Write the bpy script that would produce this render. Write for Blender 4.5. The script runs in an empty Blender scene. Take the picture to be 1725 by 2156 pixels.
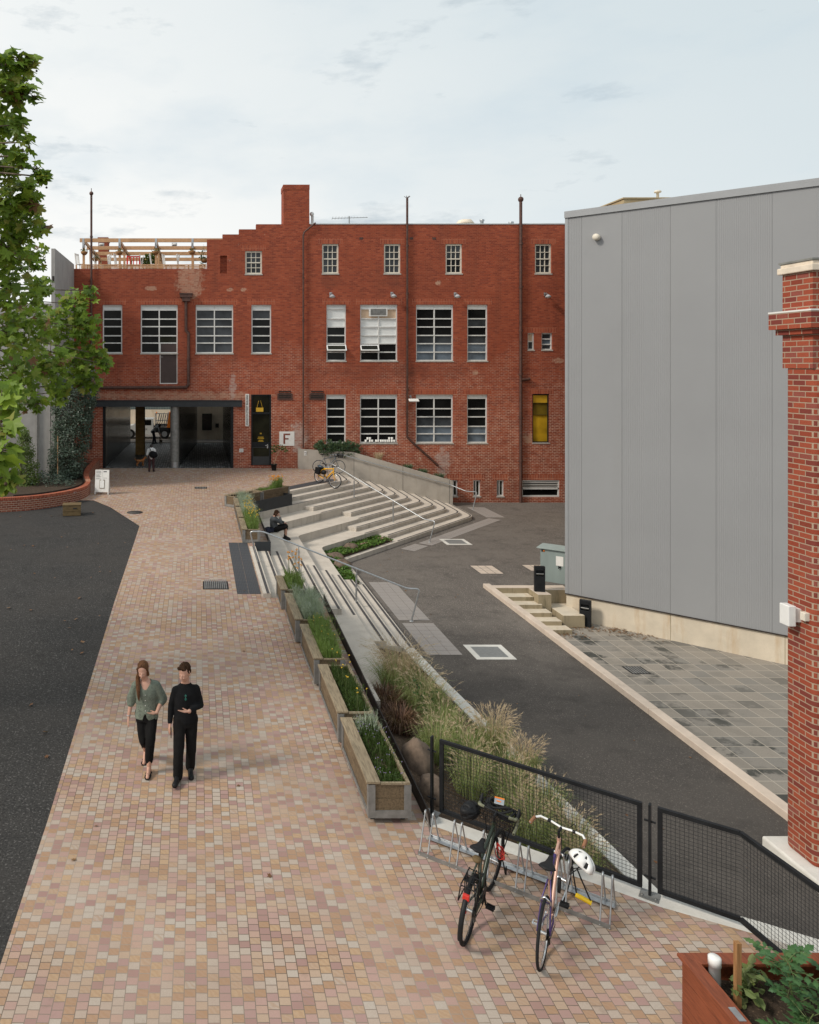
import bpy, bmesh, math, random
import numpy as np
from mathutils import Vector, Matrix, noise as mnoise

R = math.radians
random.seed(11)
SC = bpy.context.scene
COL = SC.collection

# ------------------------------------------------------------------ camera
CAMH, FPX, CX, CY = 6.25, 1600.0, 415.0, 774.0      # lens height (m); focal length, principal point in a 1725x2156 frame
cam_d = bpy.data.cameras.new("camera")
cam = bpy.data.objects.new("camera", cam_d)
COL.objects.link(cam)
cam.location = (0, 0, CAMH)
cam.rotation_euler = (R(90), 0, 0)
cam_d.sensor_width = 36
cam_d.sensor_fit = 'AUTO'
cam_d.lens = FPX / 2156.0 * 36
cam_d.shift_x = (862.5 - CX) / 2156.0
cam_d.shift_y = -(1078.0 - CY) / 2156.0
cam_d.clip_start = 0.1
cam_d.clip_end = 2000
SC.camera = cam

# ------------------------------------------------------------------ world, sun, exposure
SUN_AZ, SUN_EL = R(250), R(40)        # compass bearing (from +Y clockwise): from the left
world = bpy.data.worlds.new("World")
SC.world = world
world.use_nodes = True
wn, wl = world.node_tree.nodes, world.node_tree.links
wn.clear()
w_out = wn.new("ShaderNodeOutputWorld")
w_bg = wn.new("ShaderNodeBackground")
w_bg.inputs["Strength"].default_value = 0.1
sky = wn.new("ShaderNodeTexSky")
sky.sky_type = 'NISHITA'
sky.sun_disc = False
sky.sun_elevation = SUN_EL
sky.sun_rotation = SUN_AZ
w_tc = wn.new("ShaderNodeTexCoord")
w_map = wn.new("ShaderNodeMapping")
w_map.inputs["Scale"].default_value = (1.0, 1.0, 2.6)
w_map.inputs["Location"].default_value = (0.42, 0.1, 0.18)
w_n1 = wn.new("ShaderNodeTexNoise")
w_n1.inputs["Scale"].default_value = 3.3
w_n1.inputs["Detail"].default_value = 9
w_n1.inputs["Roughness"].default_value = 0.56
w_r1 = wn.new("ShaderNodeValToRGB")
w_r1.color_ramp.elements[0].position = 0.30
w_r1.color_ramp.elements[0].color = (0.72, 0.72, 0.72, 1)
w_r1.color_ramp.elements[1].position = 0.47
w_r1.color_ramp.elements[1].color = (1, 1, 1, 1)
w_n2 = wn.new("ShaderNodeTexNoise")
w_n2.inputs["Scale"].default_value = 1.6
w_n2.inputs["Detail"].default_value = 5
w_cl = wn.new("ShaderNodeValToRGB")
w_cl.color_ramp.elements[0].position = 0.3
w_cl.color_ramp.elements[0].color = (7.7, 8.1, 8.2, 1)
w_cl.color_ramp.elements[1].position = 0.62
w_cl.color_ramp.elements[1].color = (8.9, 8.9, 8.7, 1)
w_mix = wn.new("ShaderNodeMix")
w_mix.data_type = 'RGBA'
w_mix.inputs[6].default_value = (1, 1, 1, 1)
w_sk = wn.new("ShaderNodeMix")          # the blue seen through the gaps: Nishita lifted by thin cloud
w_sk.data_type = 'RGBA'
w_sk.inputs[0].default_value = 0.72
w_sk.inputs[7].default_value = (5.4, 6.8, 7.6, 1)
wl.new(w_tc.outputs["Generated"], w_map.inputs["Vector"])
wl.new(w_map.outputs["Vector"], w_n1.inputs["Vector"])
wl.new(w_map.outputs["Vector"], w_n2.inputs["Vector"])
wl.new(w_n1.outputs["Fac"], w_r1.inputs["Fac"])
wl.new(w_n2.outputs["Fac"], w_cl.inputs["Fac"])
w_sep = wn.new("ShaderNodeSeparateXYZ")           # cloud is thinner, so bluer, to the right and high up
wl.new(w_tc.outputs["Generated"], w_sep.inputs[0])
def w_math(op, a, b, clamp=False):
    n = wn.new("ShaderNodeMath"); n.operation = op; n.use_clamp = clamp
    for i, v in ((0, a), (1, b)):
        if isinstance(v, (int, float)): n.inputs[i].default_value = v
        else: wl.new(v, n.inputs[i])
    return n.outputs[0]
w_t = w_math('ADD', w_math('MULTIPLY', w_sep.outputs[0], 0.62), w_math('MULTIPLY', w_sep.outputs[2], 0.80))
w_t = w_math('MULTIPLY', w_math('ADD', w_t, -0.10), 1.5, True)
w_thin = wn.new("ShaderNodeMix"); w_thin.data_type = 'RGBA'
w_thin.inputs[7].default_value = (5.6, 6.45, 6.85, 1)
wl.new(w_t, w_thin.inputs[0])
wl.new(w_cl.outputs["Color"], w_thin.inputs[6])
w_map3 = wn.new("ShaderNodeMapping"); w_map3.inputs["Scale"].default_value = (1.0, 1.0, 3.4); w_map3.inputs["Location"].default_value = (2.3, .7, .4)
w_n3 = wn.new("ShaderNodeTexNoise"); w_n3.inputs["Scale"].default_value = 6.5; w_n3.inputs["Detail"].default_value = 7; w_n3.inputs["Roughness"].default_value = 0.62
w_r3 = wn.new("ShaderNodeValToRGB")
w_r3.color_ramp.elements[0].position = 0.57; w_r3.color_ramp.elements[0].color = (0, 0, 0, 1)
w_r3.color_ramp.elements[1].position = 0.76; w_r3.color_ramp.elements[1].color = (.8, .8, .8, 1)
w_wisp = wn.new("ShaderNodeMix"); w_wisp.data_type = 'RGBA'
w_wisp.inputs[7].default_value = (4.0, 4.75, 5.3, 1)
wl.new(w_tc.outputs["Generated"], w_map3.inputs["Vector"]); wl.new(w_map3.outputs["Vector"], w_n3.inputs["Vector"])
wl.new(w_n3.outputs["Fac"], w_r3.inputs["Fac"]); wl.new(w_r3.outputs["Color"], w_wisp.inputs[0])
wl.new(w_thin.outputs[2], w_wisp.inputs[6])
wl.new(sky.outputs["Color"], w_sk.inputs[6])
wl.new(w_r1.outputs["Color"], w_mix.inputs[0])
wl.new(w_sk.outputs[2], w_mix.inputs[6])
wl.new(w_wisp.outputs[2], w_mix.inputs[7])
wl.new(w_mix.outputs[2], w_bg.inputs["Color"])
wl.new(w_bg.outputs["Background"], w_out.inputs["Surface"])

sun_d = bpy.data.lights.new("sun", 'SUN')
sun_d.energy = 2.3
sun_d.angle = R(11)
sun_d.color = (1.0, 0.93, 0.82)
sun = bpy.data.objects.new("sun", sun_d)
COL.objects.link(sun)
_sd = Vector((math.sin(SUN_AZ) * math.cos(SUN_EL), math.cos(SUN_AZ) * math.cos(SUN_EL), math.sin(SUN_EL)))
sun.rotation_euler = (-_sd).to_track_quat('-Z', 'Y').to_euler()

SC.view_settings.view_transform = 'Standard'
SC.view_settings.look = 'None'
SC.view_settings.exposure = 0.15
SC.view_settings.gamma = 1.0
SC.cycles.max_bounces = 6
SC.cycles.use_denoising = True

# ------------------------------------------------------------------ placing helpers
LANE_Y = [0, 10.5, 19, 25, 33, 38, 41.2, 48, 70]
LANE_Z = [0, .015, .40, .49, .66, .69, .816, .86, .92]
def zl(y):
    return float(np.interp(y, LANE_Y, LANE_Z))
ZR = -1.05      # road
ZC = -1.83      # sunken court
YF = 41.2       # brick front
def at(x, y, Y):
    return Vector(((x - CX) * Y / FPX, Y, CAMH - (y - CY) * Y / FPX))
def G(x, y, z):
    Y = FPX * (CAMH - z) / (y - CY)
    return Vector(((x - CX) * Y / FPX, Y, z))
def GL(x, y):
    z = 0.3
    for _ in range(12):
        p = G(x, y, z)
        z = zl(p.y)
    return Vector((p.x, p.y, z))
def FA(zx, zy):     # a spot on the brick front, as (X, Z)
    x, y = zx / 1.568 / 1.782, (600 + zy / 1.568) / 1.782
    return ((x - CX) * YF / FPX, CAMH - (y - CY) * YF / FPX)
def FB(zx, zy):
    x, y = (900 + zx / 1.327) / 1.782, (640 + zy / 1.327) / 1.782
    return ((x - CX) * YF / FPX, CAMH - (y - CY) * YF / FPX)

# ------------------------------------------------------------------ objects
def tag(o, label=None, cat=None, group=None, kind=None):
    if label: o["label"] = label
    if cat: o["category"] = cat
    if group: o["group"] = group
    if kind: o["kind"] = kind
    return o
def empty(name, loc, rz=0.0, label=None, cat=None, group=None):
    o = bpy.data.objects.new(name, None)
    COL.objects.link(o)
    o.location = loc
    o.rotation_euler = (0, 0, rz)
    o.empty_display_size = 0.1
    return tag(o, label, cat, group)
def children(o):
    return [c for c in o.children]
def copy_tree(o, parent=None):
    c = o.copy()
    COL.objects.link(c)
    if parent is not None:
        c.parent = parent
    for ch in list(o.children):
        copy_tree(ch, c)
    return c

class MB:
    """collects shapes; build() links them as one mesh object"""
    def __init__(s):
        s.v, s.f, s.m, s.sm = [], [], [], []
        s.mi = 0
        s.smooth = False
    def add(s, vs, fs):
        b = len(s.v)
        s.v += [tuple(p) for p in vs]
        for f in fs:
            s.f.append([b + i for i in f])
            s.m.append(s.mi)
            s.sm.append(s.smooth)
        return s
    def quad(s, a, b, c, d):
        return s.add([a, b, c, d], [(0, 1, 2, 3)])
    def box(s, x0, x1, y0, y1, z0, z1, M=None):
        vs = [Vector(p) for p in ((x0, y0, z0), (x1, y0, z0), (x1, y1, z0), (x0, y1, z0), (x0, y0, z1), (x1, y0, z1), (x1, y1, z1), (x0, y1, z1))]
        if M is not None:
            vs = [M @ p for p in vs]
        return s.add(vs, [(3, 2, 1, 0), (4, 5, 6, 7), (0, 1, 5, 4), (1, 2, 6, 5), (2, 3, 7, 6), (3, 0, 4, 7)])
    def cbox(s, c, d, M=None):
        c = Vector(c)
        return s.box(c.x - d[0] / 2, c.x + d[0] / 2, c.y - d[1] / 2, c.y + d[1] / 2, c.z - d[2] / 2, c.z + d[2] / 2, M)
    def bar(s, a, b, w, h, up=(0, 0, 1)):
        """a rectangular bar from a to b, w across, h along up"""
        a, b = Vector(a), Vector(b)
        t = (b - a)
        L = t.length
        t.normalize()
        u = Vector(up)
        side = t.cross(u)
        if side.length < 1e-5:
            side = t.cross(Vector((1, 0, 0)))
        side.normalize()
        u = side.cross(t).normalized()
        M = Matrix((( side.x, t.x, u.x, a.x), (side.y, t.y, u.y, a.y), (side.z, t.z, u.z, a.z), (0, 0, 0, 1)))
        return s.box(-w / 2, w / 2, 0, L, -h / 2, h / 2, M)
    def tube(s, pts, r, n=8, closed=False, caps=True):
        pts = [Vector(p) for p in pts]
        rs = r if isinstance(r, (list, tuple)) else [r] * len(pts)
        m = len(pts)
        rings = []
        prev = None
        for i, p in enumerate(pts):
            if closed:
                t = (pts[(i + 1) % m] - pts[i - 1])
            elif i == 0:
                t = pts[1] - pts[0]
            elif i == m - 1:
                t = pts[-1] - pts[-2]
            else:
                t = (pts[i + 1] - p).normalized() + (p - pts[i - 1]).normalized()
            if t.length < 1e-9:
                t = Vector((0, 0, 1))
            t.normalize()
            if prev is None:
                a = Vector((0, 0, 1)) if abs(t.z) < 0.9 else Vector((1, 0, 0))
                u = t.cross(a).normalized()
            else:
                u = prev - t * prev.dot(t)
                if u.length < 1e-6:
                    u = t.orthogonal()
                u.normalize()
            prev = u
            w = t.cross(u)
            k = 1.0
            if 0 < i < m - 1 and not closed:
                d = (pts[i + 1] - p).normalized().dot((p - pts[i - 1]).normalized())
                k = 1 / max(0.6, math.sqrt(max(0.05, (1 + d) / 2)))
            rings.append([p + (u * math.cos(2 * math.pi * j / n) + w * math.sin(2 * math.pi * j / n)) * rs[i] * (k if n > 4 else 1) for j in range(n)])
        vs = [q for rg in rings for q in rg]
        fs = []
        mm = m if closed else m - 1
        for i in range(mm):
            i2 = (i + 1) % m
            for j in range(n):
                j2 = (j + 1) % n
                fs.append((i * n + j, i * n + j2, i2 * n + j2, i2 * n + j))
        old = s.smooth
        s.smooth = n > 4
        s.add(vs, fs)
        s.smooth = old
        if caps and not closed:
            s.add(rings[0], [tuple(reversed(range(n)))])
            s.add(rings[-1], [tuple(range(n))])
        return s
    def lathe(s, prof, c=(0, 0, 0), n=16, M=None, caps=True):
        c = Vector(c)
        vs, fs = [], []
        for (r, z) in prof:
            for j in range(n):
                a = 2 * math.pi * j / n
                p = Vector((r * math.cos(a), r * math.sin(a), z))
                if M is not None:
                    p = M @ p
                vs.append(p + c)
        for i in range(len(prof) - 1):
            for j in range(n):
                j2 = (j + 1) % n
                fs.append((i * n + j, i * n + j2, (i + 1) * n + j2, (i + 1) * n + j))
        old = s.smooth
        s.smooth = True
        s.add(vs, fs)
        s.smooth = old
        if caps:
            s.add(vs[:n], [tuple(reversed(range(n)))])
            s.add(vs[-n:], [tuple(range(n))])
        return s
    def prism(s, poly, z0, z1):
        """poly: list of (x, y), counter-clockwise; z0/z1 numbers or functions of (x, y)"""
        a = sum(poly[i][0] * poly[(i + 1) % len(poly)][1] - poly[(i + 1) % len(poly)][0] * poly[i][1] for i in range(len(poly)))
        if a < 0:
            poly = list(reversed(poly))
        n = len(poly)
        g0 = z0 if callable(z0) else (lambda x, y: z0)
        g1 = z1 if callable(z1) else (lambda x, y: z1)
        lo = [(x, y, g0(x, y)) for x, y in poly]
        hi = [(x, y, g1(x, y)) for x, y in poly]
        s.add(hi, [tuple(range(n))])
        s.add(lo, [tuple(reversed(range(n)))])
        for i in range(n):
            j = (i + 1) % n
            s.add([lo[i], lo[j], hi[j], hi[i]], [(0, 1, 2, 3)])
        return s
    def ball(s, c, r, n=10, M=None):
        c = Vector(c)
        rr = r if isinstance(r, (tuple, list)) else (r, r, r)
        vs, fs = [], []
        for i in range(n + 1):
            th = math.pi * i / n
            for j in range(n):
                ph = 2 * math.pi * j / n
                p = Vector((rr[0] * math.sin(th) * math.cos(ph), rr[1] * math.sin(th) * math.sin(ph), -rr[2] * math.cos(th)))
                if M is not None:
                    p = M @ p
                vs.append(p + c)
        for i in range(n):
            for j in range(n):
                j2 = (j + 1) % n
                fs.append((i * n + j, i * n + j2, (i + 1) * n + j2, (i + 1) * n + j))
        old = s.smooth
        s.smooth = True
        s.add(vs, fs)
        s.smooth = old
        return s
    def capsule(s, a, b, ra, rb, n=10):
        a, b = Vector(a), Vector(b)
        t = (b - a).normalized() if (b - a).length > 1e-6 else Vector((0, 0, 1))
        pts, rs = [], []
        for th in (80, 55, 25):
            pts.append(a - t * ra * math.sin(R(th))); rs.append(ra * math.cos(R(th)))
        pts.append(a); rs.append(ra)
        pts.append(b); rs.append(rb)
        for th in (25, 55, 80):
            pts.append(b + t * rb * math.sin(R(th))); rs.append(rb * math.cos(R(th)))
        return s.tube(pts, rs, n)
    def loft(s, rings, caps=True):
        n = len(rings[0])
        vs = [p for r in rings for p in r]
        fs = []
        for i in range(len(rings) - 1):
            for j in range(n):
                j2 = (j + 1) % n
                fs.append((i * n + j, i * n + j2, (i + 1) * n + j2, (i + 1) * n + j))
        s.add(vs, fs)
        if caps:
            s.add(rings[0], [tuple(reversed(range(n)))])
            s.add(rings[-1], [tuple(range(n))])
        return s
    def mesh(s, name):
        me = bpy.data.meshes.new(name)
        me.from_pydata(s.v, [], s.f)
        me.polygons.foreach_set("material_index", s.m)
        me.polygons.foreach_set("use_smooth", s.sm)
        me.update()
        return me
    def build(s, name, mats, parent=None, bevel=0.0, loc=None, label=None, cat=None, group=None, kind=None):
        me = s.mesh(name)
        for m in (mats if isinstance(mats, (list, tuple)) else [mats]):
            me.materials.append(m)
        o = bpy.data.objects.new(name, me)
        COL.objects.link(o)
        if parent is not None:
            o.parent = parent
        if loc is not None:
            o.location = loc
        if bevel:
            b = o.modifiers.new("bevel", 'BEVEL')
            b.width = bevel
            b.segments = 2
            b.limit_method = 'ANGLE'
            b.angle_limit = R(40)
        return tag(o, label, cat, group, kind)

def remeshed(mb, voxel, smooth=4, fac=0.5):
    """one continuous skin round all shapes in mb"""
    me = mb.mesh("skin_source")
    o = bpy.data.objects.new("skin_source", me)
    COL.objects.link(o)
    m = o.modifiers.new("r", 'REMESH')
    m.mode = 'VOXEL'
    m.voxel_size = voxel
    if smooth:
        q = o.modifiers.new("s", 'SMOOTH')
        q.factor = fac
        q.iterations = smooth
    dg = bpy.context.evaluated_depsgraph_get()
    out = bpy.data.meshes.new_from_object(o.evaluated_get(dg))
    bpy.data.objects.remove(o)
    bpy.data.meshes.remove(me)
    out.polygons.foreach_set("use_smooth", [True] * len(out.polygons))
    return out
def mesh_obj(name, me, mats, parent=None, **kw):
    me.materials.clear()
    for m in (mats if isinstance(mats, (list, tuple)) else [mats]):
        me.materials.append(m)
    me.name = name
    o = bpy.data.objects.new(name, me)
    COL.objects.link(o)
    if parent is not None:
        o.parent = parent
    return tag(o, **kw)

def text_mesh(name, txt, size, mat, parent, M, align='CENTER', thick=0.002, bold=0.0, width=None):
    cu = bpy.data.curves.new("lettering", 'FONT')
    cu.body = txt
    cu.size = size
    cu.extrude = thick
    cu.offset = bold
    cu.align_x = align
    cu.align_y = 'CENTER'
    cu.resolution_u = 3
    o = bpy.data.objects.new("lettering", cu)
    COL.objects.link(o)
    dg = bpy.context.evaluated_depsgraph_get()
    me = bpy.data.meshes.new_from_object(o.evaluated_get(dg))
    bpy.data.objects.remove(o)
    if width:
        xs = [v.co.x for v in me.vertices]
        k = width / (max(xs) - min(xs))
        for v in me.vertices:
            v.co.x *= k
    me.transform(M)
    return mesh_obj(name, me, mat, parent)
UPRIGHT = Matrix.Rotation(R(90), 4, 'X')     # lettering standing up, facing -Y

# ================================================================== materials
class NT:
    def __init__(s, name, rough=0.7, metal=0.0, spec=0.5):
        s.m = bpy.data.materials.new(name)
        s.m.use_nodes = True
        s.n, s.l = s.m.node_tree.nodes, s.m.node_tree.links
        s.b = s.n["Principled BSDF"]
        s.b.inputs["Roughness"].default_value = rough
        s.b.inputs["Metallic"].default_value = metal
        s.b.inputs["Specular IOR Level"].default_value = spec
        s.tc = s.n.new("ShaderNodeTexCoord").outputs["Object"]
    def link(s, a, b):
        s.l.new(a, b)
    def set(s, sock, val):
        if hasattr(val, "links") or isinstance(val, bpy.types.NodeSocket):
            s.l.new(val, sock)
        elif isinstance(val, (tuple, list)):
            sock.default_value = tuple(val) + (1,) if len(val) == 3 and len(sock.default_value) == 4 else val
        else:
            sock.default_value = val
    def noise(s, scale, detail=4, rough=0.55, vec=None, dim=None):
        n = s.n.new("ShaderNodeTexNoise")
        n.inputs["Scale"].default_value = scale
        n.inputs["Detail"].default_value = detail
        n.inputs["Roughness"].default_value = rough
        s.link(vec or s.tc, n.inputs["Vector"])
        return n.outputs["Fac"]
    def voro(s, scale, vec=None, out="Distance", rnd=1.0):
        n = s.n.new("ShaderNodeTexVoronoi")
        n.inputs["Scale"].default_value = scale
        n.inputs["Randomness"].default_value = rnd
        s.link(vec or s.tc, n.inputs["Vector"])
        return n.outputs[out]
    def wave(s, scale, dist=0.0, axis='X', detail=2, vec=None, profile='SIN'):
        n = s.n.new("ShaderNodeTexWave")
        n.bands_direction = axis
        n.wave_profile = profile
        n.inputs["Scale"].default_value = scale
        n.inputs["Distortion"].default_value = dist
        n.inputs["Detail"].default_value = detail
        s.link(vec or s.tc, n.inputs["Vector"])
        return n.outputs["Fac"]
    def ramp(s, fac, stops, const=False):
        n = s.n.new("ShaderNodeValToRGB")
        n.color_ramp.interpolation = 'CONSTANT' if const else 'LINEAR'
        el = n.color_ramp.elements
        while len(el) > 1:
            el.remove(el[-1])
        for i, (p, c) in enumerate(stops):
            e = el[0] if i == 0 else el.new(p)
            e.position = p
            c = (c, c, c) if not isinstance(c, (tuple, list)) else c
            e.color = (c[0], c[1], c[2], 1)
        s.set(n.inputs["Fac"], fac)
        return n.outputs["Color"]
    def mix(s, fac, a, b, mode='MIX'):
        n = s.n.new("ShaderNodeMix")
        n.data_type = 'RGBA'
        n.blend_type = mode
        s.set(n.inputs[0], fac)
        s.set(n.inputs[6], a)
        s.set(n.inputs[7], b)
        return n.outputs[2]
    def math(s, op, a, b=0.0, c=0.0, clamp=False):
        n = s.n.new("ShaderNodeMath")
        n.operation = op
        n.use_clamp = clamp
        s.set(n.inputs[0], a)
        s.set(n.inputs[1], b)
        s.set(n.inputs[2], c)
        return n.outputs[0]
    def xyz(s, vec=None):
        n = s.n.new("ShaderNodeSeparateXYZ")
        s.link(vec or s.tc, n.inputs[0])
        return n.outputs
    def comb(s, x, y, z):
        n = s.n.new("ShaderNodeCombineXYZ")
        s.set(n.inputs[0], x); s.set(n.inputs[1], y); s.set(n.inputs[2], z)
        return n.outputs[0]
    def vscale(s, v, vec=None):
        n = s.n.new("ShaderNodeMapping")
        n.inputs["Scale"].default_value = v
        s.link(vec or s.tc, n.inputs["Vector"])
        return n.outputs[0]
    def rot(s, ang, vec=None, sc=(1, 1, 1)):
        n = s.n.new("ShaderNodeMapping")
        n.inputs["Rotation"].default_value = ang
        n.inputs["Scale"].default_value = sc
        s.link(vec or s.tc, n.inputs["Vector"])
        return n.outputs[0]
    def brick(s, vec, w, h, mortar, off=0.5, smooth=0.1, squash=1.0, sqf=2):
        n = s.n.new("ShaderNodeTexBrick")
        n.inputs["Color1"].default_value = (0, 0, 0, 1)
        n.inputs["Color2"].default_value = (1, 1, 1, 1)
        n.inputs["Mortar"].default_value = (0, 0, 0, 1)
        n.inputs["Scale"].default_value = 1
        n.inputs["Mortar Size"].default_value = mortar
        n.inputs["Mortar Smooth"].default_value = smooth
        n.inputs["Bias"].default_value = 0
        n.inputs["Brick Width"].default_value = w
        n.inputs["Row Height"].default_value = h
        n.offset = off
        n.squash = squash
        n.squash_frequency = sqf
        s.link(vec, n.inputs["Vector"])
        return n.outputs["Color"], n.outputs["Fac"]
    def bump(s, h, strength=0.3, dist=0.01):
        n = s.n.new("ShaderNodeBump")
        n.inputs["Strength"].default_value = strength
        n.inputs["Distance"].default_value = dist
        s.link(h, n.inputs["Height"])
        s.link(n.outputs["Normal"], s.b.inputs["Normal"])
    def col(s, c):
        s.set(s.b.inputs["Base Color"], c)
        return s
    def done(s):
        return s.m

def plain(name, c, rough=0.6, metal=0.0, var=0.18, scale=5.0, bump=0.0, bscale=60, spec=0.5, speck=0.0, streak=False):
    t = NT(name, rough, metal, spec)
    v = t.vscale((1, 1, 0.15)) if streak else None
    f = t.noise(scale, 5, 0.6, v)
    lo = tuple(x * (1 - var) for x in c)
    hi = tuple(min(1, x * (1 + var)) for x in c)
    k = t.ramp(f, [(0.3, lo), (0.7, hi)])
    if speck:
        k = t.mix(t.ramp(t.noise(bscale * 1.5, 2), [(0.42, 1), (0.5, 0)]), k, tuple(x * (1 - speck) for x in c))
    t.col(k)
    if bump:
        t.bump(t.noise(bscale, 4), bump, 0.01)
    return t.done()

def brickwork(name, cols, mortar_hi, mortar_lo=None, zmid=0.0, zspan=2.0, rot=False, w=0.24, h=0.087, m=0.011, dirt=0.25, wear=None, bumpy=0.5, streak=0.0, spots=()):
    t = NT(name, 0.85, 0, 0.25)
    x, y, z = t.xyz()
    u = t.math('ADD', x, y)
    vec = t.comb(z, u, 0) if rot else t.comb(u, z, 0)
    rnd, fac = t.brick(vec, w, h, m, off=0.0 if rot else 0.5)
    n = len(cols)
    base = t.ramp(rnd, [(i / n, c) for i, c in enumerate(cols)], const=True)
    big = t.noise(0.35, 4, 0.6)
    base = t.mix(t.ramp(big, [(0.35, 0.0), (0.7, dirt)]), base, tuple(0.45 * k for k in cols[0]))
    if streak:
        sv = t.noise(1.5, 5, .65, t.vscale((1, 1, .13)))
        base = t.mix(t.ramp(sv, [(.5, 0), (.72, streak)]), base, (.11, .038, .026))
    fine = t.noise(45, 3)
    base = t.mix(t.ramp(fine, [(0.3, 0.0), (0.75, 0.45)]), base, tuple(0.62 * k for k in cols[0]))
    if mortar_lo is None:
        mo = mortar_hi
    else:
        k = t.math('ADD', z, t.math('MULTIPLY', t.noise(0.55, 5, 0.65), -2.2 * zspan))
        k = t.math('SUBTRACT', zmid - 1.1 * zspan, k)
        k = t.math('DIVIDE', k, zspan, clamp=True)
        k = t.math('MULTIPLY', k, t.ramp(t.noise(3.5, 3), [(0.35, 0.25), (0.6, 1.0)]), clamp=True)
        mo = t.mix(k, mortar_hi, mortar_lo)
    c = t.mix(fac, base, mo)
    if wear:
        c = t.mix(t.ramp(t.noise(wear[1], 6, 0.7), [(wear[2], 0.0), (wear[2] + 0.03, wear[3])]), c, wear[0])
    if spots:       # spots where paint or an old abutment has come away from the wall
        nz = t.math('MULTIPLY', t.math('SUBTRACT', t.noise(3.2, 7, .75), .5), 4.5)
        for (px_, pz_), (rx_, rz_), pc, pa in spots:
            dx = t.math('DIVIDE', t.math('SUBTRACT', x, px_), rx_)
            dz = t.math('DIVIDE', t.math('SUBTRACT', z, pz_), rz_)
            kk = t.math('SUBTRACT', 1.0, t.math('ADD', t.math('MULTIPLY', dx, dx), t.math('MULTIPLY', dz, dz)))
            kk = t.math('MULTIPLY', t.math('ADD', kk, nz), 1.8, clamp=True)
            kk = t.math('MULTIPLY', kk, t.math('MULTIPLY', t.math('GREATER_THAN', kk, .02), pa))
            kk = t.math('MULTIPLY', kk, t.math('LESS_THAN', t.math('ADD', t.math('MULTIPLY', dx, dx), t.math('MULTIPLY', dz, dz)), 3.0))
            c = t.mix(kk, c, t.mix(.45, c, pc) if pa < .5 else t.mix(t.math('MULTIPLY', rnd, .6), pc, c))
    t.col(c)
    t.bump(t.math('SUBTRACT', t.math('MULTIPLY', fine, 0.35), fac), bumpy, 0.012)
    return t.done()

M = {}
RED = [(.37, .080, .039), (.41, .096, .046), (.31, .066, .036), (.45, .112, .056), (.26, .057, .034), (.385, .086, .042)]
PALE, GREYW, SOOT = (.52, .34, .24), (.50, .44, .40), (.09, .04, .03)
SPOTS = [(FA(1118, 715), (.8, 1.1), PALE, .6), (FA(890, 755), (.35, .13), PALE, .7), (FA(1350, 765), (.2, .12), PALE, .8), (FA(1435, 765), (.2, .14), PALE, .8), (FA(1000, 1388), (6.5, .26), PALE, .55),
         (FA(1370, 1335), (.22, .7), GREYW, .52), (FB(990, 560), (.2, .14), PALE, .8), (FB(1172, 1005), (.22, .14), PALE, .8), (FB(1585, 945), (.35, .16), PALE, .7), (FB(1012, 1450), (.45, .8), GREYW, .55),
         (FB(290, 1330), (.5, .9), GREYW, .6), (FB(1440, 1335), (.35, .3), PALE, .8), (FB(660, 1000), (3.0, .5), SOOT, .45), (FB(970, 1000), (2.2, .5), SOOT, .45), (FB(1330, 1600), (1.2, .8), SOOT, .4), (FB(450, 545), (.7, .5), SOOT, .45), (FB(760, 545), (.7, .5), SOOT, .45), (FA(660, 1180), (1.2, .5), SOOT, .45), (FA(1260, 1180), (1.4, .5), SOOT, .45)]
M['brick_front'] = brickwork("red_brick_front", RED, (.29, .088, .050), (.60, .40, .30), zmid=7.6, zspan=4.6, dirt=0.5, wear=((.56, .42, .31), 1.25, 0.69, 0.7), streak=.5, spots=SPOTS)
M['brick_soldier'] = brickwork("red_brick_soldier", RED, (.40, .145, .085), (.56, .29, .19), zmid=5, zspan=4, rot=True, dirt=0.3)
M['brick_pale'] = brickwork("worn_brick_patch", [(.40, .17, .10), (.46, .23, .15), (.34, .12, .07), (.50, .29, .20)], (.52, .40, .30), dirt=0.2)
M['brick_pier'] = brickwork("red_brick_pier", [(.315, .064, .034), (.35, .075, .039), (.25, .052, .031), (.38, .088, .046), (.29, .085, .064), (.20, .046, .037)], (.40, .29, .21), w=0.228, h=0.082, m=0.008, dirt=0.2, bumpy=0.9)
M['brick_planter'] = brickwork("red_brick_low_wall", [(.26, .07, .045), (.30, .085, .05), (.22, .055, .035), (.34, .11, .07)], (.42, .30, .22), h=0.083, dirt=0.3, wear=((.62, .58, .56), 1.7, 0.66, 0.8))
M['brick_yellow'] = brickwork("yellow_brick", [(.34, .20, .06), (.38, .23, .08), (.28, .16, .05)], (.22, .15, .08), dirt=0.4)
M['brick_tan'] = brickwork("tan_block", [(.47, .37, .22), (.50, .40, .25), (.44, .33, .19)], (.40, .31, .19), w=0.4, h=0.2, dirt=0.1)

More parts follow.
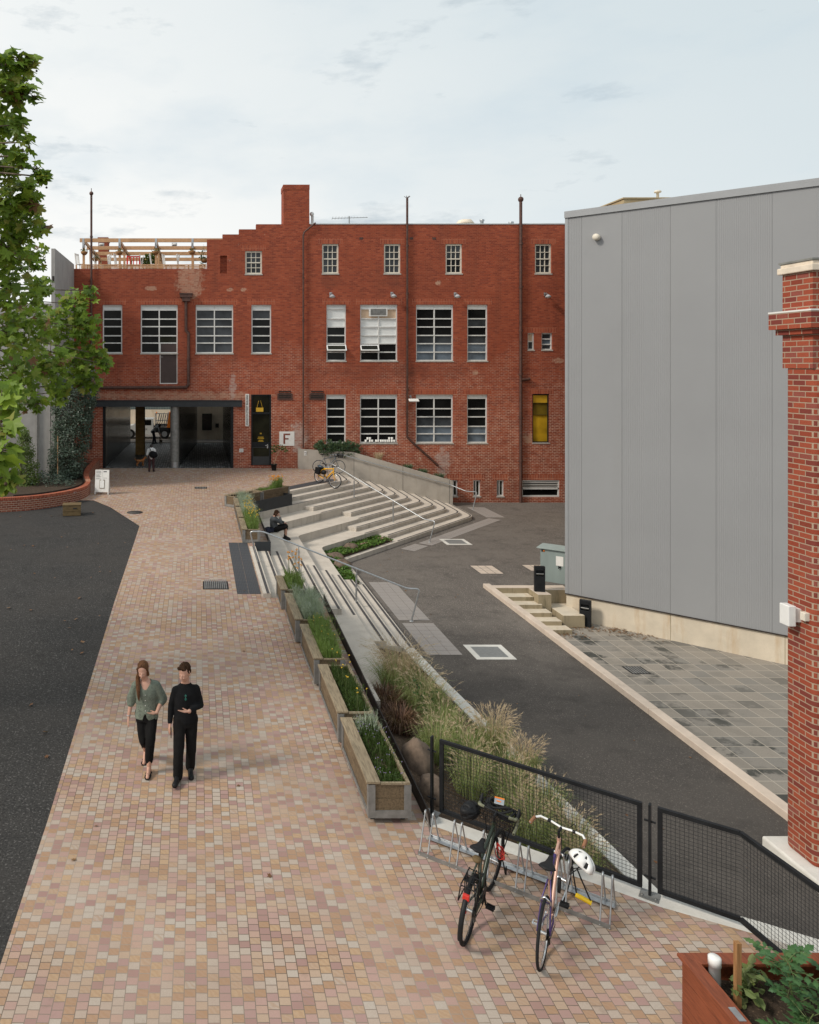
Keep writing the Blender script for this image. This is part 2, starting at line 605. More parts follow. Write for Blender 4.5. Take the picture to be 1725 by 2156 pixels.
def setts():
    t = NT("porphyry_setts", 0.75, 0, 0.3)
    x, y, z = t.xyz()
    wob = t.noise(1.3, 2)
    u = t.math('ADD', y, t.math('MULTIPLY', wob, 0.03))
    v = t.math('ADD', x, t.math('MULTIPLY', t.noise(0.9, 2), 0.02))
    rnd, fac = t.brick(t.comb(u, v, 0), 0.098, 0.117, 0.0042, smooth=0.25)
    cols = [(.455, .30, .235), (.47, .315, .195), (.46, .375, .31), (.39, .24, .15), (.43, .275, .235), (.455, .325, .235), (.46, .39, .33), (.345, .205, .18), (.44, .305, .215), (.445, .345, .28), (.41, .255, .165), (.385, .24, .215)]
    base = t.ramp(rnd, [(i / 12, c) for i, c in enumerate(cols)], const=True)
    grain = t.wave(9, 7.0, 'DIAGONAL', 3)
    sel = t.ramp(rnd, [(0, 0), (.09, .35), (.17, 0), (.26, .45), (.33, 0), (.66, .3), (.75, 0), (.83, .4), (.92, 0)], const=True)
    base = t.mix(t.math('MULTIPLY', grain, sel), base, (.36, .20, .10))
    base = t.mix(t.ramp(t.noise(70, 3), [(.35, 0), (.8, .35)]), base, (.30, .22, .17))
    base = t.mix(t.ramp(t.noise(0.5, 4, .6), [(.42, 0), (.72, .30)]), base, (.27, .185, .13))
    base = t.mix(t.ramp(t.noise(2.6, 5, .65), [(.62, 0), (.76, .40)]), base, (.20, .14, .10))
    jo = t.mix(t.ramp(t.noise(0.35, 3), [(.42, 0), (.58, 1)]), (.33, .27, .22), (.12, .092, .066))
    t.col(t.mix(fac, base, jo))
    t.bump(t.math('SUBTRACT', t.math('MULTIPLY', t.noise(60, 3), .3), fac), 0.5, 0.008)
    return t.done()
M['setts'] = setts()

def granular(name, dark, light, stain, scale=140, rough=0.9, patch=0.4, near_shade=None):
    t = NT(name, rough, 0, 0.3)
    a = t.noise(scale, 3, 0.7)
    b = t.voro(scale * 0.55, out="Color")
    c = t.ramp(a, [(.3, dark), (.7, light)])
    sp = t.ramp(t.noise(scale * .9, 1), [(.62, 0), (.68, 1)])
    c = t.mix(t.math('MULTIPLY', sp, .65), c, tuple(min(1, k * 2.6) for k in light))
    c = t.mix(t.ramp(t.noise(0.42, 5, .62), [(.40, 0), (.68, patch)]), c, stain)
    c = t.mix(t.ramp(t.noise(2.1, 5, .62), [(.52, 0), (.72, patch * .7)]), c, tuple(k * .5 for k in dark))
    if near_shade:       # near stretch painted darker, for shading angle and wet, with a ragged far edge
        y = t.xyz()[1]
        k = t.math('DIVIDE', t.math('SUBTRACT', t.math('ADD', y, t.math('MULTIPLY', t.noise(.5, 4, .6), 9.0)), near_shade[0] + 2.5), 5.0, clamp=True)
        c = t.mix(k, t.mix(near_shade[1], c, (.028, .026, .025)), c)
    t.col(c)
    t.bump(a, 0.6, 0.008)
    return t.done()
M['asphalt'] = granular("asphalt", (.072, .062, .055), (.175, .152, .134), (.19, .165, .143), 42, patch=.6, near_shade=(19, .60))
M['gravel'] = granular("dark_granite_gravel", (.012, .011, .011), (.064, .060, .057), (.06, .052, .046), 34, patch=.4)
M['soil'] = granular("soil", (.030, .020, .014), (.09, .062, .042), (.05, .035, .025), 45)
M['mulch'] = granular("dry_mulch", (.035, .022, .014), (.115, .072, .045), (.06, .04, .026), 30)

def concrete(name, c, stain, streak=True, board=0.0, rough=0.75, amt=.5):
    t = NT(name, rough, 0, 0.35)
    k = t.ramp(t.noise(1.6, 6, .62), [(.3, tuple(x * .86 for x in c)), (.7, tuple(min(1, x * 1.08) for x in c))])
    v = t.vscale((1.6, 1.6, 0.22)) if streak else None
    k = t.mix(t.ramp(t.noise(2.6, 6, .7, v), [(.52, 0), (.78, amt)]), k, stain)
    k = t.mix(t.ramp(t.noise(38, 3, .7), [(.60, 0), (.72, .5)]), k, tuple(x * .6 for x in c))
    t.col(k)
    t.bump(t.noise(55, 4), 0.2, 0.006)
    return t.done()
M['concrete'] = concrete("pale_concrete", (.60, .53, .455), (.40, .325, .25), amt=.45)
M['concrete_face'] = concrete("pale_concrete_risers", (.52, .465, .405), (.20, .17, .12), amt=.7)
M['concrete_grey'] = concrete("grey_concrete", (.42, .375, .325), (.27, .225, .175))
M['concrete_panel'] = concrete("precast_panel", (.36, .345, .33), (.20, .19, .18))
M['concrete_court'] = concrete("stained_concrete", (.60, .52, .41), (.42, .25, .10), amt=.6)
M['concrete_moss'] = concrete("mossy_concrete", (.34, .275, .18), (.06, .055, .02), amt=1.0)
M['kerb'] = concrete("pink_kerb", (.62, .51, .42), (.33, .27, .20), streak=False)
M['concrete_white'] = concrete("white_concrete", (.66, .63, .58), (.46, .42, .36), streak=False)
M['nosing'] = plain("dark_nosing", (.060, .058, .058), .6, 0, .3, 30, bump=.2)
def tactile(name, c, s=28):
    t = NT(name, .65, 0, .4)
    x, y, z = t.xyz()
    d = t.voro(s, t.comb(x, y, 0), rnd=0.0)
    t.col(t.mix(t.ramp(d, [(.25, 0.0), (.5, .7)]), tuple(min(1, k * 1.35) for k in c), tuple(k * .55 for k in c)))
    t.bump(t.math('MULTIPLY', d, -1), .8, .01)
    return t.done()
M['tactile_grey'] = tactile("grey_tactile_tiles", (.30, .27, .25))
M['tactile_dark'] = tactile("dark_ribbed_tiles", (.058, .060, .066), 22)
def court():
    t = NT("stone_court", .7, 0, .35)
    x, y, z = t.xyz()
    vec = t.comb(y, x, 0)
    rnd, fac = t.brick(vec, 0.45, 0.45, 0.009, off=0.0)
    base = t.ramp(rnd, [(0, (.26, .235, .205)), (.3, (.285, .255, .22)), (.6, (.24, .222, .198)), (.8, (.30, .265, .225))], const=True)
    wet = t.math('MULTIPLY', t.ramp(rnd, [(0, .25), (.20, 1), (.42, .35), (.6, 1), (.78, .15)], const=True), t.ramp(t.noise(1.8, 5, .62), [(.48, 0), (.56, 1)]))
    gx = t.ramp(t.math('ADD', t.noise(.35, 3), t.math('MULTIPLY', t.math('SUBTRACT', x, 12.2), -.045)), [(.40, .45), (.58, 1)])
    base = t.mix(t.math('MULTIPLY', wet, t.math('MULTIPLY', gx, 1.0)), base, (.055, .056, .050))
    base = t.mix(t.ramp(t.noise(35, 3), [(.4, 0), (.75, .3)]), base, (.14, .12, .10))
    t.col(t.mix(fac, base, (.46, .405, .335)))
    t.bump(fac, -.3, .006)
    return t.done()
M['court'] = court()
def cobbles():
    t = NT("dark_cobbles", .55, 0, .5)
    x, y, z = t.xyz()
    d = t.voro(7.5, t.comb(x, y, 0), out="Distance", rnd=.35)
    c = t.voro(7.5, t.comb(x, y, 0), out="Color", rnd=.35)
    sx = t.n.new("ShaderNodeSeparateColor"); t.link(c, sx.inputs[0])
    k = t.ramp(sx.outputs[0], [(.2, (.09, .09, .092)), (.6, (.22, .22, .22)), (.9, (.42, .42, .41))])
    t.col(t.mix(t.ramp(d, [(.32, 0), (.50, 1)]), k, (.025, .025, .025)))
    t.bump(t.math('MULTIPLY', d, -1), .7, .03)
    return t.done()
M['cobbles'] = cobbles()
def timber(name, c, dark, sc=(2, 2, 30), rough=.75, axis=None):
    t = NT(name, rough, 0, .3)
    v = t.vscale(sc)
    f = t.noise(3, 6, .65, v)
    k = t.ramp(f, [(.25, dark), (.55, c), (.8, tuple(min(1, x * 1.2) for x in c))])
    k = t.mix(t.ramp(t.noise(1.7, 4), [(.45, 0), (.75, .45)]), k, tuple(x * .55 for x in c))
    t.col(k)
    t.bump(f, .35, .006)
    return t.done()
M['timber_grey'] = timber("weathered_timber", (.30, .235, .155), (.10, .072, .045), (14, 1.2, 14))
M['timber_side'] = timber("weathered_timber_boards", (.175, .125, .075), (.055, .038, .022), (12, 1.5, 12))
M['timber_new'] = timber("fresh_timber", (.62, .37, .20), (.45, .24, .12), (2, 9, 9), .6)
M['timber_red'] = timber("oiled_red_timber", (.235, .064, .028), (.10, .026, .012), (14, 1.3, 14), .5)
M['timber_stake'] = timber("stake_timber", (.33, .17, .07), (.2, .09, .03), (14, 14, 1.5))
M['crate'] = timber("crate_wood", (.17, .115, .055), (.08, .052, .024), (2, 10, 10))
M['bark'] = plain("bark", (.15, .115, .085), .9, 0, .45, 9, bump=.6, bscale=18)
M['stone'] = plain("brown_boulder", (.15, .105, .075), .9, 0, .5, 6, bump=.9, bscale=14)
M['stone_pink'] = plain("pinkish_stone", (.30, .19, .145), .85, 0, .35, 5, bump=.4, bscale=22)
M['galv'] = plain("galvanised_steel", (.46, .47, .48), .38, .85, .14, 9)
M['galv_dull'] = plain("dull_zinc", (.25, .245, .235), .6, .5, .25, 7)
M['steel_black'] = plain("black_steel", (.018, .019, .021), .5, .2, .25, 6, spec=.15)
M['steel_edge'] = plain("brown_black_edging", (.045, .037, .033), .6, .3, .35, 5, spec=.15)
M['steel_char'] = plain("charcoal_steel", (.026, .030, .035), .55, .1, .15, 4)
M['pipe'] = plain("rusty_brown_pipe", (.085, .038, .028), .6, .1, .4, 6)
M['white_frame'] = plain("white_window_paint", (.66, .65, .63), .5, 0, .1, 8)
M['cream_frame'] = plain("cream_window_paint", (.70, .64, .54), .55, 0, .08, 8)
M['blind'] = plain("white_blind", (.74, .75, .74), .8, 0, .04, 3)
M['ply'] = plain("plywood_infill", (.58, .42, .29), .7, 0, .1, 5)
M['sill'] = plain("grey_sill", (.44, .40, .36), .8, 0, .2, 7)
def glass(name, c, rough=.06, spec=.5):
    t = NT(name, rough, 0, spec)
    t.col(t.ramp(t.noise(.9, 3), [(.35, tuple(x * .5 for x in c)), (.7, tuple(x * 1.5 for x in c))]))
    return t.done()
M['g_dark'] = glass("dark_glass", (.008, .008, .008), .12, .16)
M['g_grey'] = glass("grey_glass", (.045, .050, .056), .25, .3)
M['g_frost'] = glass("frosted_glass", (.125, .155, .19), .5, .25)
M['g_olive'] = glass("olive_dark_glass", (.020, .019, .011), .1, .2)
M['g_yellow'] = glass("yellow_lit_room", (.40, .24, .015), .3, .3)
M['g_yellow_dk'] = glass("yellow_room_shade", (.17, .115, .015), .3, .3)
M['yellow_paint'] = plain("yellow_paint", (.62, .36, .02), .5, 0, .1)
M['door_brown'] = plain("brown_door", (.055, .032, .028), .55, 0, .15, 4)
M['door_char'] = plain("charcoal_door", (.030, .033, .036), .45, .1, .12, 4)
M['white'] = plain("white_paint", (.74, .72, .69), .6, 0, .06, 7)
M['white_gloss'] = plain("white_gloss", (.78, .77, .75), .25, 0, .04, 5)
M['cream_stone'] = plain("cream_cap_stone", (.72, .62, .50), .8, 0, .12, 6, bump=.2, bscale=40)
M['lead'] = plain("lead_flashing", (.22, .22, .20), .6, .2, .2, 6)
M['roof'] = plain("pale_roof_sheet", (.55, .57, .58), .45, .3, .08, 3)
M['ink'] = plain("black_lettering", (.02, .02, .02), .7, 0, .1)
M['f_red'] = plain("painted_brick_letter", (.20, .055, .035), .85, 0, .25, 20)
M['cabinet'] = plain("sage_cabinet", (.23, .275, .265), .5, 0, .1, 3, streak=True)
M['cabinet_top'] = plain("sage_cabinet_lid", (.32, .375, .36), .55, 0, .1, 3)
M['grate'] = plain("cast_grate", (.075, .068, .062), .6, .3, .3, 12)
M['cover'] = plain("steel_cover", (.25, .255, .25), .55, .3, .12, 16, bump=.3, bscale=90)
def cladding():
    t = NT("grey_metal_cladding", .42, 0.0, .5)
    k0 = t.ramp(t.noise(.5, 4), [(.3, (.262, .264, .271)), (.7, (.282, .284, .291))])
    k0 = t.mix(t.ramp(t.noise(1.1, 6, .7, t.vscale((1, 1, .05))), [(.55, 0), (.8, .18)]), k0, (.24, .235, .225))
    t.col(k0)
    return t.done()
    w = t.math('SINE', t.math('MULTIPLY', x, 2 * math.pi / .05))
    # ribbed strips between flat sheets
    k = t.math('FRACT', t.math('DIVIDE', t.math('ADD', x, 46.76), 2.42))
    msk = t.ramp(k, [(0, 1), (.49, 1), (.50, 0)], const=True)
    seam = t.ramp(t.math('FRACT', t.math('DIVIDE', t.math('ADD', x, 46.76), 1.21)), [(0, 1), (.012, 0)], const=True)
    t.bump(t.math('SUBTRACT', t.math('MULTIPLY', t.math('MULTIPLY', w, msk), .22), seam), .55, .012)
    return t.done()
M['cladding'] = cladding()
M['cladding_trim'] = plain("grey_trim", (.315, .32, .33), .4, .2, .05, 2)
def corrugated():
    t = NT("dark_corrugated_steel", .22, .8, .5)
    t.col(t.ramp(t.noise(1.2, 4), [(.3, (.10, .10, .10)), (.7, (.24, .24, .23))]))
    x, y, z = t.xyz()
    t.bump(t.math('SINE', t.math('MULTIPLY', y, 2 * math.pi / .09)), .9, .02)
    return t.done()
M['corrugated'] = corrugated()
def leafy(name, cols, transl=.35, rough=.5, shine=.35):
    t = NT(name, rough, 0, shine)
    g = t.n.new("ShaderNodeNewGeometry")
    r = g.outputs["Random Per Island"]
    n = len(cols)
    c = t.ramp(r, [(i / max(1, n - 1), k) for i, k in enumerate(cols)])
    c = t.mix(t.ramp(t.noise(25, 3), [(.4, 0), (.8, .3)]), c, tuple(k * .6 for k in cols[0]))
    t.col(c)
    tr = t.n.new("ShaderNodeBsdfTranslucent")
    t.link(t.mix(.4, c, (.25, .30, .03), 'MIX'), tr.inputs["Color"])
    mx = t.n.new("ShaderNodeMixShader")
    mx.inputs[0].default_value = transl
    out = t.n["Material Output"]
    t.link(t.b.outputs[0], mx.inputs[1])
    t.link(tr.outputs[0], mx.inputs[2])
    t.link(mx.outputs[0], out.inputs["Surface"])
    return t.done()
M['leaf_plane'] = leafy("plane_tree_leaves", [(.10, .17, .020), (.16, .27, .028), (.23, .36, .036), (.12, .20, .035), (.30, .42, .045), (.18, .28, .045), (.33, .30, .06)], .45)
M['leaf_dark'] = leafy("dark_blue_green_leaves", [(.035, .060, .038), (.055, .085, .055), (.11, .15, .115), (.030, .050, .028)], .15, .4, .5)
M['leaf_fresh'] = leafy("fresh_green_leaves", [(.075, .13, .025), (.11, .17, .03), (.06, .10, .02), (.15, .19, .05)], .3)
M['leaf_ground'] = leafy("ground_cover_leaves", [(.06, .13, .018), (.10, .20, .025), (.05, .10, .018), (.14, .24, .04)], .25)
M['leaf_tomato'] = leafy("tomato_leaves", [(.050, .125, .040), (.075, .17, .052), (.06, .145, .058), (.11, .19, .06)], .28)
M['leaf_pale'] = leafy("pale_cucumber_leaves", [(.17, .21, .06), (.13, .18, .06), (.22, .24, .10)], .3)
M['leaf_silver'] = leafy("silver_foliage", [(.34, .40, .30), (.44, .49, .40), (.26, .33, .20), (.38, .44, .32)], .25)
M['leaf_lav'] = leafy("green_spike_foliage", [(.15, .25, .05), (.21, .31, .08), (.12, .20, .04), (.27, .34, .12)], .3)
M['leaf_deep'] = leafy("deep_green_foliage", [(.030, .065, .014), (.05, .09, .02), (.07, .115, .025), (.025, .05, .012)], .25)
M['leaf_euph'] = leafy("bluish_bush_leaves", [(.05, .095, .055), (.075, .13, .075), (.10, .16, .085), (.12, .17, .06)], .2)
M['grass_green'] = leafy("green_grass_blades", [(.24, .32, .10), (.32, .38, .14), (.40, .41, .20), (.19, .28, .08)], .42)
M['grass_straw'] = leafy("straw_grass_plumes", [(.62, .47, .31), (.70, .56, .40), (.56, .40, .25), (.74, .62, .46)], .35)
M['grass_dark'] = leafy("purple_fountain_grass", [(.09, .042, .028), (.15, .07, .042), (.06, .028, .02), (.32, .19, .11)], .2)
M['dry'] = leafy("dry_brown_leaves", [(.22, .10, .04), (.16, .07, .03), (.28, .15, .07)], .2)
M['flower_o'] = plain("orange_flowers", (.70, .28, .02), .7, 0, .25, 20)
M['flower_y'] = plain("yellow_flowers", (.66, .42, .03), .7, 0, .2, 20)
M['flower_p'] = plain("mauve_flowers", (.33, .24, .48), .7, 0, .2, 20)
M['stem'] = plain("green_stem", (.10, .13, .04), .7, 0, .2, 20)
M['seed'] = plain("brown_seed_ball", (.075, .045, .025), .9, 0, .3, 20)
# people and bicycles
M['rubber'] = plain("black_rubber", (.020, .020, .021), .75, 0, .2, 30, spec=.15)
M['black'] = plain("black_plastic", (.016, .016, .017), .45, 0, .15, 12, spec=.15)
M['chrome'] = plain("bright_alloy", (.62, .62, .62), .25, .9, .08, 12)
M['spoke'] = plain("spoke_steel", (.42, .42, .42), .4, .7, .1, 12)
M['b_green'] = plain("dark_green_enamel", (.026, .035, .022), .3, .2, .15, 5)
M['b_purple'] = plain("purple_enamel", (.055, .030, .13), .3, .2, .15, 5)
M['b_pink'] = plain("salmon_enamel", (.60, .36, .28), .35, .2, .08, 5)
M['b_yellow'] = plain("yellow_enamel", (.80, .40, .01), .35, 0, .05, 5)
M['b_blue'] = plain("slate_blue_enamel", (.055, .085, .115), .35, .2, .1, 5)
M['leather'] = plain("brown_leather_tape", (.26, .115, .055), .6, 0, .25, 15)
M['camo'] = plain("camouflage_tape", (.17, .17, .11), .75, 0, .75, 35)
M['red'] = plain("red_plastic", (.55, .03, .02), .35, 0, .1, 5)
M['orange'] = plain("orange_plastic", (.75, .20, .02), .45, 0, .1, 5)
M['hivis'] = plain("bright_yellow_plastic", (.80, .52, .01), .4, 0, .05, 5)
M['skin'] = plain("skin", (.52, .29, .21), .55, 0, .10, 9)
M['skin_dark'] = plain("skin_lips_lids", (.34, .13, .10), .55, 0, .1, 9)
M['eye'] = plain("dark_eyes", (.12, .06, .045), .5, 0, .1, 9)
M['hair_brown'] = plain("brown_hair", (.115, .055, .028), .9, 0, .5, 40, streak=True, spec=.12)
M['hair_dark'] = plain("dark_hair", (.038, .020, .012), .95, 0, .5, 40, spec=.08)
M['hair_black'] = plain("black_hair", (.014, .011, .010), .5, 0, .3, 28)
M['shirt_green'] = plain("sage_green_linen", (.165, .19, .15), .9, 0, .25, 7, bump=.35, bscale=22, speck=.25)
M['black_cloth'] = plain("black_cloth", (.010, .010, .011), .95, 0, .3, 5, bump=.3, bscale=14, spec=.15)
M['black_trouser'] = plain("black_trousers", (.010, .0095, .0095), .95, 0, .3, 5, bump=.3, bscale=12, spec=.15)
M['grey_wool'] = plain("charcoal_wool", (.075, .08, .085), .95, 0, .3, 12, bump=.3, bscale=40, spec=.15)
M['navy'] = plain("navy_nylon", (.022, .024, .04), .7, 0, .3, 8, bump=.3, bscale=12, spec=.15)
M['white_cloth'] = plain("white_cloth", (.66, .66, .66), .9, 0, .1, 8)
M['grey_cloth'] = plain("pale_grey_shirt", (.36, .36, .36), .9, 0, .12, 8)
M['maroon'] = plain("dark_maroon_cloth", (.055, .02, .022), .9, 0, .25, 8)
M['dog_fur'] = plain("ginger_fur", (.36, .14, .045), .95, 0, .3, 14, bump=.6, bscale=50)
M['dog_grey'] = plain("grey_tan_fur", (.20, .15, .10), .95, 0, .4, 14, bump=.6, bscale=50)
M['lens'] = plain("green_lens", (.01, .09, .07), .15, 0, .1, 5)
M['car_white'] = plain("white_car_paint", (.72, .72, .70), .2, 0, .05, 2)
M['helmet_grey'] = plain("grey_shell", (.40, .40, .42), .35, 0, .1, 6)

def WM(o):
    m = o.matrix_basis.copy()
    return (WM(o.parent) @ o.matrix_parent_inverse @ m) if o.parent else m
def put(mb, name, mats, parent=None, bevel=0.0, **kw):
    """link mb (in world coordinates) as a child of parent"""
    o = mb.build(name, mats, parent, bevel, **kw)
    if parent is not None:
        o.matrix_parent_inverse = WM(parent).inverted()
    return o

# ================================================================== ground, lane, road, court
g = MB()
g.box(-500, 500, -300, 900, -3.2, -2.6)
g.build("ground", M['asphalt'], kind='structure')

XL = ([3, 27.4, 30.7, 32.1, 32.2, 41.1], [-2.05, -2.07, -3.5, -4.36, -9.0, -9.0])
XR = ([3, 8.35, 8.8, 10.3, 10.31, 19.3, 19.31, 24.4, 24.41, 30.8, 32.55, 33.5, 37.6, 41.1],
      [7, 6.18, 5.34, 3.27, 3.15, 3.15, 1.68, 1.68, 2.35, 2.35, 4.0, 3.1, 6.96, 7.0])
xl = lambda y: float(np.interp(y, *XL))
xr = lambda y: float(np.interp(y, *XR))
ys = sorted(set([3, 5, 7.5] + XL[0] + XR[0] + [y for y in LANE_Y if 3 < y < 41.1] + list(np.arange(9, 41, 2.0))))
lane, grav = MB(), MB()
for a, b in zip(ys[:-1], ys[1:]):
    za, zb = zl(a), zl(b)
    L0, L1, R0, R1 = xl(a), xl(b), xr(a), xr(b)
    lane.quad((L0, a, za), (R0, a, za), (R1, b, zb), (L1, b, zb))
    lane.quad((R0, a, za - 1.4), (R1, b, zb - 1.4), (R1, b, zb), (R0, a, za))
    if b <= 32.2:
        grav.quad((-16, a, za + .01), (L0, a, za - .012), (L1, b, zb - .012), (-16, b, zb + .01))
lane.build("paved_lane", M['setts'], kind='structure')
grav.build("gravel_yard", M['gravel'], kind='structure')

rd = MB()
def sheet(mb, poly, z):
    a = sum(poly[i][0] * poly[(i + 1) % len(poly)][1] - poly[(i + 1) % len(poly)][0] * poly[i][1] for i in range(len(poly)))
    if a < 0: poly = poly[::-1]
    mb.add([(x, y, z) for x, y in poly], [tuple(range(len(poly)))])
sheet(rd, [(3.0, 3.0), (14, 3.0), (14, 11.9), (9.56, 12.3), (9.56, 24.5), (9.56, 25.25), (11.2, 25.4), (30, 25.4), (30, 41.1), (3.0, 41.1)], ZR)
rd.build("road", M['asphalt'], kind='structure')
ct = MB()
sheet(ct, [(9.6, 8.0), (24, 8.0), (24, 30), (9.6, 26)], ZC)
ct.build("paved_court", M['court'], kind='structure')

# ================================================================== steps
def zk(k): return .67 - .155 * k
NX, NY = .7282, -.6854          # downhill normal of the skew flight
UX, UY = .6854, .7282
Xk = lambda k: 1.88 + .405 * (k - 1)
dk = lambda k: -20.32 + .498 * k
cXk = lambda k: 7.56 + .575 * k
Yw = lambda x: 40.9 - (x - 5.5) * .12
Yon = lambda x, d: (NX * x - d) / .6854        # Y on line n.P = d
def on_td(t, d): return (UX * t + NX * d, UY * t + NY * d)
def fillet(path, radii):
    out = [path[0]]
    for i in range(1, len(path) - 1):
        r = radii.get(i, 0)
        p = Vector(path[i]); a = Vector(path[i - 1]) - p; b = Vector(path[i + 1]) - p
        if not r:
            out.append(tuple(p)); continue
        a.normalize(); b.normalize()
        q0, q1 = p + a * r, p + b * r
        for j in range(7):
            s = j / 6
            out.append(tuple((q0 * (1 - s) + p * s) * (1 - s) + (p * (1 - s) + q1 * s) * s))
    out.append(path[-1])
    return out
YN = {1: 19.3, 2: 19.35, 3: 19.4, 4: 19.4, 5: 14.5, 6: 20.5, 7: 15.8, 8: 18.94, 9: 19.04, 10: 19.35}
YS = {5: 19.6, 7: 20.47}
T0 = {0: 26.55, 1: 27.2, 2: 26.55, 3: 27.33, 4: 27.3, 5: 28.75, 6: 28.67, 7: 27.55, 8: 27.5, 9: 28.4, 10: 28.4}
steps = empty("terraced_steps", (6, 30, ZR), 0, "pale concrete terraced steps with dark nosing strips between paved lane and road", "steps")
layer = MB()
strips = []
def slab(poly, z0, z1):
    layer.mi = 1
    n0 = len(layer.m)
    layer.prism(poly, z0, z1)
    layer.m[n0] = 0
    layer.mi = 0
def inset(path, w):
    """path moved w to its left-hand side"""
    out = []
    for i in range(len(path)):
        a = Vector(path[max(0, i - 1)]); b = Vector(path[min(len(path) - 1, i + 1)])
        t = (b - a).normalized()
        out.append((path[i][0] - t.y * w, path[i][1] + t.x * w))
    return out
def ribbon(path, z, w0=.035, w1=.105):
    m = MB()
    a, b = inset(path, w0), inset(path, w1)
    for i in range(len(path) - 1):
        m.quad((*a[i], z), (*a[i + 1], z), (*b[i + 1], z), (*b[i], z))
    strips.append(m)
for k in range(0, 11):
    z1, z0 = zk(k), zk(k) - .157 if k < 10 else ZR - .1
    if k == 10: z0 = ZR - .1
    else: z0 = zk(k + (2 if k % 2 == 0 else 1)) - .01
    d, X, cX = dk(k), Xk(k), cXk(k)
    right = [(cX, Yon(cX, d)), (cX, Yw(cX) + .05)]
    bo = 1.12 if k % 2 == 0 else .9
    back = [(cX - .95, Yw(cX - .95) + .05), (cX - .95, Yon(cX - .95, d - bo))]
    if k == 0:
        p = fillet([on_td(T0[0], d)] + right, {1: .5})
        slab(p + [(6.9, Yw(6.9) + .05), (6.9, Yon(6.9, d - .38)), on_td(T0[0], d - .38)], z0, z1)
        ribbon(p, z1 + .005)
    elif k % 2 == 0:
        Yc = Yon(X, d)
        p = fillet([(X, YN[k]), (X, Yc)] + right, {1: .28, 2: .5})
        slab(p + back + [(X - .85, Yon(X - .85, d - bo)), (X - .85, YN[k])], z0, z1)
        ribbon([(X, YN[k]), (X, 25.0)], z1 + .005)
        q = fillet([on_td(T0[k], d)] + right, {1: .5})
        ribbon(q, z1 + .005)
    else:
        w = .2 if k == 1 else .85
        slab([(X, YN[k]), (X, 25.0 if k > 1 else 24.38), (X - w, 25.0 if k > 1 else 24.38), (X - w, YN[k])], z0, z1)
        ribbon([(X, YS.get(k, YN[k])), (X, 25.0 if k > 1 else 24.38)], z1 + .005)
        p = fillet([on_td(T0[k], d)] + right, {1: .5})
        slab(p + back + [on_td(T0[k], d - .9)], z0, z1)
        ribbon([on_td(T0[k] + .12, d)] + p[1:], z1 + .005)
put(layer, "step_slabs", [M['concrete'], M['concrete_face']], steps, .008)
for m in strips:
    put(m, "nosing_strip", M['nosing'], steps)

# kerb round the low planting bed and its soil
kb = MB()
d10 = dk(10)
kp = fillet([(Xk(10), 24.9), (Xk(10), Yon(Xk(10), d10)), on_td(28.35, d10)], {1: .4})
bed_poly = [(Xk(8) + .02, 25.0), (Xk(10) - .2, 25.0), (Xk(10) - .2, Yon(Xk(10) - .2, d10 - .2)), on_td(28.2, d10 - .2), on_td(28.3, dk(8) + .02), (Xk(8) + .02, Yon(Xk(8) + .02, dk(8)))]
kb.prism(bed_poly, zk(10), zk(10) + .06)
kb.build("bed_soil", M['soil'], kind='structure')

# retaining wall along the road, from the steps to the fence
rw = MB()
ra = [(5.5, 19.3), (5.62, 17.5), (5.95, 14.0), (6.12, 11.76), (6.3, 10.2), (6.5, 8.2)]
for a, b in zip(ra[:-1], ra[1:]):
    rw.prism([a, b, (b[0] - .26, b[1]), (a[0] - .26, a[1])], ZR - .1, -.86)
tag(rw.build("retaining_kerb", M['concrete_white'], bevel=.01), "low pale concrete retaining kerb between grass bed and road", "kerb wall")

# sloping garden bed
gd = MB()
edge_x = lambda y: 3.18
wall_x = lambda y: float(np.interp(y, [8.2, 10.2, 11.76, 14, 17.5, 19.3], [6.25, 6.05, 5.87, 5.70, 5.37, 5.25]))
def bed_z(x, y):
    a, b = edge_x(y), wall_x(y)
    t = max(0, min(1, (x - a) / (b - a)))
    top = .0 - .32 * max(0, min(1, (y - 12.9) / 1.4)) - max(0, y - 14.3) * .02
    return top + (-.9 - top) * t ** .9 + .05 * mnoise.noise((x * 1.4, y * 1.4, 0))
ny, nx = 26, 12
for i in range(ny):
    for j in range(nx):
        def P(a, b):
            y = 8.7 + (18.9 - 8.7) * a / ny
            x = edge_x(y) + (wall_x(y) - edge_x(y)) * b / nx
            return (x, y, bed_z(x, y))
        if P(i, 0)[1] < 10.2 and P(i, j)[0] < 3.3 + (10.4 - P(i, j)[1]) * 1.40: continue
        gd.quad(P(i, j), P(i, j + 1), P(i + 1, j + 1), P(i + 1, j))
gd.build("garden_soil", M['mulch'], kind='structure')

# pale kerb under the fence
fk = MB()
fpts = [(3.05, 10.46), (3.27, 10.3), (5.34, 8.8), (6.18, 8.35), (6.66, 8.06)]
def offs(pts, w):
    return [(p[0] + w * .59, p[1] + w * .81) for p in pts]
fo = offs(fpts, .26)
for i in range(len(fpts) - 1):
    fk.prism([fpts[i], fpts[i + 1], fo[i + 1], fo[i]], -1.2, .012)
tag(fk.build("fence_kerb", M['concrete_white'], bevel=.01), "pale concrete edging strip under the mesh fence beside bicycles", "kerb")

# black steel edge beside the planters
se = MB()
se.bar((3.17, 10.35, -.12), (3.17, 19.0, .28), .02, .62)
se.bar((3.17, 19.0, .18), (3.17, 20.6, .24), .02, .36)
tag(se.build("steel_edging", M['steel_edge']), "long dark steel edging plate behind the row of timber planters", "edging")

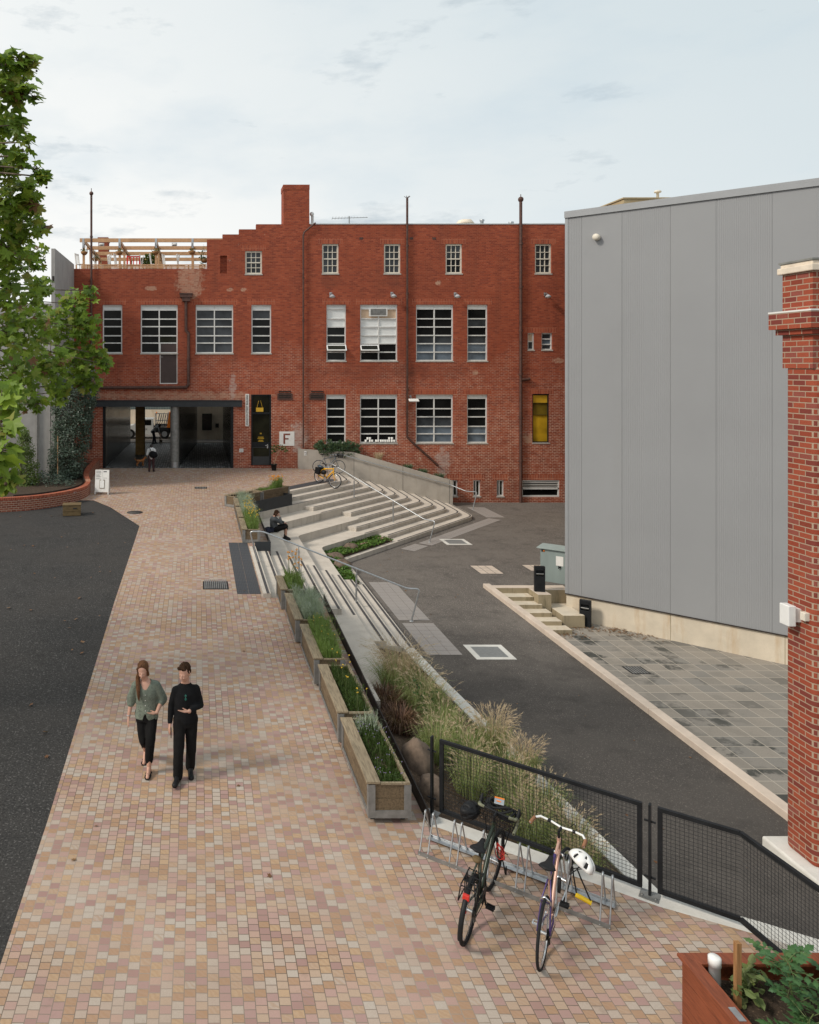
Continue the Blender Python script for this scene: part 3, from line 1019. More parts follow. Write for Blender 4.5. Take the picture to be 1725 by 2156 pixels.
# tactile tiles
tl = MB()
tl.box(1.04, 1.66, 19.6, 25.0, .2, .2)
tl = MB()
for i in range(18):
    a, b = 19.6 + .3 * i, 19.6 + .3 * i + .292
    for x in (1.04, 1.35):
        tl.quad((x, a, zl(a) + .006), (x + .302, a, zl(a) + .006), (x + .302, b, zl(b) + .006), (x, b, zl(b) + .006))
tag(tl.build("tactile_mat", M['tactile_dark']), "long dark ribbed tactile mat set in paving at top of near steps", "tactile mat")
tl = MB()
for i in range(26):
    t = 26.8 + .3 * i
    if t > 31.9: break
    a, b, c, d_ = on_td(t, -20.72), on_td(t + .292, -20.72), on_td(t + .292, -21.3), on_td(t, -21.3)
    tl.quad(*[(p[0], p[1], zl(p[1]) + .006) for p in (a, b, c, d_)])
tag(tl.build("tactile_mat", M['tactile_dark']), "dark ribbed tactile mat behind yellow bicycle at top of far steps", "tactile mat")
tl = MB()
def tiles(mb, p0, u, v, nu, nv, z, s=.3):
    for i in range(nu):
        for j in range(nv):
            q = [Vector(p0) + Vector(u) * (s * (i + a)) + Vector(v) * (s * (j + b)) for a, b in ((.012, .012), (.988, .012), (.988, .988), (.012, .988))]
            mb.quad(*[(p.x, p.y, z) for p in q])
tiles(tl, (5.83, 21.95), (0, 1), (1, 0), 13, 3, ZR + .006)
tag(tl.build("tactile_strip", M['tactile_grey']), "grey tactile tile strip on asphalt at foot of near steps, farther half behind handrail base", "tactile strip")
tl = MB()
tiles(tl, (5.85, 19.3), (0, 1), (1, 0), 8, 3, ZR + .006)
tag(tl.build("tactile_strip", M['tactile_grey']), "grey tactile tile strip on asphalt at foot of near steps, nearer half", "tactile strip")
tl = MB()
tiles(tl, on_td(27.9, -15.0), (UX, UY), (NX, NY), 4, 2, ZR + .006)
tag(tl.build("tactile_strip", M['tactile_grey']), "short grey tactile strip left of far handrail foot", "tactile strip")
tl = MB()
tiles(tl, on_td(29.3, -14.95), (UX, UY), (NX, NY), 24, 2, ZR + .006)
tag(tl.build("tactile_strip", M['tactile_grey']), "long skewed grey tactile strip along foot of far steps", "tactile strip")
tl = MB()
tiles(tl, (14.1, 37.0), (0, 1), (1, 0), 9, 3, ZR + .006)
tag(tl.build("tactile_strip", M['tactile_grey']), "grey tactile strip on asphalt by foot of wall handrail", "tactile strip")

# sloping concrete wall in front of the brick building
cw = MB()
W0, W1 = (5.45, 40.9), (13.45, 39.95)
wall_top = [(5.45, 1.90), (5.85, 1.84), (8.35, 1.73), (13.45, .30)]
for (xa, za), (xb, zb) in zip(wall_top[:-1], wall_top[1:]):
    ya, yb = Yw(xa), Yw(xb)
    cw.add([(xa, ya, ZR - .1), (xb, yb, ZR - .1), (xb, yb, zb), (xa, ya, za), (xa, ya + .2, ZR - .1), (xb, yb + .2, ZR - .1), (xb, yb + .2, zb), (xa, ya + .2, za)],
           [(0, 1, 2, 3), (5, 4, 7, 6), (3, 2, 6, 7)])
cw.add([(13.45, 39.95, ZR - .1), (13.45, 41.1, ZR - .1), (13.45, 41.1, .30), (13.45, 39.95, .30)], [(0, 1, 2, 3)])
cw.add([(5.45, 40.9, .5), (5.45, 41.1, .5), (5.45, 41.1, 1.9), (5.45, 40.9, 1.9)], [(3, 2, 1, 0)])
cwo = tag(cw.build("concrete_planter_wall", M['concrete_grey']), "sloping grey concrete wall between far steps and brick building", "wall")
jt = MB()
for x, z in ((8.37, 1.72), (10.9, 1.01), (13.28, .34)):
    jt.box(x, x + .018, Yw(x) - .004, Yw(x) + .02, ZR, z)
put(jt, "joint_line", M['steel_char'], cwo)
so = MB()
so.add([(5.5, Yw(5.5) + .2, 1.65), (8.35, Yw(8.35) + .2, 1.55), (8.35, 41.15, 1.55), (5.5, 41.15, 1.65)], [(0, 1, 2, 3)])
so.add([(8.35, Yw(8.35) + .2, 1.55), (13.4, Yw(13.4) + .2, .12), (13.4, 41.15, .12), (8.35, 41.15, 1.55)], [(0, 1, 2, 3)])
so.build("wall_bed_soil", M['soil'], kind='structure')

# court kerb
ck = MB()
for a, b in zip([8.0, 12, 16, 20], [12, 16, 20, 25.25]):
    ck.box(9.50, 9.72, a + .004, b - .004, ZC - .2, ZR + .13)
tag(ck.build("court_kerb", M['kerb'], bevel=.012), "long pinkish concrete kerb separating asphalt road from sunken stone court", "kerb")

# steps down into the court
GD = Vector((-1.0625, 1.0)).normalized()      # along the grey wall, away from its near end
GNl = Vector((-GD.y, GD.x)) * -1               # out of the grey wall is -GNl
gc = Vector((11.9, 24.5))                      # far-left corner of the grey wall
cs = empty("court_steps", (10.6, 24.6, ZC), 0, "mossy concrete steps with side blocks leading down to sunken court", "steps")
st = MB()
st.mi = 0
rise = (ZR - ZC) / 6
xs0 = 9.74
# flight runs along +X,-Y ; treads step down towards the court
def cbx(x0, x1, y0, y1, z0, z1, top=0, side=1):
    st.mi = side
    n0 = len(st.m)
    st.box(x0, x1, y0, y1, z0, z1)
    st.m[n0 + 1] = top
for i in range(5):
    zt = ZR - rise * (i + 1)
    y1 = 25.05 - .40 * i
    cbx(9.73, 10.9 + .12 * i, y1 - .42, y1, ZC - .05, zt, 0, 1)
cbx(9.73, 12.2, 25.05, 25.36, ZC - .05, ZR + .04, 2, 1)              # top landing and back wall
cbx(10.92, 11.35, 24.32, 25.04, ZC - .05, ZR + .035, 2, 1)           # block carrying the lamp post
cbx(11.36, 12.15, 24.86, 25.045, ZC - .05, ZR + .03, 2, 1)           # back wall
cbx(11.37, 12.05, 23.6, 24.84, ZC - .05, ZR - .40, 0, 1)             # mossy bench block
cbx(9.735, 10.1, 23.85, 24.2, ZC - .05, ZR - .22, 0, 1)              # kerb-side blocks
cbx(9.735, 10.2, 22.75, 23.15, ZC - .05, ZR - .50, 0, 1)
put(st, "step_blocks", [M['concrete_court'], M['concrete_moss'], M['kerb']], cs, .01)
lt = MB()
random.seed(3)
for cx_, cy_, n, sp in ((11.1, 22.95, 90, .3), (11.85, 23.55, 60, .25), (12.9, 23.3, 130, .42), (13.4, 22.9, 60, .3)):
    for i in range(n):
        x, y = cx_ + random.gauss(0, sp), cy_ + random.gauss(0, sp * .5)
        a = random.random() * 6.28
        s = random.uniform(.02, .05)
        z = ZC + .01 + random.random() * .03
        lt.quad((x + s * math.cos(a), y + s * math.sin(a), z), (x - s * .5 * math.sin(a), y + s * .5 * math.cos(a), z + .01), (x - s * math.cos(a), y - s * math.sin(a), z), (x + s * .5 * math.sin(a), y - s * .5 * math.cos(a), z + .012))
tag(lt.build("leaf_litter", M['dry']), kind='stuff')

# covers let into the road and the paving
def frame_cover(x0, y0, s, z, lab, round_=0.0):
    e = empty("manhole_cover", (x0 + s / 2, y0 + s / 2, z), 0, lab, "manhole cover")
    m = MB()
    b = s * .14
    for q in ((0, s, 0, b), (0, s, s - b, s), (0, b, b, s - b), (s - b, s, b, s - b)):
        m.box(x0 + q[0], x0 + q[1], y0 + q[2], y0 + q[3], z - .02, z + .008)
    put(m, "frame", M['concrete_white'], e)
    m = MB(); m.box(x0 + b, x0 + s - b, y0 + b, y0 + s - b, z - .02, z + .005)
    put(m, "lid", M['cover'], e)
c = G(986, 1358, ZR)
frame_cover(7.0, 19.0, 1.0, ZR, "square steel manhole lid in white concrete frame, larger and nearer one")
frame_cover(10.3, 31.3, 1.05, ZR, "square steel manhole lid in white concrete frame beside far steps")
def slab_cover(x0, y0, w, l, z, lab, rows=5, cols=3):
    e = empty("brick_infill_cover", (x0 + w / 2, y0 + l / 2, z), 0, lab, "cover")
    m = MB()
    for i in range(rows):
        for j in range(cols):
            m.box(x0 + w * (j + .04) / cols, x0 + w * (j + .96) / cols, y0 + l * (i + .06) / rows, y0 + l * (i + .94) / rows, z - .02, z + .006)
    put(m, "pavers", M['kerb'], e)
    m = MB(); m.box(x0 - .02, x0 + w + .02, y0 - .02, y0 + l + .02, z - .03, z + .004)
    put(m, "frame", M['grate'], e)
slab_cover(10.05, 26.9, .82, 1.1, ZR, "pinkish paver filled service cover in the asphalt near bollard light")
slab_cover(12.0, 27.3, .9, .8, ZR, "pinkish paver filled service cover beside green cabinet", 4, 3)
def grate(p, w, l, lab, n=9):
    e = empty("drain_grate", p, 0, lab, "drain grate")
    m = MB()
    for i in range(n):
        x = p.x - w / 2 + w * (i + .5) / n
        m.box(x - w / n * .28, x + w / n * .28, p.y - l / 2, p.y + l / 2, p.z - .01, p.z + .008)
    put(m, "bars", M['galv_dull'], e)
    m = MB(); m.box(p.x - w / 2 - .03, p.x + w / 2 + .03, p.y - l / 2 - .03, p.y + l / 2 + .03, p.z - .03, p.z + .004)
    put(m, "frame", M['steel_black'], e)
grate(GL(454, 1230), .62, .85, "grey slotted drain grate in paving left of the near steps", 12)
grate(GL(423, 1027), .5, .5, "small dark drain grate in paving near tunnel entrance", 7)
c = G(1340, 1411, ZC)
grate(Vector((c.x, c.y, ZC)), .45, .45, "small rusty drain grate in the stained court paving", 6)
m = MB(); p = GL(284, 1079)
m.lathe([(.0001, .004), (.27, .004), (.27, .009), (.0001, .009)], p, 24)
m.lathe([(.27, -.01), (.31, -.01), (.31, .012), (.27, .012)], p, 24, caps=False)
tag(m.build("round_cover", M['grate']), "round iron cover set in paving near sandwich board", "manhole cover")

# ================================================================== the brick building
BX = lambda zx: FB(zx, 0)[0]
openings = []      # x0, x1, z0, z1, depth, soldier
def opA(x0, x1, y0, y1, **k):
    a, b = FA(x0, y1), FA(x1, y0)
    openings.append(dict(x0=a[0], x1=b[0], z0=a[1], z1=b[1], **k)); return openings[-1]
def opB(x0, x1, y0, y1, **k):
    a, b = FB(x0, y1), FB(x1, y0)
    openings.append(dict(x0=a[0], x1=b[0], z0=a[1], z1=b[1], **k)); return openings[-1]
wins = {}
wins['sA'] = opA(1443, 1543, 535, 672, s=1)
niche = opA(1296, 1336, 563, 668, s=0)
wins['a1'] = opA(604, 720, 852, 1138, s=1)
wins['a2'] = opA(828, 1046, 852, 1138, s=1)
dr_up = opA(940, 1045, 1138.001, 1318, s=0)
wins['a3'] = opA(1152, 1373, 852, 1138, s=1)
wins['a4'] = opA(1480, 1597, 852, 1138, s=1)
tun = opA(606, 1374, 1440, 1825, s=0)
door = opA(1478, 1597, 1380, 1798, s=1)
for i, x in enumerate((410, 718, 1025, 1470)):
    wins['s%d' % i] = opB(x, x + 83, 365, 513, s=1)
for i, (x0, x1) in enumerate(((432, 530), (600, 786), (878, 1064), (1133, 1235))):
    wins['m%d' % i] = opB(x0, x1, 667, 948, s=1)
    wins['l%d' % i] = opB(x0 - 1, x1 - 1, 1115, 1357, s=1)
wins['p0'] = opB(1434, 1467, 808, 893, s=1)
wins['p1'] = opB(1503, 1557, 808, 893, s=1)
yel = opB(1457, 1541, 1112, 1355, s=1)
for i, x in enumerate((1050, 1163, 1280)):
    wins['b%d' % i] = opB(x, x + 36, 1541, 1622, s=1)
louv = opB(1405, 1592, 1541, 1625, s=1)

XLb, XRb = FA(432, 0)[0], 24.0
prof = [(XLb, FA(0, 640)[1]), (FA(1218, 0)[0], FA(0, 468)[1]), (FA(1310, 0)[0], FA(0, 438)[1]), (FA(1407, 0)[0], FA(0, 408)[1]), (FA(1508, 0)[0], FA(0, 378)[1]), (FB(347, 0)[0], FB(0, 268)[1])]
def top_at(x):
    z = prof[0][1]
    for px_, pz in prof:
        if x >= px_: z = pz
    return z
ZB = -1.6
bw = MB()
xs = sorted(set([XLb, XRb] + [p[0] for p in prof] + sum([[o['x0'], o['x1']] + ([o['x0'] - .22, o['x1'] + .22] if o['s'] else []) for o in openings], []) + [FA(1040, 0)[0], FA(1195, 0)[0]]))
zs = sorted(set([ZB] + [p[1] for p in prof] + sum([[o['z0'], o['z1']] + ([o['z1'] + .3] if o['s'] else []) for o in openings], []) + [FA(0, 650)[1], FA(0, 782)[1]]))
pA, pB = FA(1040, 782), FA(1195, 650)
for xa, xb in zip(xs[:-1], xs[1:]):
    for za, zb in zip(zs[:-1], zs[1:]):
        x, z = (xa + xb) / 2, (za + zb) / 2
        if z > top_at(x) or x < XLb: continue
        if any(o['x0'] < x < o['x1'] and o['z0'] < z < o['z1'] for o in openings): continue
        bw.mi = 0
        if any(o['s'] and o['x0'] - .22 < x < o['x1'] + .22 and o['z1'] < z < o['z1'] + .3 for o in openings): bw.mi = 1
        bw.quad((xa, YF, za), (xb, YF, za), (xb, YF, zb), (xa, YF, zb))
bw.mi = 0
for o in openings:
    if o is tun: continue
    a, b, c, d, D = o['x0'], o['x1'], o['z0'], o['z1'], YF + .22
    bw.quad((a, YF, c), (a, YF, d), (a, D, d), (a, D, c))
    bw.quad((b, YF, d), (b, YF, c), (b, D, c), (b, D, d))
    bw.quad((a, YF, d), (b, YF, d), (b, D, d), (a, D, d))
    bw.quad((b, YF, c), (a, YF, c), (a, D, c), (b, D, c))
# niche back, parapet tops, ends
n = niche
bw.quad((n['x0'], YF + .2, n['z0']), (n['x1'], YF + .2, n['z0']), (n['x1'], YF + .2, n['z1']), (n['x0'], YF + .2, n['z1']))
px2 = [p[0] for p in prof] + [XRb]
for i, (x, z) in enumerate(prof):
    bw.quad((x, YF, z), (px2[i + 1], YF, z), (px2[i + 1], YF + .35, z), (x, YF + .35, z))
    zp = prof[i - 1][1] if i else ZB
    bw.quad((x, YF + .35, min(zp, z)), (x, YF, min(zp, z)), (x, YF, max(zp, z)), (x, YF + .35, max(zp, z)))
    bw.quad((px2[i + 1], YF + .35, z), (px2[i + 1], YF + .35, 4.3), (x, YF + .35, 4.3), (x, YF + .35, z))
bld = empty("brick_factory", (6, YF, 0), 0, "three storey red brick factory building with stepped parapet and tunnel", "building")
put(bw, "wall", [M['brick_front'], M['brick_soldier']], bld)

def pane_grid(o, cols, rows, parent, fm, panes, depth=.13, fw=.062, mw=.062, name="window", blind=0.0):
    """rows: heights from the top as fractions; panes[r][c] = material key"""
    x0, x1, z0, z1 = o['x0'] + .004, o['x1'] - .004, o['z0'] + .004, o['z1'] - .004
    y = YF + depth
    f = MB()
    f.box(x0, x1, y - .05, y + .04, z0, z0 + fw)
    f.box(x0, x1, y - .05, y + .04, z1 - fw, z1)
    f.box(x0, x0 + fw, y - .047, y + .037, z0 + fw, z1 - fw)
    f.box(x1 - fw, x1, y - .047, y + .037, z0 + fw, z1 - fw)
    ix0, ix1, iz0, iz1 = x0 + fw, x1 - fw, z0 + fw, z1 - fw
    cu = [0]
    for c in cols: cu.append(cu[-1] + c)
    cu = [c / cu[-1] for c in cu]
    ru = [0]
    for r in rows: ru.append(ru[-1] + r)
    ru = [r / ru[-1] for r in ru]
    for c in cu[1:-1]:
        x = ix0 + (ix1 - ix0) * c
        f.box(x - mw / 2, x + mw / 2, y - .042, y + .03, iz0, iz1)
    for r in ru[1:-1]:
        z = iz1 - (iz1 - iz0) * r
        f.box(ix0, ix1, y - .045, y + .033, z - mw / 2, z + mw / 2)
    w = put(f, name, fm, parent)
    gl = MB()
    keys = []
    for i in range(len(rows)):
        for j in range(len(cols)):
            k = panes[i % len(panes)]
            k = k if isinstance(k, str) else k[j % len(k)]
            if k not in keys: keys.append(k)
            gl.mi = keys.index(k)
            xa, xb = ix0 + (ix1 - ix0) * cu[j], ix0 + (ix1 - ix0) * cu[j + 1]
            za, zb = iz1 - (iz1 - iz0) * ru[i + 1], iz1 - (iz1 - iz0) * ru[i]
            gl.quad((xa, y + .012, za), (xb, y + .012, za), (xb, y + .012, zb), (xa, y + .012, zb))
    put(gl, "panes", [M[k] for k in keys], w)
    s = MB()
    s.box(x0 - .03, x1 + .03, YF - .025, y - .052, z0 - .06, z0 + .004)
    put(s, "sill", M['sill'], w)
    return w
WF, CF = M['white_frame'], M['cream_frame']
hd = .08       # white head strip
for k in ('sA', 's0', 's1', 's2', 's3'):
    pan = ['g_grey', 'g_grey', 'g_grey', 'g_grey'] if k != 's2' else ['g_grey', 'g_grey', 'g_dark', 'g_dark']
    w = pane_grid(wins[k], [1, 1, 1], [1, 1.05, 1, 1], bld, CF, pan, fw=.085, mw=.032)
    o = wins[k]
    m = MB(); zc = (o['z0'] + o['z1']) / 2
    m.box(o['x0'] + .09, o['x1'] - .09, YF + .07, YF + .086, zc - .03, zc + .03)
    put(m, "meeting_rail", CF, w)
A5 = [.085, .20, .165, .20, .16, .20]
pane_grid(wins['a1'], [1], A5, bld, WF, ['blind', 'g_dark'] + ['g_dark'] * 4)
pane_grid(wins['a2'], [1, 1], A5, bld, WF, ['blind', 'g_dark', 'g_dark', 'g_dark', ['g_dark', 'g_olive'], ['g_dark', 'door_brown']])
pane_grid(wins['a3'], [1, 1], A5, bld, WF, ['blind', 'g_grey', 'g_grey', 'g_grey', 'g_grey', 'g_grey'])
pane_grid(wins['a4'], [1], A5, bld, WF, ['blind', 'g_grey', 'g_dark', 'g_dark', 'g_dark', 'g_grey'])
A6 = [.055, .18, .15, .155, .15, .155, .14]
pane_grid(wins['m0'], [1], A6, bld, WF, ['blind', 'blind', 'blind', 'g_dark', 'g_dark', 'g_dark', 'g_dark'])
wm1 = pane_grid(wins['m1'], [1, 1], A6, bld, WF, ['blind', 'ply', 'blind', 'blind', 'blind', 'g_dark', 'g_dark'])
pane_grid(wins['m2'], [1, 1], A6, bld, WF, ['blind', 'g_dark', 'g_dark', 'g_dark', 'g_grey', 'g_frost', 'g_frost'])
pane_grid(wins['m3'], [1], A6, bld, WF, ['blind', 'g_dark', 'g_grey', 'g_dark', 'g_grey', 'g_frost', 'g_frost'])
L6 = [.055, .225, .175, .205, .16, .17]
pane_grid(wins['l0'], [1], L6, bld, WF, ['blind', 'g_dark', 'g_dark', 'g_dark', 'g_dark', 'g_dark'])
wl1 = pane_grid(wins['l1'], [1, 1], L6, bld, WF, ['blind', 'g_dark', 'g_dark', 'g_dark', 'g_dark', 'g_dark'])
pane_grid(wins['l2'], [1, 1], L6, bld, WF, ['blind', 'g_dark', 'g_dark', 'g_grey', 'g_frost', 'g_frost'])
pane_grid(wins['l3'], [1], L6, bld, WF, ['blind', 'g_dark', 'g_dark', 'g_dark', 'g_frost', 'g_frost'])
pane_grid(wins['p0'], [1], [1, 1], bld, WF, ['ply', 'g_grey'])
pane_grid(wins['p1'], [1], [1, 1.1, .9], bld, WF, ['g_grey', 'g_frost', 'g_grey'])
for k in ('b0', 'b1', 'b2'):
    pane_grid(wins[k], [.6, 1], [1], bld, WF, [['g_dark', 'g_olive']])
pane_grid(yel, [1], [.17, .26, .57], bld, M['steel_black'], ['yellow_paint', 'g_yellow_dk', 'g_yellow'], depth=.1, fw=.06, mw=.012)
# open awning sashes
def sash(o, xf0, xf1, r0, r1, par):
    x0 = o['x0'] + (o['x1'] - o['x0']) * xf0; x1 = o['x0'] + (o['x1'] - o['x0']) * xf1
    zt = o['z1'] - (o['z1'] - o['z0']) * r0; zb = o['z1'] - (o['z1'] - o['z0']) * r1
    h = zt - zb
    a = R(38)
    T = Matrix.Translation((0, YF + .06, zt)) @ Matrix.Rotation(-a, 4, 'X')
    m = MB()
    for q in ((x0, x1, -.06, 0), (x0, x1, -h, -h + .06), (x0, x0 + .06, -h + .06, -.06), (x1 - .06, x1, -h + .06, -.06)):
        m.box(q[0], q[1], -.02, .02, q[2], q[3], T)
    s = put(m, "open_sash", M['white_gloss'], par)
    m = MB(); m.box(x0 + .06, x1 - .06, -.004, .004, -h + .06, -.06, T)
    put(m, "sash_glass", M['g_olive'], s)
sash(wins['m0'], .0, 1.0, .715, .845, bld)
sash(wins['m1'], .0, .49, .715, .845, bld)
# air conditioner vent in the plywood
o = wins['m1']
a, b = FB(645, 725), FB(736, 685)
m = MB(); m.box(a[0], b[0], YF + .02, YF + .10, a[1], b[1])
q = put(m, "vent_box", M['white'], bld)
m = MB()
for i in range(7):
    z = a[1] + .06 + i * (b[1] - a[1] - .1) / 7
    m.box(a[0] + .08, b[0] - .08, YF + .008, YF + .02, z, z + .055)
put(m, "slats", M['galv_dull'], q)
# upper door
o = dr_up
m = MB(); m.box(o['x0'] + .05, o['x1'] - .05, YF + .1, YF + .16, o['z0'] + .05, FA(0, 1082)[1])
ud = put(m, "upper_door", M['door_brown'], bld)
m = MB()
m.box(o['x0'], o['x0'] + .05, YF + .06, YF + .17, o['z0'], FA(0, 1076)[1]); m.box(o['x1'] - .05, o['x1'], YF + .06, YF + .17, o['z0'], FA(0, 1076)[1])
m.box(o['x0'], o['x1'], YF + .02, YF + .17, o['z0'] - .03, o['z0'] + .05)
put(m, "door_frame", WF, ud)
m = MB(); a = FA(953, 1160); m.ball((a[0], YF + .07, a[1]), .035)
put(m, "knob", M['chrome'], ud)
# ground door
o = door
m = MB(); m.box(o['x0'] + .09, o['x1'] - .09, YF + .06, YF + .10, o['z0'] + .02, FA(0, 1665)[1])
gdoor = put(m, "glazed_door", M['door_char'], bld)
m = MB()
m.box(o['x0'] + .002, o['x0'] + .08, YF + .03, YF + .14, o['z0'], o['z1']); m.box(o['x1'] - .08, o['x1'] - .002, YF + .03, YF + .14, o['z0'], o['z1'])
m.box(o['x0'] + .08, o['x1'] - .08, YF + .035, YF + .135, o['z1'] - .08, o['z1'])
m.box(o['x0'] + .08, o['x1'] - .08, YF + .035, YF + .135, FA(0, 1496)[1], FA(0, 1486)[1])
m.box(o['x0'] + .08, o['x1'] - .08, YF + .035, YF + .135, FA(0, 1690)[1], FA(0, 1662)[1])
put(m, "door_frame", M['steel_black'], gdoor)
m = MB()
m.quad((o['x0'] + .08, YF + .12, FA(0, 1662)[1]), (o['x1'] - .08, YF + .12, FA(0, 1662)[1]), (o['x1'] - .08, YF + .12, o['z1'] - .08), (o['x0'] + .08, YF + .12, o['z1'] - .08))
m.quad((o['x0'] + .12, YF + .052, FA(0, 1745)[1]), (o['x1'] - .12, YF + .052, FA(0, 1745)[1]), (o['x1'] - .12, YF + .052, FA(0, 1694)[1]), (o['x0'] + .12, YF + .052, FA(0, 1694)[1]))
put(m, "door_glass", M['g_olive'], gdoor)
m = MB(); a = FA(1575, 1680); m.tube([(a[0], YF + .06, a[1]), (a[0], YF - .01, a[1]), (a[0] - .12, YF - .01, a[1])], .016); m.cbox((a[0], YF + .04, a[1] - .05), (.06, .02, .22))
put(m, "handle", M['chrome'], gdoor)
m = MB(); a, b = FA(1508, 1482), FA(1551, 1458); m.box(a[0], b[0], YF + .09, YF + .11, a[1], b[1]); m.tube([(a[0] + .05, YF + .1, b[1]), ((a[0] + b[0]) / 2 - .05, YF + .1, b[1] + .38)], .008, 4); m.tube([(b[0] - .05, YF + .1, b[1]), ((a[0] + b[0]) / 2 + .05, YF + .1, b[1] + .38)], .008, 4)
put(m, "hanging_sign", M['yellow_paint'], gdoor)
m = MB()
for i, (wd, zz) in enumerate(((.10, 1612), (.30, 1632), (.36, 1640), (.22, 1650), (.30, 1656))):
    a = FA(1536, zz); m.box(a[0] - wd / 2, a[0] + wd / 2, YF + .112, YF + .118, a[1] - .025, a[1] + (.05 if i == 0 else .02))
put(m, "door_decal", M['g_yellow'], gdoor)
# basement louvre
o = louv
m = MB()
zm = FB(0, 1583)[1]
m.box(o['x0'], o['x1'], YF + .03, YF + .12, zm - .05, zm + .03); m.box(o['x0'], o['x1'], YF + .03, YF + .12, o['z0'], o['z0'] + .08); m.box(o['x0'], o['x1'], YF + .03, YF + .12, o['z1'] - .08, o['z1'])
m.box(o['x0'], o['x0'] + .06, YF + .03, YF + .12, o['z0'] + .08, o['z1'] - .08); m.box(o['x1'] - .06, o['x1'], YF + .03, YF + .12, o['z0'] + .08, o['z1'] - .08)
lv = put(m, "basement_window", WF, bld)
m = MB()
for i in range(7):
    z = zm + .05 + i * .125
    T = Matrix.Translation((0, YF + .08, z)) @ Matrix.Rotation(R(-35), 4, 'X')
    m.box(o['x0'] + .06, o['x1'] - .06, -.06, .06, -.008, .008, T)
put(m, "louvre_slats", M['white'], lv)
m = MB(); m.quad((o['x0'], YF + .15, o['z0']), (o['x1'], YF + .15, o['z0']), (o['x1'], YF + .15, o['z1']), (o['x0'], YF + .15, o['z1']))
put(m, "basement_glass", M['g_dark'], lv)
# wall vents and air bricks
for x0 in (187, 347):
    a, b = FB(x0, 1142), FB(x0 + 76, 1110)
    m = MB()
    m.box(a[0], b[0], YF - .03, YF + .002, a[1], a[1] + .07); m.box(a[0], b[0], YF - .03, YF + .002, b[1] - .07, b[1])
    m.box(a[0], a[0] + .08, YF - .03, YF + .002, a[1] + .07, b[1] - .07); m.box(b[0] - .08, b[0], YF - .03, YF + .002, a[1] + .07, b[1] - .07)
    m.box(a[0], b[0], YF - .004, YF - .002, a[1], b[1])
    v = put(m, "wall_vent", M['pipe'], bld)
    m = MB()
    for i in range(4):
        z = a[1] + .1 + i * .11
        m.box(a[0] + .08, b[0] - .08, YF - .022, YF - .006, z, z + .06)
    put(m, "vent_slats", M['steel_edge'], v)
m = MB()
for x in (605, 855, 968):
    a = FB(x, 338); m.box(a[0] - .10, a[0] + .10, YF - .006, YF + .01, a[1] - .06, a[1] + .06)
put(m, "air_bricks", M['pipe'], bld)
# chimney
a, b = FB(218, 268), FB(347, 72)
m = MB(); m.box(a[0], b[0], YF - .003, YF + 1.1, a[1] - .004, b[1]); m.box(a[0] - .02, b[0] + .01, YF - .02, YF + 1.11, b[1] - .25, b[1] + .02)
put(m, "chimney", M['brick_front'], bld)
# steel beam over the tunnel, jambs and rounded post
a, b = FA(545, 1452), FA(1424, 1413)
m = MB(); m.box(a[0], b[0], YF - .07, YF + .25, a[1], b[1])
m.box(a[0], b[0], YF - .12, YF - .0701, a[1], a[1] + .03); m.box(a[0], b[0], YF - .12, YF - .0701, b[1] - .03, b[1])
put(m, "steel_beam", M['steel_char'], bld)
ZT = FA(0, 1452)[1]
zf = zl(YF)
m = MB()
m.box(tun['x0'], tun['x0'] + .12, YF - .02, YF + .3, zf - .05, ZT); m.box(tun['x1'] - .14, tun['x1'], YF - .02, YF + .3, zf - .05, ZT)
put(m, "steel_jambs", M['steel_black'], bld)
# downpipes
PR = .075
def pipe(pts, r=PR, name="downpipe", col_every=2.6, top=None):
    m = MB(); m.tube(pts, r, 10)
    for a, b in zip(pts[:-1], pts[1:]):
        a, b = Vector(a), Vector(b)
        L = (b - a).length
        k = int(L / col_every)
        for i in range(1, k + 1):
            c = a.lerp(b, i / (k + 1)); d = (b - a).normalized()
            m.tube([c - d * .05, c + d * .05], r * 1.35, 10)
    if top:
        m.ball(top, r * 1.9, 8)
        m.tube([Vector(top) + Vector((0, 0, .1)), Vector(top) + Vector((0, 0, .28))], .02, 6)
    return put(m, name, M['pipe'], bld)
YP = YF - .11
def PB(x, y, yy=YP): q = FB(x, y); return (q[0], yy, q[1])
def PA(x, y, yy=YP): q = FA(x, y); return (q[0], yy, q[1])
pipe([PB(831, 140), PB(831, 1325), PB(846, 1342), PB(985, 1468)], .06, top=None)
m = MB(); c = PB(831, 140)
for i in range(6):
    a_ = i * 1.05
    m.tube([c, (c[0] + .16 * math.cos(a_), c[1] + .16 * math.sin(a_), c[2] + .1)], .016, 5)
put(m, "vent_cowl", M['pipe'], bld)
pipe([PB(1395, 150), PB(1395, 1662)], .08, top=PB(1395, 146))
pipe([PB(1395, 1040), PB(1425, 1040), PB(1440, 1036)], .075)
pipe([PB(315, 1380), PB(315, 325), PB(320, 308), PB(376, 262)], .045)
pipe([PA(540, 205), PA(540, 1700)], .06, top=PA(540, 200))
pipe([PA(1095, 815), PA(1095, 1005), PA(1110, 1022), PA(1110, 1322), PA(1096, 1338), PA(590, 1340)], .085)
m = MB(); a, b = FA(1060, 822), FA(1132, 785)
m.box(a[0], b[0], YF - .28, YF - .002, a[1] + .12, b[1]); m.box(a[0] + .12, b[0] - .12, YF - .24, YF - .003, a[1] - .1, a[1] + .12); m.box(a[0] - .03, b[0] + .03, YF - .31, YF - .001, b[1] - .06, b[1])
put(m, "rainwater_head", M['pipe'], bld)
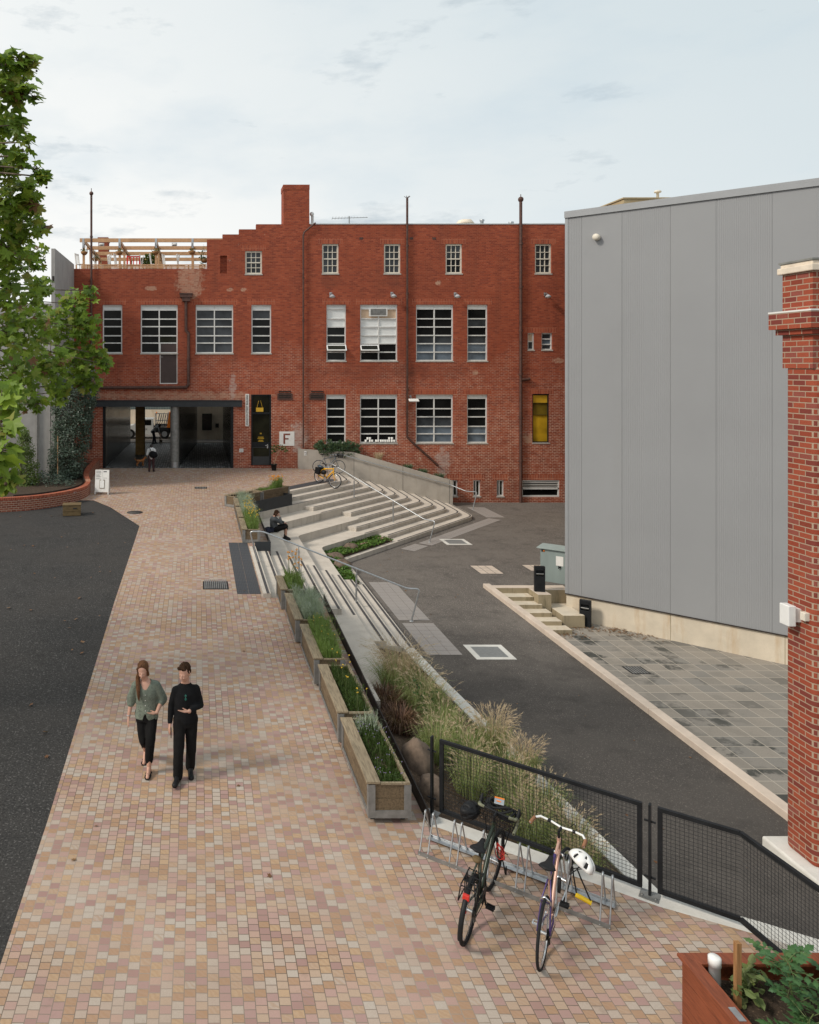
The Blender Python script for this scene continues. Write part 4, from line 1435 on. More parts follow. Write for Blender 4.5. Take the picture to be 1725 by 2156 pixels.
# roof edge and roof-top pipes
za = prof[-1][1]
m = MB()
xa = FB(440, 0)[0]
m.add([(xa, YF + .5, za + .02), (24, YF + .5, za + .02), (24, YF + .5, za + .2), (xa, YF + .5, za + .06)], [(0, 1, 2, 3)])
m.add([(xa, YF + .5, za + .06), (24, YF + .5, za + .2), (24, YF + 7, za + 1.2), (FB(560, 0)[0] + .5, YF + 7, za + 1.0)], [(0, 1, 2, 3)])
m.box(FB(347, 0)[0] + .02, 24, YF - .03, YF + .37, za + .002, za + .05)
put(m, "roof", M['roof'], bld)
m = MB()
c = FB(1195, 240)
for (x, y, r, h) in ((1275, 258, .09, .44), (1427, 253, .10, .26)):
    q = FB(x, y)
    m.lathe([(r, -.4), (r, h - .1), (r * 1.5, h - .09), (r * 1.45, h), (.02, h + .02)], (q[0], YF + 2.0, q[1] + .1), 12)
put(m, "roof_vent_pipe", M['galv'], bld)
m = MB()
m.lathe([(.30, -.6), (.30, .02), (.52, .08), (.53, .13), (.40, .27), (.38, .30), (.02, .31)], (c[0], YF + 2.2, c[1] + .05), 6)
put(m, "roof_exhaust_vent", M['cream_stone'], bld)
m = MB(); q = FB(368, 268); m.tube([(q[0], YF + .4, q[1]), (q[0], YF + .4, q[1] + .5), (q[0] - .05, YF + .3, q[1] + .6)], .07); m.ball((q[0] - .05, YF + .3, q[1] + .62), .12, 8)
put(m, "roof_vent_pipe", M['white'], bld)
# tunnel shell
m = MB()
xl0, xl1, xr0, xr1 = tun['x0'] + .1, -4.72, tun['x1'] - .12, 1.84
m.mi = 0
m.quad((xl0, YF + .3, .6), (xl0, YF + .3, ZT + .3), (xl1, 54, ZT + .3), (xl1, 54, .6))
m.quad((xr0, YF + .3, ZT + .3), (xr0, YF + .3, .6), (xr1, 54, .6), (xr1, 54, ZT + .3))
xm0, xm1 = FA(1052, 0)[0], 0.02
m.quad((xm0, YF + .25, .6), (xm0, YF + .25, ZT + .3), (xm1, 54, ZT + .3), (xm1, 54, .6))
m.quad((FA(1012, 0)[0], YF + .25, ZT + .3), (FA(1012, 0)[0], YF + .25, .6), (xm1 - .35, 54, .6), (xm1 - .35, 54, ZT + .3))
put(m, "tunnel_lining", M['corrugated'], bld)
m = MB()
m.quad((-9, YF + .2, ZT + .25), (3, YF + .2, ZT + .25), (3, 54, ZT + .25), (-9, 54, ZT + .25))
m.quad((-9, 54, ZT + .25), (24, 54, ZT + .25), (24, 54, 10), (-9, 54, 10))
m.quad((-9, YF + .35, 9.2), (8, YF + .35, 9.2), (8, 54, 9.2), (-9, 54, 9.2))
m.quad((-9, 54, -1), (xl1, 54, -1), (xl1, 54, ZT + .3), (-9, 54, ZT + .3))
m.quad((xr1, 54, -1), (24, 54, -1), (24, 54, ZT + .3), (xr1, 54, ZT + .3))
m.quad((24, YF, -1.5), (24, 54, -1.5), (24, 54, 14), (24, YF, 14))
put(m, "rear_structure", M['steel_edge'], bld)
m = MB(); xp = FA(1028, 0)[0]
m.lathe([(.24, zf - .03), (.24, ZT + .2)], (xp, YF + .22, 0), 20)
put(m, "tunnel_post", M['galv_dull'], bld)
m = MB(); m.lathe([(.25, zf), (.25, zf + .3)], (xp, YF + .22, 0), 20, caps=False)
put(m, "post_base", M['galv'], bld)
m = MB(); a, b = FA(798, 0)[0], FA(850, 0)[0]; k = 47 / YF
m.box(a * k, b * k, 47, 47.75, .7, ZT + .25)
put(m, "yellow_brick_column", M['brick_yellow'], bld)
fl = MB()
for ya, yb in ((YF - .1, 48), (48, 54)):
    fl.quad((-9, ya, zl(ya) + .004), (3, ya, zl(ya) + .004), (3, yb, zl(yb) + .004), (-9, yb, zl(yb) + .004))
fl.build("tunnel_cobbles", M['cobbles'], kind='structure')
# right passage back wall with its doors
m = MB(); m.box(-.6, 3.2, 56.2, 56.5, .6, ZT + 1.2)
put(m, "passage_wall", M['concrete_court'], bld)
def P54(zx, zy, Y=56.15):
    x, y = zx / 1.568 / 1.782, (600 + zy / 1.568) / 1.782
    return at(x, y, Y)
m = MB(); a, b = P54(1190, 1590), P54(1247, 1492); m.box(a.x, b.x, 56.12, 56.199, a.z, b.z)
m.box(P54(1268, 0).x, P54(1288, 0).x, 56.12, 56.199, P54(0, 1575).z, P54(0, 1550).z)
put(m, "dark_window", M['g_dark'], bld)

# ---------------- street behind the tunnel
s = MB(); s.box(-40, 40, 54, 63, .7, .93)
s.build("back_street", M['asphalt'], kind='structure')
s = MB(); s.box(-40, 40, 63, 66, .7, 1.06)
s.build("far_pavement", M['kerb'], kind='structure')
hb = empty("street_building", (-3, 66, 1), 0, "grey street building with barred gates seen through the tunnel", "building")
m = MB(); m.box(-30, 30, 66, 70, 1, 2.6); m.box(-30, -6.1, 66, 70, 2.6, 7); m.box(-1.9, 30, 66, 70, 2.6, 7); m.box(-6.1, -1.9, 66, 70, 6.2, 7)
put(m, "wall", M['concrete_court'], hb)
m = MB(); m.quad((-6.1, 66.6, 2.6), (-1.9, 66.6, 2.6), (-1.9, 66.6, 6.2), (-6.1, 66.6, 6.2))
put(m, "window", M['g_frost'], hb)
m = MB()
for i in range(30):
    x = -6.05 + i * .142; m.box(x, x + .04, 66.1, 66.14, 2.6, 6.2)
for z in (2.7, 4.2, 6.0): m.box(-6.1, -1.9, 66.14, 66.2, z, z + .08)
put(m, "bar_gate", M['cabinet'], hb)

# ================================================================== signs and lamps on the brick front
x0, z0 = FB(30, 1272); x1, z1 = FB(44, 1112)
sg = empty("name_sign", ((x0 + x1) / 2, YF, (z0 + z1) / 2), 0, "tall narrow white sign with vertical black lettering beside glazed door", "sign")
m = MB(); m.box(x0 - .02, x1 + .02, YF - .03, YF - .003, z0, z1)
put(m, "panel", M['white'], sg)
t = text_mesh("lettering", "JOHNSTON STREET BUILDING", .15, M['ink'], None, Matrix.Translation(((x0 + x1) / 2, YF - .034, (z0 + z1) / 2)) @ UPRIGHT @ Matrix.Rotation(R(90), 4, 'Z'), width=(z1 - z0) * .95, bold=.002)
t.parent = sg; t.matrix_parent_inverse = WM(sg).inverted()
x0, z0 = FB(197, 1370); x1, z1 = FB(272, 1299)
sg = empty("letter_sign", ((x0 + x1) / 2, YF, z0), 0, "square white painted sign with large brick red letter F", "sign")
m = MB(); m.box(x0, x1, YF - .012, YF - .002, z0, z1)
put(m, "white_square", M['white'], sg)
w, h = x1 - x0, z1 - z0
fx = lambda u: x0 + w * u
fz = lambda v: z1 - h * v
m = MB()
for u0, u1, v0, v1 in ((.27, .385, .145, .865), (.385, .72, .145, .255), (.385, .61, .465, .56)):
    m.box(fx(u0), fx(u1), YF - .017, YF - .0125, fz(v1), fz(v0))
put(m, "letter", M['f_red'], sg)
def access_sign(x0, x1, z0, z1, y, lab):
    s = empty("access_sign", ((x0 + x1) / 2, y, z0), 0, lab, "sign")
    m = MB(); m.box(x0, x1, y - .014, y - .002, z0, z1); put(m, "panel", M['white'], s)
    w, h = x1 - x0, z1 - z0
    m = MB()
    yy = y - .018
    m.bar((x0 + w * .15, yy, z0 + h * .62), (x0 + w * .45, yy, z0 + h * .62), .004, h * .06)
    m.bar((x0 + w * .15, yy, z0 + h * .62), (x0 + w * .26, yy, z0 + h * .75), .004, h * .06)
    m.bar((x0 + w * .15, yy, z0 + h * .62), (x0 + w * .26, yy, z0 + h * .49), .004, h * .06)
    c = Vector((x0 + w * .7, yy, z0 + h * .52))
    m.tube([c + Vector((math.cos(a), 0, math.sin(a))) * h * .13 for a in np.linspace(0.6, 5.4, 9)], h * .025, 4)
    m.bar(c + Vector((-w * .03, 0, h * .05)), c + Vector((-w * .03, 0, h * .26)), .004, h * .06)
    m.ball(c + Vector((-w * .03, 0, h * .31)), h * .04, 6)
    m.box(x0 + w * .2, x0 + w * .8, yy, yy + .003, z0 + h * .16, z0 + h * .22)
    put(m, "symbol", M['ink'], s)
a, b = FB(-2, 1402), FB(18, 1384)
access_sign(a[0], b[0], a[1], b[1], YF, "small white access arrow sign on brick beside tunnel")
q = 5.76
access_sign(q, q + .22, 1.52, 1.77, Yw(q) - .002, "small white access arrow sign on sloping concrete wall")
def wall_lamp(x, y, lab):
    q = FB(x, y)
    e = empty("wall_lamp", (q[0], YF, q[1]), 0, lab, "wall lamp", "bulkhead lamps under the top windows")
    m = MB(); m.lathe([(.02, .11), (.07, .10), (.11, .04), (.155, .0), (.16, -.04), (.13, -.05)], (q[0] + .03, YF - .3, q[1] - .03), 14, Matrix.Rotation(R(-12), 3, 'X'))
    put(m, "shade", M['helmet_grey'], e)
    m = MB(); m.tube([(q[0], YF, q[1] + .12), (q[0], YF - .15, q[1] + .16), (q[0] + .02, YF - .28, q[1] + .1)], .03, 6); m.box(q[0] - .07, q[0] + .07, YF - .04, YF, q[1] + .02, q[1] + .22)
    put(m, "bracket", M['galv'], e)
    m = MB(); m.ball((q[0] + .03, YF - .3, q[1] - .07), (.11, .11, .035), 8)
    put(m, "diffuser", M['white'], e)
for x, y, l in ((453, 627, "grey bulkhead wall lamp above window with lowered white blind"), (757, 625, "grey bulkhead wall lamp above plywood vent window"), (1072, 627, "grey bulkhead wall lamp right of middle brown downpipe"), (1520, 627, "grey bulkhead wall lamp above the pair of tiny windows")):
    wall_lamp(x, y, l)
q = FB(858, 1142)
e = empty("flood_lamp", (q[0], YF, q[1]), 0, "white box flood lamp fixed beside lower large window", "flood lamp")
m = MB(); T = Matrix.Translation((q[0], YF - .35, q[1])) @ Matrix.Rotation(R(28), 4, 'X'); m.box(-.27, .27, -.13, .13, -.035, .035, T); put(m, "housing", M['white'], e, .03)
m = MB(); m.tube([(q[0] - .1, YF, q[1] + .22), (q[0] - .1, YF - .3, q[1] + .04)], .02, 6); m.box(q[0] - .15, q[0] - .05, YF - .06, YF, q[1] + .14, q[1] + .26); put(m, "bracket", M['galv'], e)
# cups on the window sill
o = wins['l1']
cups = []
z0 = o['z0'] + .055
for i, (u, lv) in enumerate(((.16, 0), (.21, 1), (.27, 0), (.27, 1), (.33, 0), (.44, 0), (.49, 0), (.565, 0), (.62, 0), (.68, 0), (.74, 0), (.79, 0), (.79, 1), (.86, 0), (.86, 1), (.92, 0))):
    m = MB(); x = o['x0'] + (o['x1'] - o['x0']) * u; z = z0 + (.13 if lv else 0)
    m.lathe([(.055, 0), (.065, .125), (.05, .125), (.04, .02)], (x, YF + .045, z), 10)
    tag(m.build("cup", M['white']), "small white cup in the row along the lower window sill", "cup", "white cups on the window sill")
a = FB(545, 238)
ant = empty("antenna", (a[0], YF + 2, FB(0, 262)[1]), 0, "thin television antenna on roof beside brick chimney", "antenna")
m = MB(); q = at((900 + 545 / 1.327) / 1.782, (640 + 236 / 1.327) / 1.782, YF + 2)
m.tube([(q.x, q.y, q.z - 1.0), (q.x, q.y, q.z + .1)], .03, 6); put(m, "mast", M['galv_dull'], ant)
m = MB(); m.tube([(q.x - .98, q.y, q.z - .02), (q.x + 1.05, q.y, q.z + .03)], .016, 6)
for i in range(12):
    x = q.x - .95 + i * .175; l = .3 + .01 * i
    m.tube([(x - .09, q.y - l, q.z - .16 + .01 * i), (x + .09, q.y + l, q.z + .15)], .009, 4)
put(m, "rods", M['galv_dull'], ant)

# ================================================================== roof terrace
def RT(x, y, Y):
    return at((280 + x / 2.974) / 1.782, (860 + y / 2.974) / 1.782, Y)
pg = empty("pergola", (-3, 45, 11.7), 0, "fresh timber pergola frame on roof terrace above tunnel", "pergola")
zt = RT(100, 103, 42.2).z
bays = [42.2, 44.9, 47.1, 49.6]
px4 = [RT(x, 0, 42.2).x for x in (100, 503, 909, 1317)]
xend = RT(1650, 0, 42.2).x
for i, Y in enumerate(bays):
    m = MB(); m.box(px4[0] - .2, xend if i == 0 else xend + 1.5, Y - .05, Y + .05, zt - .21, zt); put(m, "beam", M['timber_new'], pg)
    for x in px4 if i in (0, 1, 3) else px4[::2]:
        m = MB(); m.box(x - .062, x + .062, Y + .052, Y + .18, 11.5, zt - .02)
        pp = put(m, "post", M['timber_new'], pg)
        if i == 0:
            m = MB(); m.box(x - .06, x + .06, Y - .06, Y - .0501, zt - .52, zt - .005); m.box(x - .06, x + .06, Y - .05, Y + .04, zt - .52, zt - .215)
            put(m, "steel_bracket", M['galv'], pp)
for x in px4:
    m = MB(); m.box(x - .045, x + .045, 42.3, 49.5, zt - .20, zt - .03); put(m, "rafter", M['timber_new'], pg)
m = MB()
for i in range(3):
    z = RT(0, 437, 41.9).z + i * .082
    m.box(px4[0] - .1, RT(1475, 0, 41.9).x, 41.88, 41.94, z, z + .058)
for i in range(12):
    x = px4[0] - .4 + i * .62; m.box(x, x + .08, 41.942, 42.0, 11.5, RT(0, 395, 41.9).z)
put(m, "slat_rail", M['timber_new'], pg)
zfl = 11.62
def chair_proto(mat, lab):
    e = empty("terrace_chair", (0, 0, 0), 0, lab, "chair", "chairs on the roof terrace")
    m = MB(); m.box(-.21, .21, -.2, .2, .44, .465); m.build("seat", mat, e)
    m = MB()
    for x in (-.19, .19):
        m.bar((x, .2, .46), (x, .28, 1.02), .05, .04)
    for x in (-.1, 0, .1): m.bar((x, .2, .46), (x, .275, .96), .03, .02)
    m.bar((-.2, .275, .97), (.2, .275, .97), .03, .07)
    m.build("backrest", mat, e)
    for x in (-.18, .18):
        for y in (-.17, .17):
            l = MB(); l.bar((x, y, .44), (x * 1.25, y * 1.3, 0), .03, .03, (0, 1, 0)); l.build("leg", mat, e)
    return e
c1 = chair_proto(M['white'], "white slatted chair glimpsed above the terrace rail among the pergola posts")
spots = [(70, 43.3, 1.2), (140, 43.5, -1.2), (275, 44, 1.5), (355, 43.6, -1.4), (430, 43.8, 2.0), (785, 43.7, 1.6), (715, 44, -1.5), (1040, 43.6, 1.3), (1115, 43.9, -1.6), (1195, 43.6, 1.7), (500, 43.4, 1.4), (895, 43.4, 1.5)]
for i, (x, Y, a) in enumerate(spots):
    o = c1 if i == 0 else copy_tree(c1)
    o.location = (RT(x, 0, Y).x, Y, zfl); o.rotation_euler.z = a
    o.scale = (1.0, 1.0, 1.12)
c2 = chair_proto(M['red'], "red chair on roof terrace behind the slatted rail")
del c2["group"]
c2.location = (RT(655, 0, 43.8).x, 43.8, zfl); c2.scale = (1.9, 1, 1.1)
def basket(x, y, Y, i):
    q = RT(x, y, Y)
    e = empty("hanging_basket", (q.x, Y, q.z), 0, ["round woven basket hanging at the leftmost pergola post", "round woven basket hanging at the second pergola post", "round woven basket hanging at the third pergola post", "round woven basket hanging at the fourth pergola post", "trailing fern basket hanging low behind the tall brown vent pole", "woven basket hanging beside the stepped brick parapet"][i], "hanging basket", "hanging baskets on the pergola")
    m = MB(); m.lathe([(.02, -.14), (.10, -.125), (.17, -.05), (.205, .05), (.19, .05)], q, 14)
    put(m, "bowl", M['timber_stake'], e)
    m = MB()
    random.seed(i)
    for k in range(70):
        a, r, h = random.random() * 6.28, random.uniform(.02, .24), random.uniform(.02, .2)
        p = q + Vector((r * math.cos(a), r * math.sin(a), h)); s = random.uniform(.025, .05)
        u = Vector((random.gauss(0, 1), random.gauss(0, 1), random.gauss(0, 1))).normalized() * s
        v = u.orthogonal().normalized() * s * .5
        m.quad(p - u, p + v, p + u, p - v)
    put(m, "plant", M['leaf_deep'], e)
    m = MB()
    for a in (0, 2.1, 4.2): m.tube([q + Vector((.19 * math.cos(a), .19 * math.sin(a), .05)), q + Vector((0, 0, .5))], .006, 4)
    put(m, "chains", M['steel_black'], e)
for i, (x, y, Y) in enumerate(((109, 262, 42.0), (503, 260, 42.0), (905, 258, 42.0), (1310, 255, 42.0), (230, 333, 44), (1450, 350, 42.6))):
    basket(x, y, Y, i)
for x, l in ((298, "white capsule heater hanging in left bay of pergola"), (1115, "white capsule heater hanging in right bay of pergola")):
    q = RT(x, 170, 46)
    e = empty("patio_heater", (q.x, 46, q.z), 0, l, "heater")
    m = MB(); m.ball(q, (.15, .09, .065), 12); put(m, "cover", M['white'], e)
    m = MB(); m.box(q.x - .16, q.x + .16, 46.06, 46.14, q.z - .14, q.z + .11); put(m, "housing", M['galv'], e)
a, b = RT(265, 330, 52), RT(370, 97, 52)
m = MB(); m.box(a.x, b.x, 52, 53, 10, b.z); m.box(a.x - .04, b.x + .04, 51.96, 53.04, b.z - .2, b.z + .04)
tag(m.build("roof_chimney", M['brick_front']), "small red brick chimney standing behind the roof terrace pergola", "chimney")

# ================================================================== walls on the left
m = MB(); m.box(-6.85, -6.66, 35.7, YF, 0, 11.85)
lw = tag(m.build("precast_wall", M['concrete_panel'], bevel=.015), "tall grey precast concrete boundary panel at left end of brick building", "wall")
m = MB()
for z in (10.25, 8.6): m.box(-6.80, -6.70, 35.692, 35.70, z, z + .3)
put(m, "lifting_slots", M['steel_edge'], lw)
m = MB(); m.box(-16, -6.95, 36.0, 36.25, 0, 9.3)
lw2 = tag(m.build("boundary_wall", M['concrete_panel']), "pale grey rendered boundary wall behind the curved brick planting bed", "wall")
m = MB(); m.tube([(-7.55, 35.93, 1.0), (-7.55, 35.93, 6.5)], .05, 8); m.tube([(-7.55, 35.93, 1.0), (-7.4, 35.8, 1.0)], .05, 8)
put(m, "conduit", M['galv_dull'], lw2)
m = MB(); m.box(-20, -9.6, 33.8, 34.1, 0, 5)
tag(m.build("old_brick_wall", M['brick_pale']), "old red brick wall glimpsed through plane tree leaves at left edge", "wall")

# curved brick planting wall
bp = [(-12, 28.6), (-9.6, 29.2), (-7.7, 29.72), (-6.6, 30.15), (-5.75, 30.85), (-5.1, 31.75), (-4.78, 32.7), (-4.74, 33.8), (-4.95, 34.9), (-5.15, 36.2), (-5.25, 38), (-5.25, 41.0)]
def smooth_path(p, n=5):
    out = []
    for i in range(len(p) - 1):
        p0, p1, p2, p3 = [Vector(p[max(0, min(len(p) - 1, i + k))]) for k in (-1, 0, 1, 2)]
        for j in range(n):
            t = j / n
            out.append(tuple(.5 * ((2 * p1) + (p2 - p0) * t + (2 * p0 - 5 * p1 + 4 * p2 - p3) * t * t + (3 * p1 - p0 - 3 * p2 + p3) * t ** 3)))
    out.append(tuple(p[-1]))
    return out
bps = smooth_path(bp)
inn = inset(bps, .24)
def ztop(i): return float(np.interp(bps[i][1], [28, 33, 36, 41], [1.13, 1.16, 1.28, 1.38]))
m = MB(); m2 = MB()
for i in range(len(bps) - 1):
    a, b, c, d = bps[i], bps[i + 1], inn[i + 1], inn[i]
    z0, z1 = ztop(i), ztop(i + 1)
    m.quad((*a, 0), (*b, 0), (*b, z0), (*a, z0)) if False else m.add([(*a, .2), (*b, .2), (*b, z1 - .09), (*a, z0 - .09), (*d, .2), (*c, .2), (*c, z1 - .09), (*d, z0 - .09)], [(0, 1, 2, 3), (5, 4, 7, 6), (3, 2, 6, 7)])
    k = 3
    for j in range(k):
        f0, f1 = (j + .04) / k, (j + .96) / k
        L = lambda u, v, f: (u[0] + (v[0] - u[0]) * f, u[1] + (v[1] - u[1]) * f)
        p0, p1, p2, p3 = L(a, b, f0), L(a, b, f1), L(d, c, f1), L(d, c, f0)
        o0 = [(*p, z0 - .089) for p in (p0, p1, p2, p3)]; o1 = [(*p, z0) for p in (p0, p1, p2, p3)]
        m2.add(o0 + o1, [(4, 5, 6, 7), (0, 1, 5, 4), (2, 3, 7, 6), (1, 2, 6, 5), (3, 0, 4, 7)])
bpo = tag(m.build("curved_brick_wall", M['brick_planter']), "low curved red brick planting wall with whitish stains at left", "wall")
put(m2, "brick_coping", M['brick_soldier'], bpo)
m = MB()
in2, in3 = inset(bps, .27), inset(bps, .285)
for i in range(12, len(bps) - 8):
    z0, z1 = ztop(i) + .06, ztop(i + 1) + .06
    m.add([(*in2[i], .6), (*in2[i + 1], .6), (*in2[i + 1], z1), (*in2[i], z0), (*in3[i], .6), (*in3[i + 1], .6), (*in3[i + 1], z1), (*in3[i], z0)], [(0, 1, 2, 3), (5, 4, 7, 6), (3, 2, 6, 7)])
tag(m.build("bed_edging", M['steel_edge']), "dark curved steel root barrier inside the brick planting wall", "edging")
m = MB(); m.add([(x, y, 1.02 + (.0 if y < 35 else .1)) for x, y in in2] + [(-5.5, 41.1, 1.1), (-12, 41.1, 1.1)], [tuple(range(len(in2) + 2))])
m.build("planting_soil", M['soil'], kind='structure')

# sandwich board
c = (GL(203, 1040) + GL(229, 1040)) / 2
sb = empty("sandwich_board", c, R(-6), "white A-frame notice board with clipboard beside curved brick wall", "sandwich board")
tilt = .16
Ma = Matrix.Translation((0, -.17, .03)) @ Matrix.Rotation(-tilt, 4, 'X')
m = MB(); m.box(-.31, .31, -.012, .012, .08, 1.05, Ma); m.box(-.31, -.27, -.012, .012, -.02, .08, Ma); m.box(.27, .31, -.012, .012, -.02, .08, Ma); m.build("front_panel", M['white'], sb)
Mb = Matrix.Translation((0, .17, .03)) @ Matrix.Rotation(tilt, 4, 'X')
m = MB(); m.box(-.31, .31, -.012, .012, .08, 1.05, Mb); m.box(-.31, -.27, -.012, .012, -.02, .08, Mb); m.box(.27, .31, -.012, .012, -.02, .08, Mb); m.build("back_panel", M['white'], sb)
m = MB(); m.box(-.10, .12, -.028, -.014, .24, .62, Ma); cb = m.build("clipboard", M['crate'], sb)
m = MB(); m.box(-.085, .105, -.031, -.0285, .26, .59, Ma); m.box(-.03, .05, -.036, -.029, .59, .63, Ma); m.build("paper", M['white_gloss'], cb)
m = MB()
random.seed(5)
for i in range(15):
    z = 1.0 - i * .027 - (.03 if i > 4 else 0) - (.03 if i > 9 else 0)
    if z > .62: m.box(-.28, -.28 + random.uniform(.16, .24), -.0145, -.0125, z, z + .009, Ma)
m.box(.06, .2, -.0145, -.0125, .95, .99, Ma)
for i in range(3): m.box(.06 + i * .06, .09 + i * .06, -.0145, -.0125, .68, .70, Ma)
m.box(.0, .004, -.0145, -.0125, .6, 1.04, Ma)
m.build("small_print", M['ink'], sb)

# wooden crate
c = GL(150, 1086)
cr = empty("wooden_crate", (c.x, c.y + .2, c.z), R(8), "brown wooden crate with hand hole standing on gravel by brick wall", "crate")
m = MB(); m.box(-.34, .34, -.25, .25, .01, .40); m.box(-.355, .355, -.265, .265, .40, .43)
m.box(-.345, .345, -.256, -.2501, .19, .21)
m.build("box", M['crate'], cr, bevel=.006)
m = MB(); m.box(.05, .19, -.262, -.25, .27, .31); m.build("hand_hole", M['ink'], cr)

# ================================================================== grey clad building
GA = math.atan2(-.685, .728)
gb = empty("grey_building", (11.9, 24.5, ZC), GA, "plain grey metal clad building with concrete base", "building")
ZCB = -1.02 - ZC
m = MB()
prof_ = [0.0]
x = 0.0
pts_ = [(0.0, 0.0)]
while x < 26:
    s0 = (x + 46.76) % 2.42
    if s0 < 1.205:                       # a ribbed sheet
        pts_ += [(x + .008, .0), (x + .014, .0035), (x + .036, .0035), (x + .042, .0)]
        x += .05
    else:
        nx_ = x + (2.42 - s0)
        pts_ += [(x + .014, .0), (x + .015, .012), (x + .021, .012), (x + .022, .0), (x + .62, .0005), (nx_ - .022, .0), (nx_ - .021, .012), (nx_ - .015, .012), (nx_ - .014, .0)]
        x = nx_
pts_.append((26.0, 0.0))
for (xa_, ya_), (xb_, yb_) in zip(pts_[:-1], pts_[1:]):
    m.quad((xa_, ya_, ZCB), (xb_, yb_, ZCB), (xb_, yb_, 11.2 - ZC), (xa_, ya_, 11.2 - ZC))
m.quad((0, 20, ZCB), (0, 0, ZCB), (0, 0, 11.2 - ZC), (0, 20, 11.2 - ZC)); m.quad((26, 20, ZCB), (0, 20, ZCB), (0, 20, 11.2 - ZC), (26, 20, 11.2 - ZC)); m.quad((26, 0, ZCB), (26, 20, ZCB), (26, 20, 11.2 - ZC), (26, 0, 11.2 - ZC))
m.build("cladding", M['cladding'], gb)
m = MB(); m.box(-.04, 26, -.05, 20, 11.2 - ZC + .001, 11.28 - ZC); m.box(-.04, 26, -.052, -.004, 11.07 - ZC, 11.2 - ZC); m.box(-.03, .06, -.012, -.001, ZCB, 11.07 - ZC)
m.build("parapet_cap", M['cladding_trim'], gb)
m = MB(); m.box(-.02, 26, -.03, .0, ZCB - .03, ZCB - .002); m.build("base_flashing", M['steel_edge'], gb)
m = MB(); m.box(.0, 26, .03, 19.9, -.3, ZCB - .005)
gbase = m.build("concrete_base", M['concrete_court'], gb)
m = MB()
for x in (2.9, 5.6, 8.2, 10.8): m.box(x, x + .012, .024, .031, 0, ZCB - .03)
m.build("joint_lines", M['concrete_moss'], gbase)
# round lamp on the cladding
sx = (1258 - CX) / FPX
s_ = (sx * 24.5 - 11.9) / (.728 + sx * .685)
yy = 24.5 - .685 * s_
zz = CAMH - (500 - CY) * yy / FPX
ln = empty("round_wall_lamp", (11.9 + .728 * s_, yy, zz), GA, "small round cream lamp high on the grey cladding", "wall lamp")
m = MB(); m.lathe([(.10, 0), (.10, .16), (.02, .165)], (0, -.02, 0), 16, Matrix.Rotation(R(90), 3, 'X')); m.build("body", M['cream_frame'], ln)
# tan building beyond
m = MB(); m.box(19.1, 34, 34, 39, 0, 13.8); m.box(19.05, 34, 33.95, 39.05, 13.8, 13.86)
tb = tag(m.build("tan_building", M['brick_tan']), "tan block wall building rising behind the grey clad one", "building")
q = at(1385, 418, 36)
m = MB(); m.lathe([(.06, 0), (.06, .72), (.15, .74), (.16, .79), (.12, .84), (.02, .85)], (q.x, 36, 13.8), 12)
put(m, "roof_vent_pipe", M['cream_frame'], tb)

# ================================================================== brick gate pier
PX, PY0, PY1 = 8.80, 10.86, 11.42
pr = empty("brick_pier", (PX + .45, 11.14, ZR), 0, "tall red brick gate pier with cream cap at right edge", "pier")
m = MB(); m.box(PX + .02, PX + .95, PY0 - .02, PY1 - .02, -.92, 6.3)
sh = put(m, "lower_shaft", M['brick_pier'], pr)
bv = sh.modifiers.new("bevel", 'BEVEL'); bv.width = .085; bv.segments = 5; bv.limit_method = 'ANGLE'
m = MB(); m.box(PX, PX + .95, PY0, PY1, 6.24, 7.645)
put(m, "upper_shaft", M['brick_pier'], pr)
m = MB(); m.box(PX - .12, PX + 1.07, PY0 - .12, PY1 + .12, 6.82, 7.06); m.box(PX - .06, PX + 1.0, PY0 - .06, PY1 + .06, 6.735, 6.8195)
put(m, "corbel", M['brick_pier'], pr)
m = MB(); m.box(PX - .125, PX + 1.08, PY0 - .125, PY1 + .125, 7.0605, 7.085); put(m, "painted_ledge", M['white'], pr)
m = MB(); m.box(PX - .05, PX + 1.0, PY0 - .05, PY1 + .05, 7.64, 7.735); m.box(PX - .02, PX + .97, PY0 - .02, PY1 + .02, 7.7351, 7.79)
put(m, "cap_stone", M['cream_stone'], pr, .012)
m = MB(); m.box(PX - .035, PX + .98, PY0 - .035, PY1 + .035, 7.7905, 7.82); put(m, "lead_flashing", M['lead'], pr)
m = MB(); m.box(8.63, 10.4, 9.6, 11.62, ZR - .1, -.9); put(m, "plinth", M['concrete_white'], pr, .03)
a = at(1648, 1292, 11.2)
wlb = empty("box_wall_lamp", (PX, 11.15, a.z), 0, "white box shaped lamp on bracket on side of brick pier", "wall lamp")
m = MB(); m.box(PX - .18, PX - .07, 11.07, 11.25, a.z - .15, a.z + .15); put(m, "housing", M['white_gloss'], wlb, .01)
m = MB(); m.box(PX - .0695, PX + .03, 11.09, 11.23, a.z - .09, a.z + .10); put(m, "bracket", M['white'], wlb)
m = MB(); m.box(PX - .05, PX + .03, 10.94, 11.03, a.z - .03, a.z + .09)
tag(m.build("junction_box", M['cream_frame'], bevel=.008), "small cream junction box on brick pier beside the white lamp", "junction box")

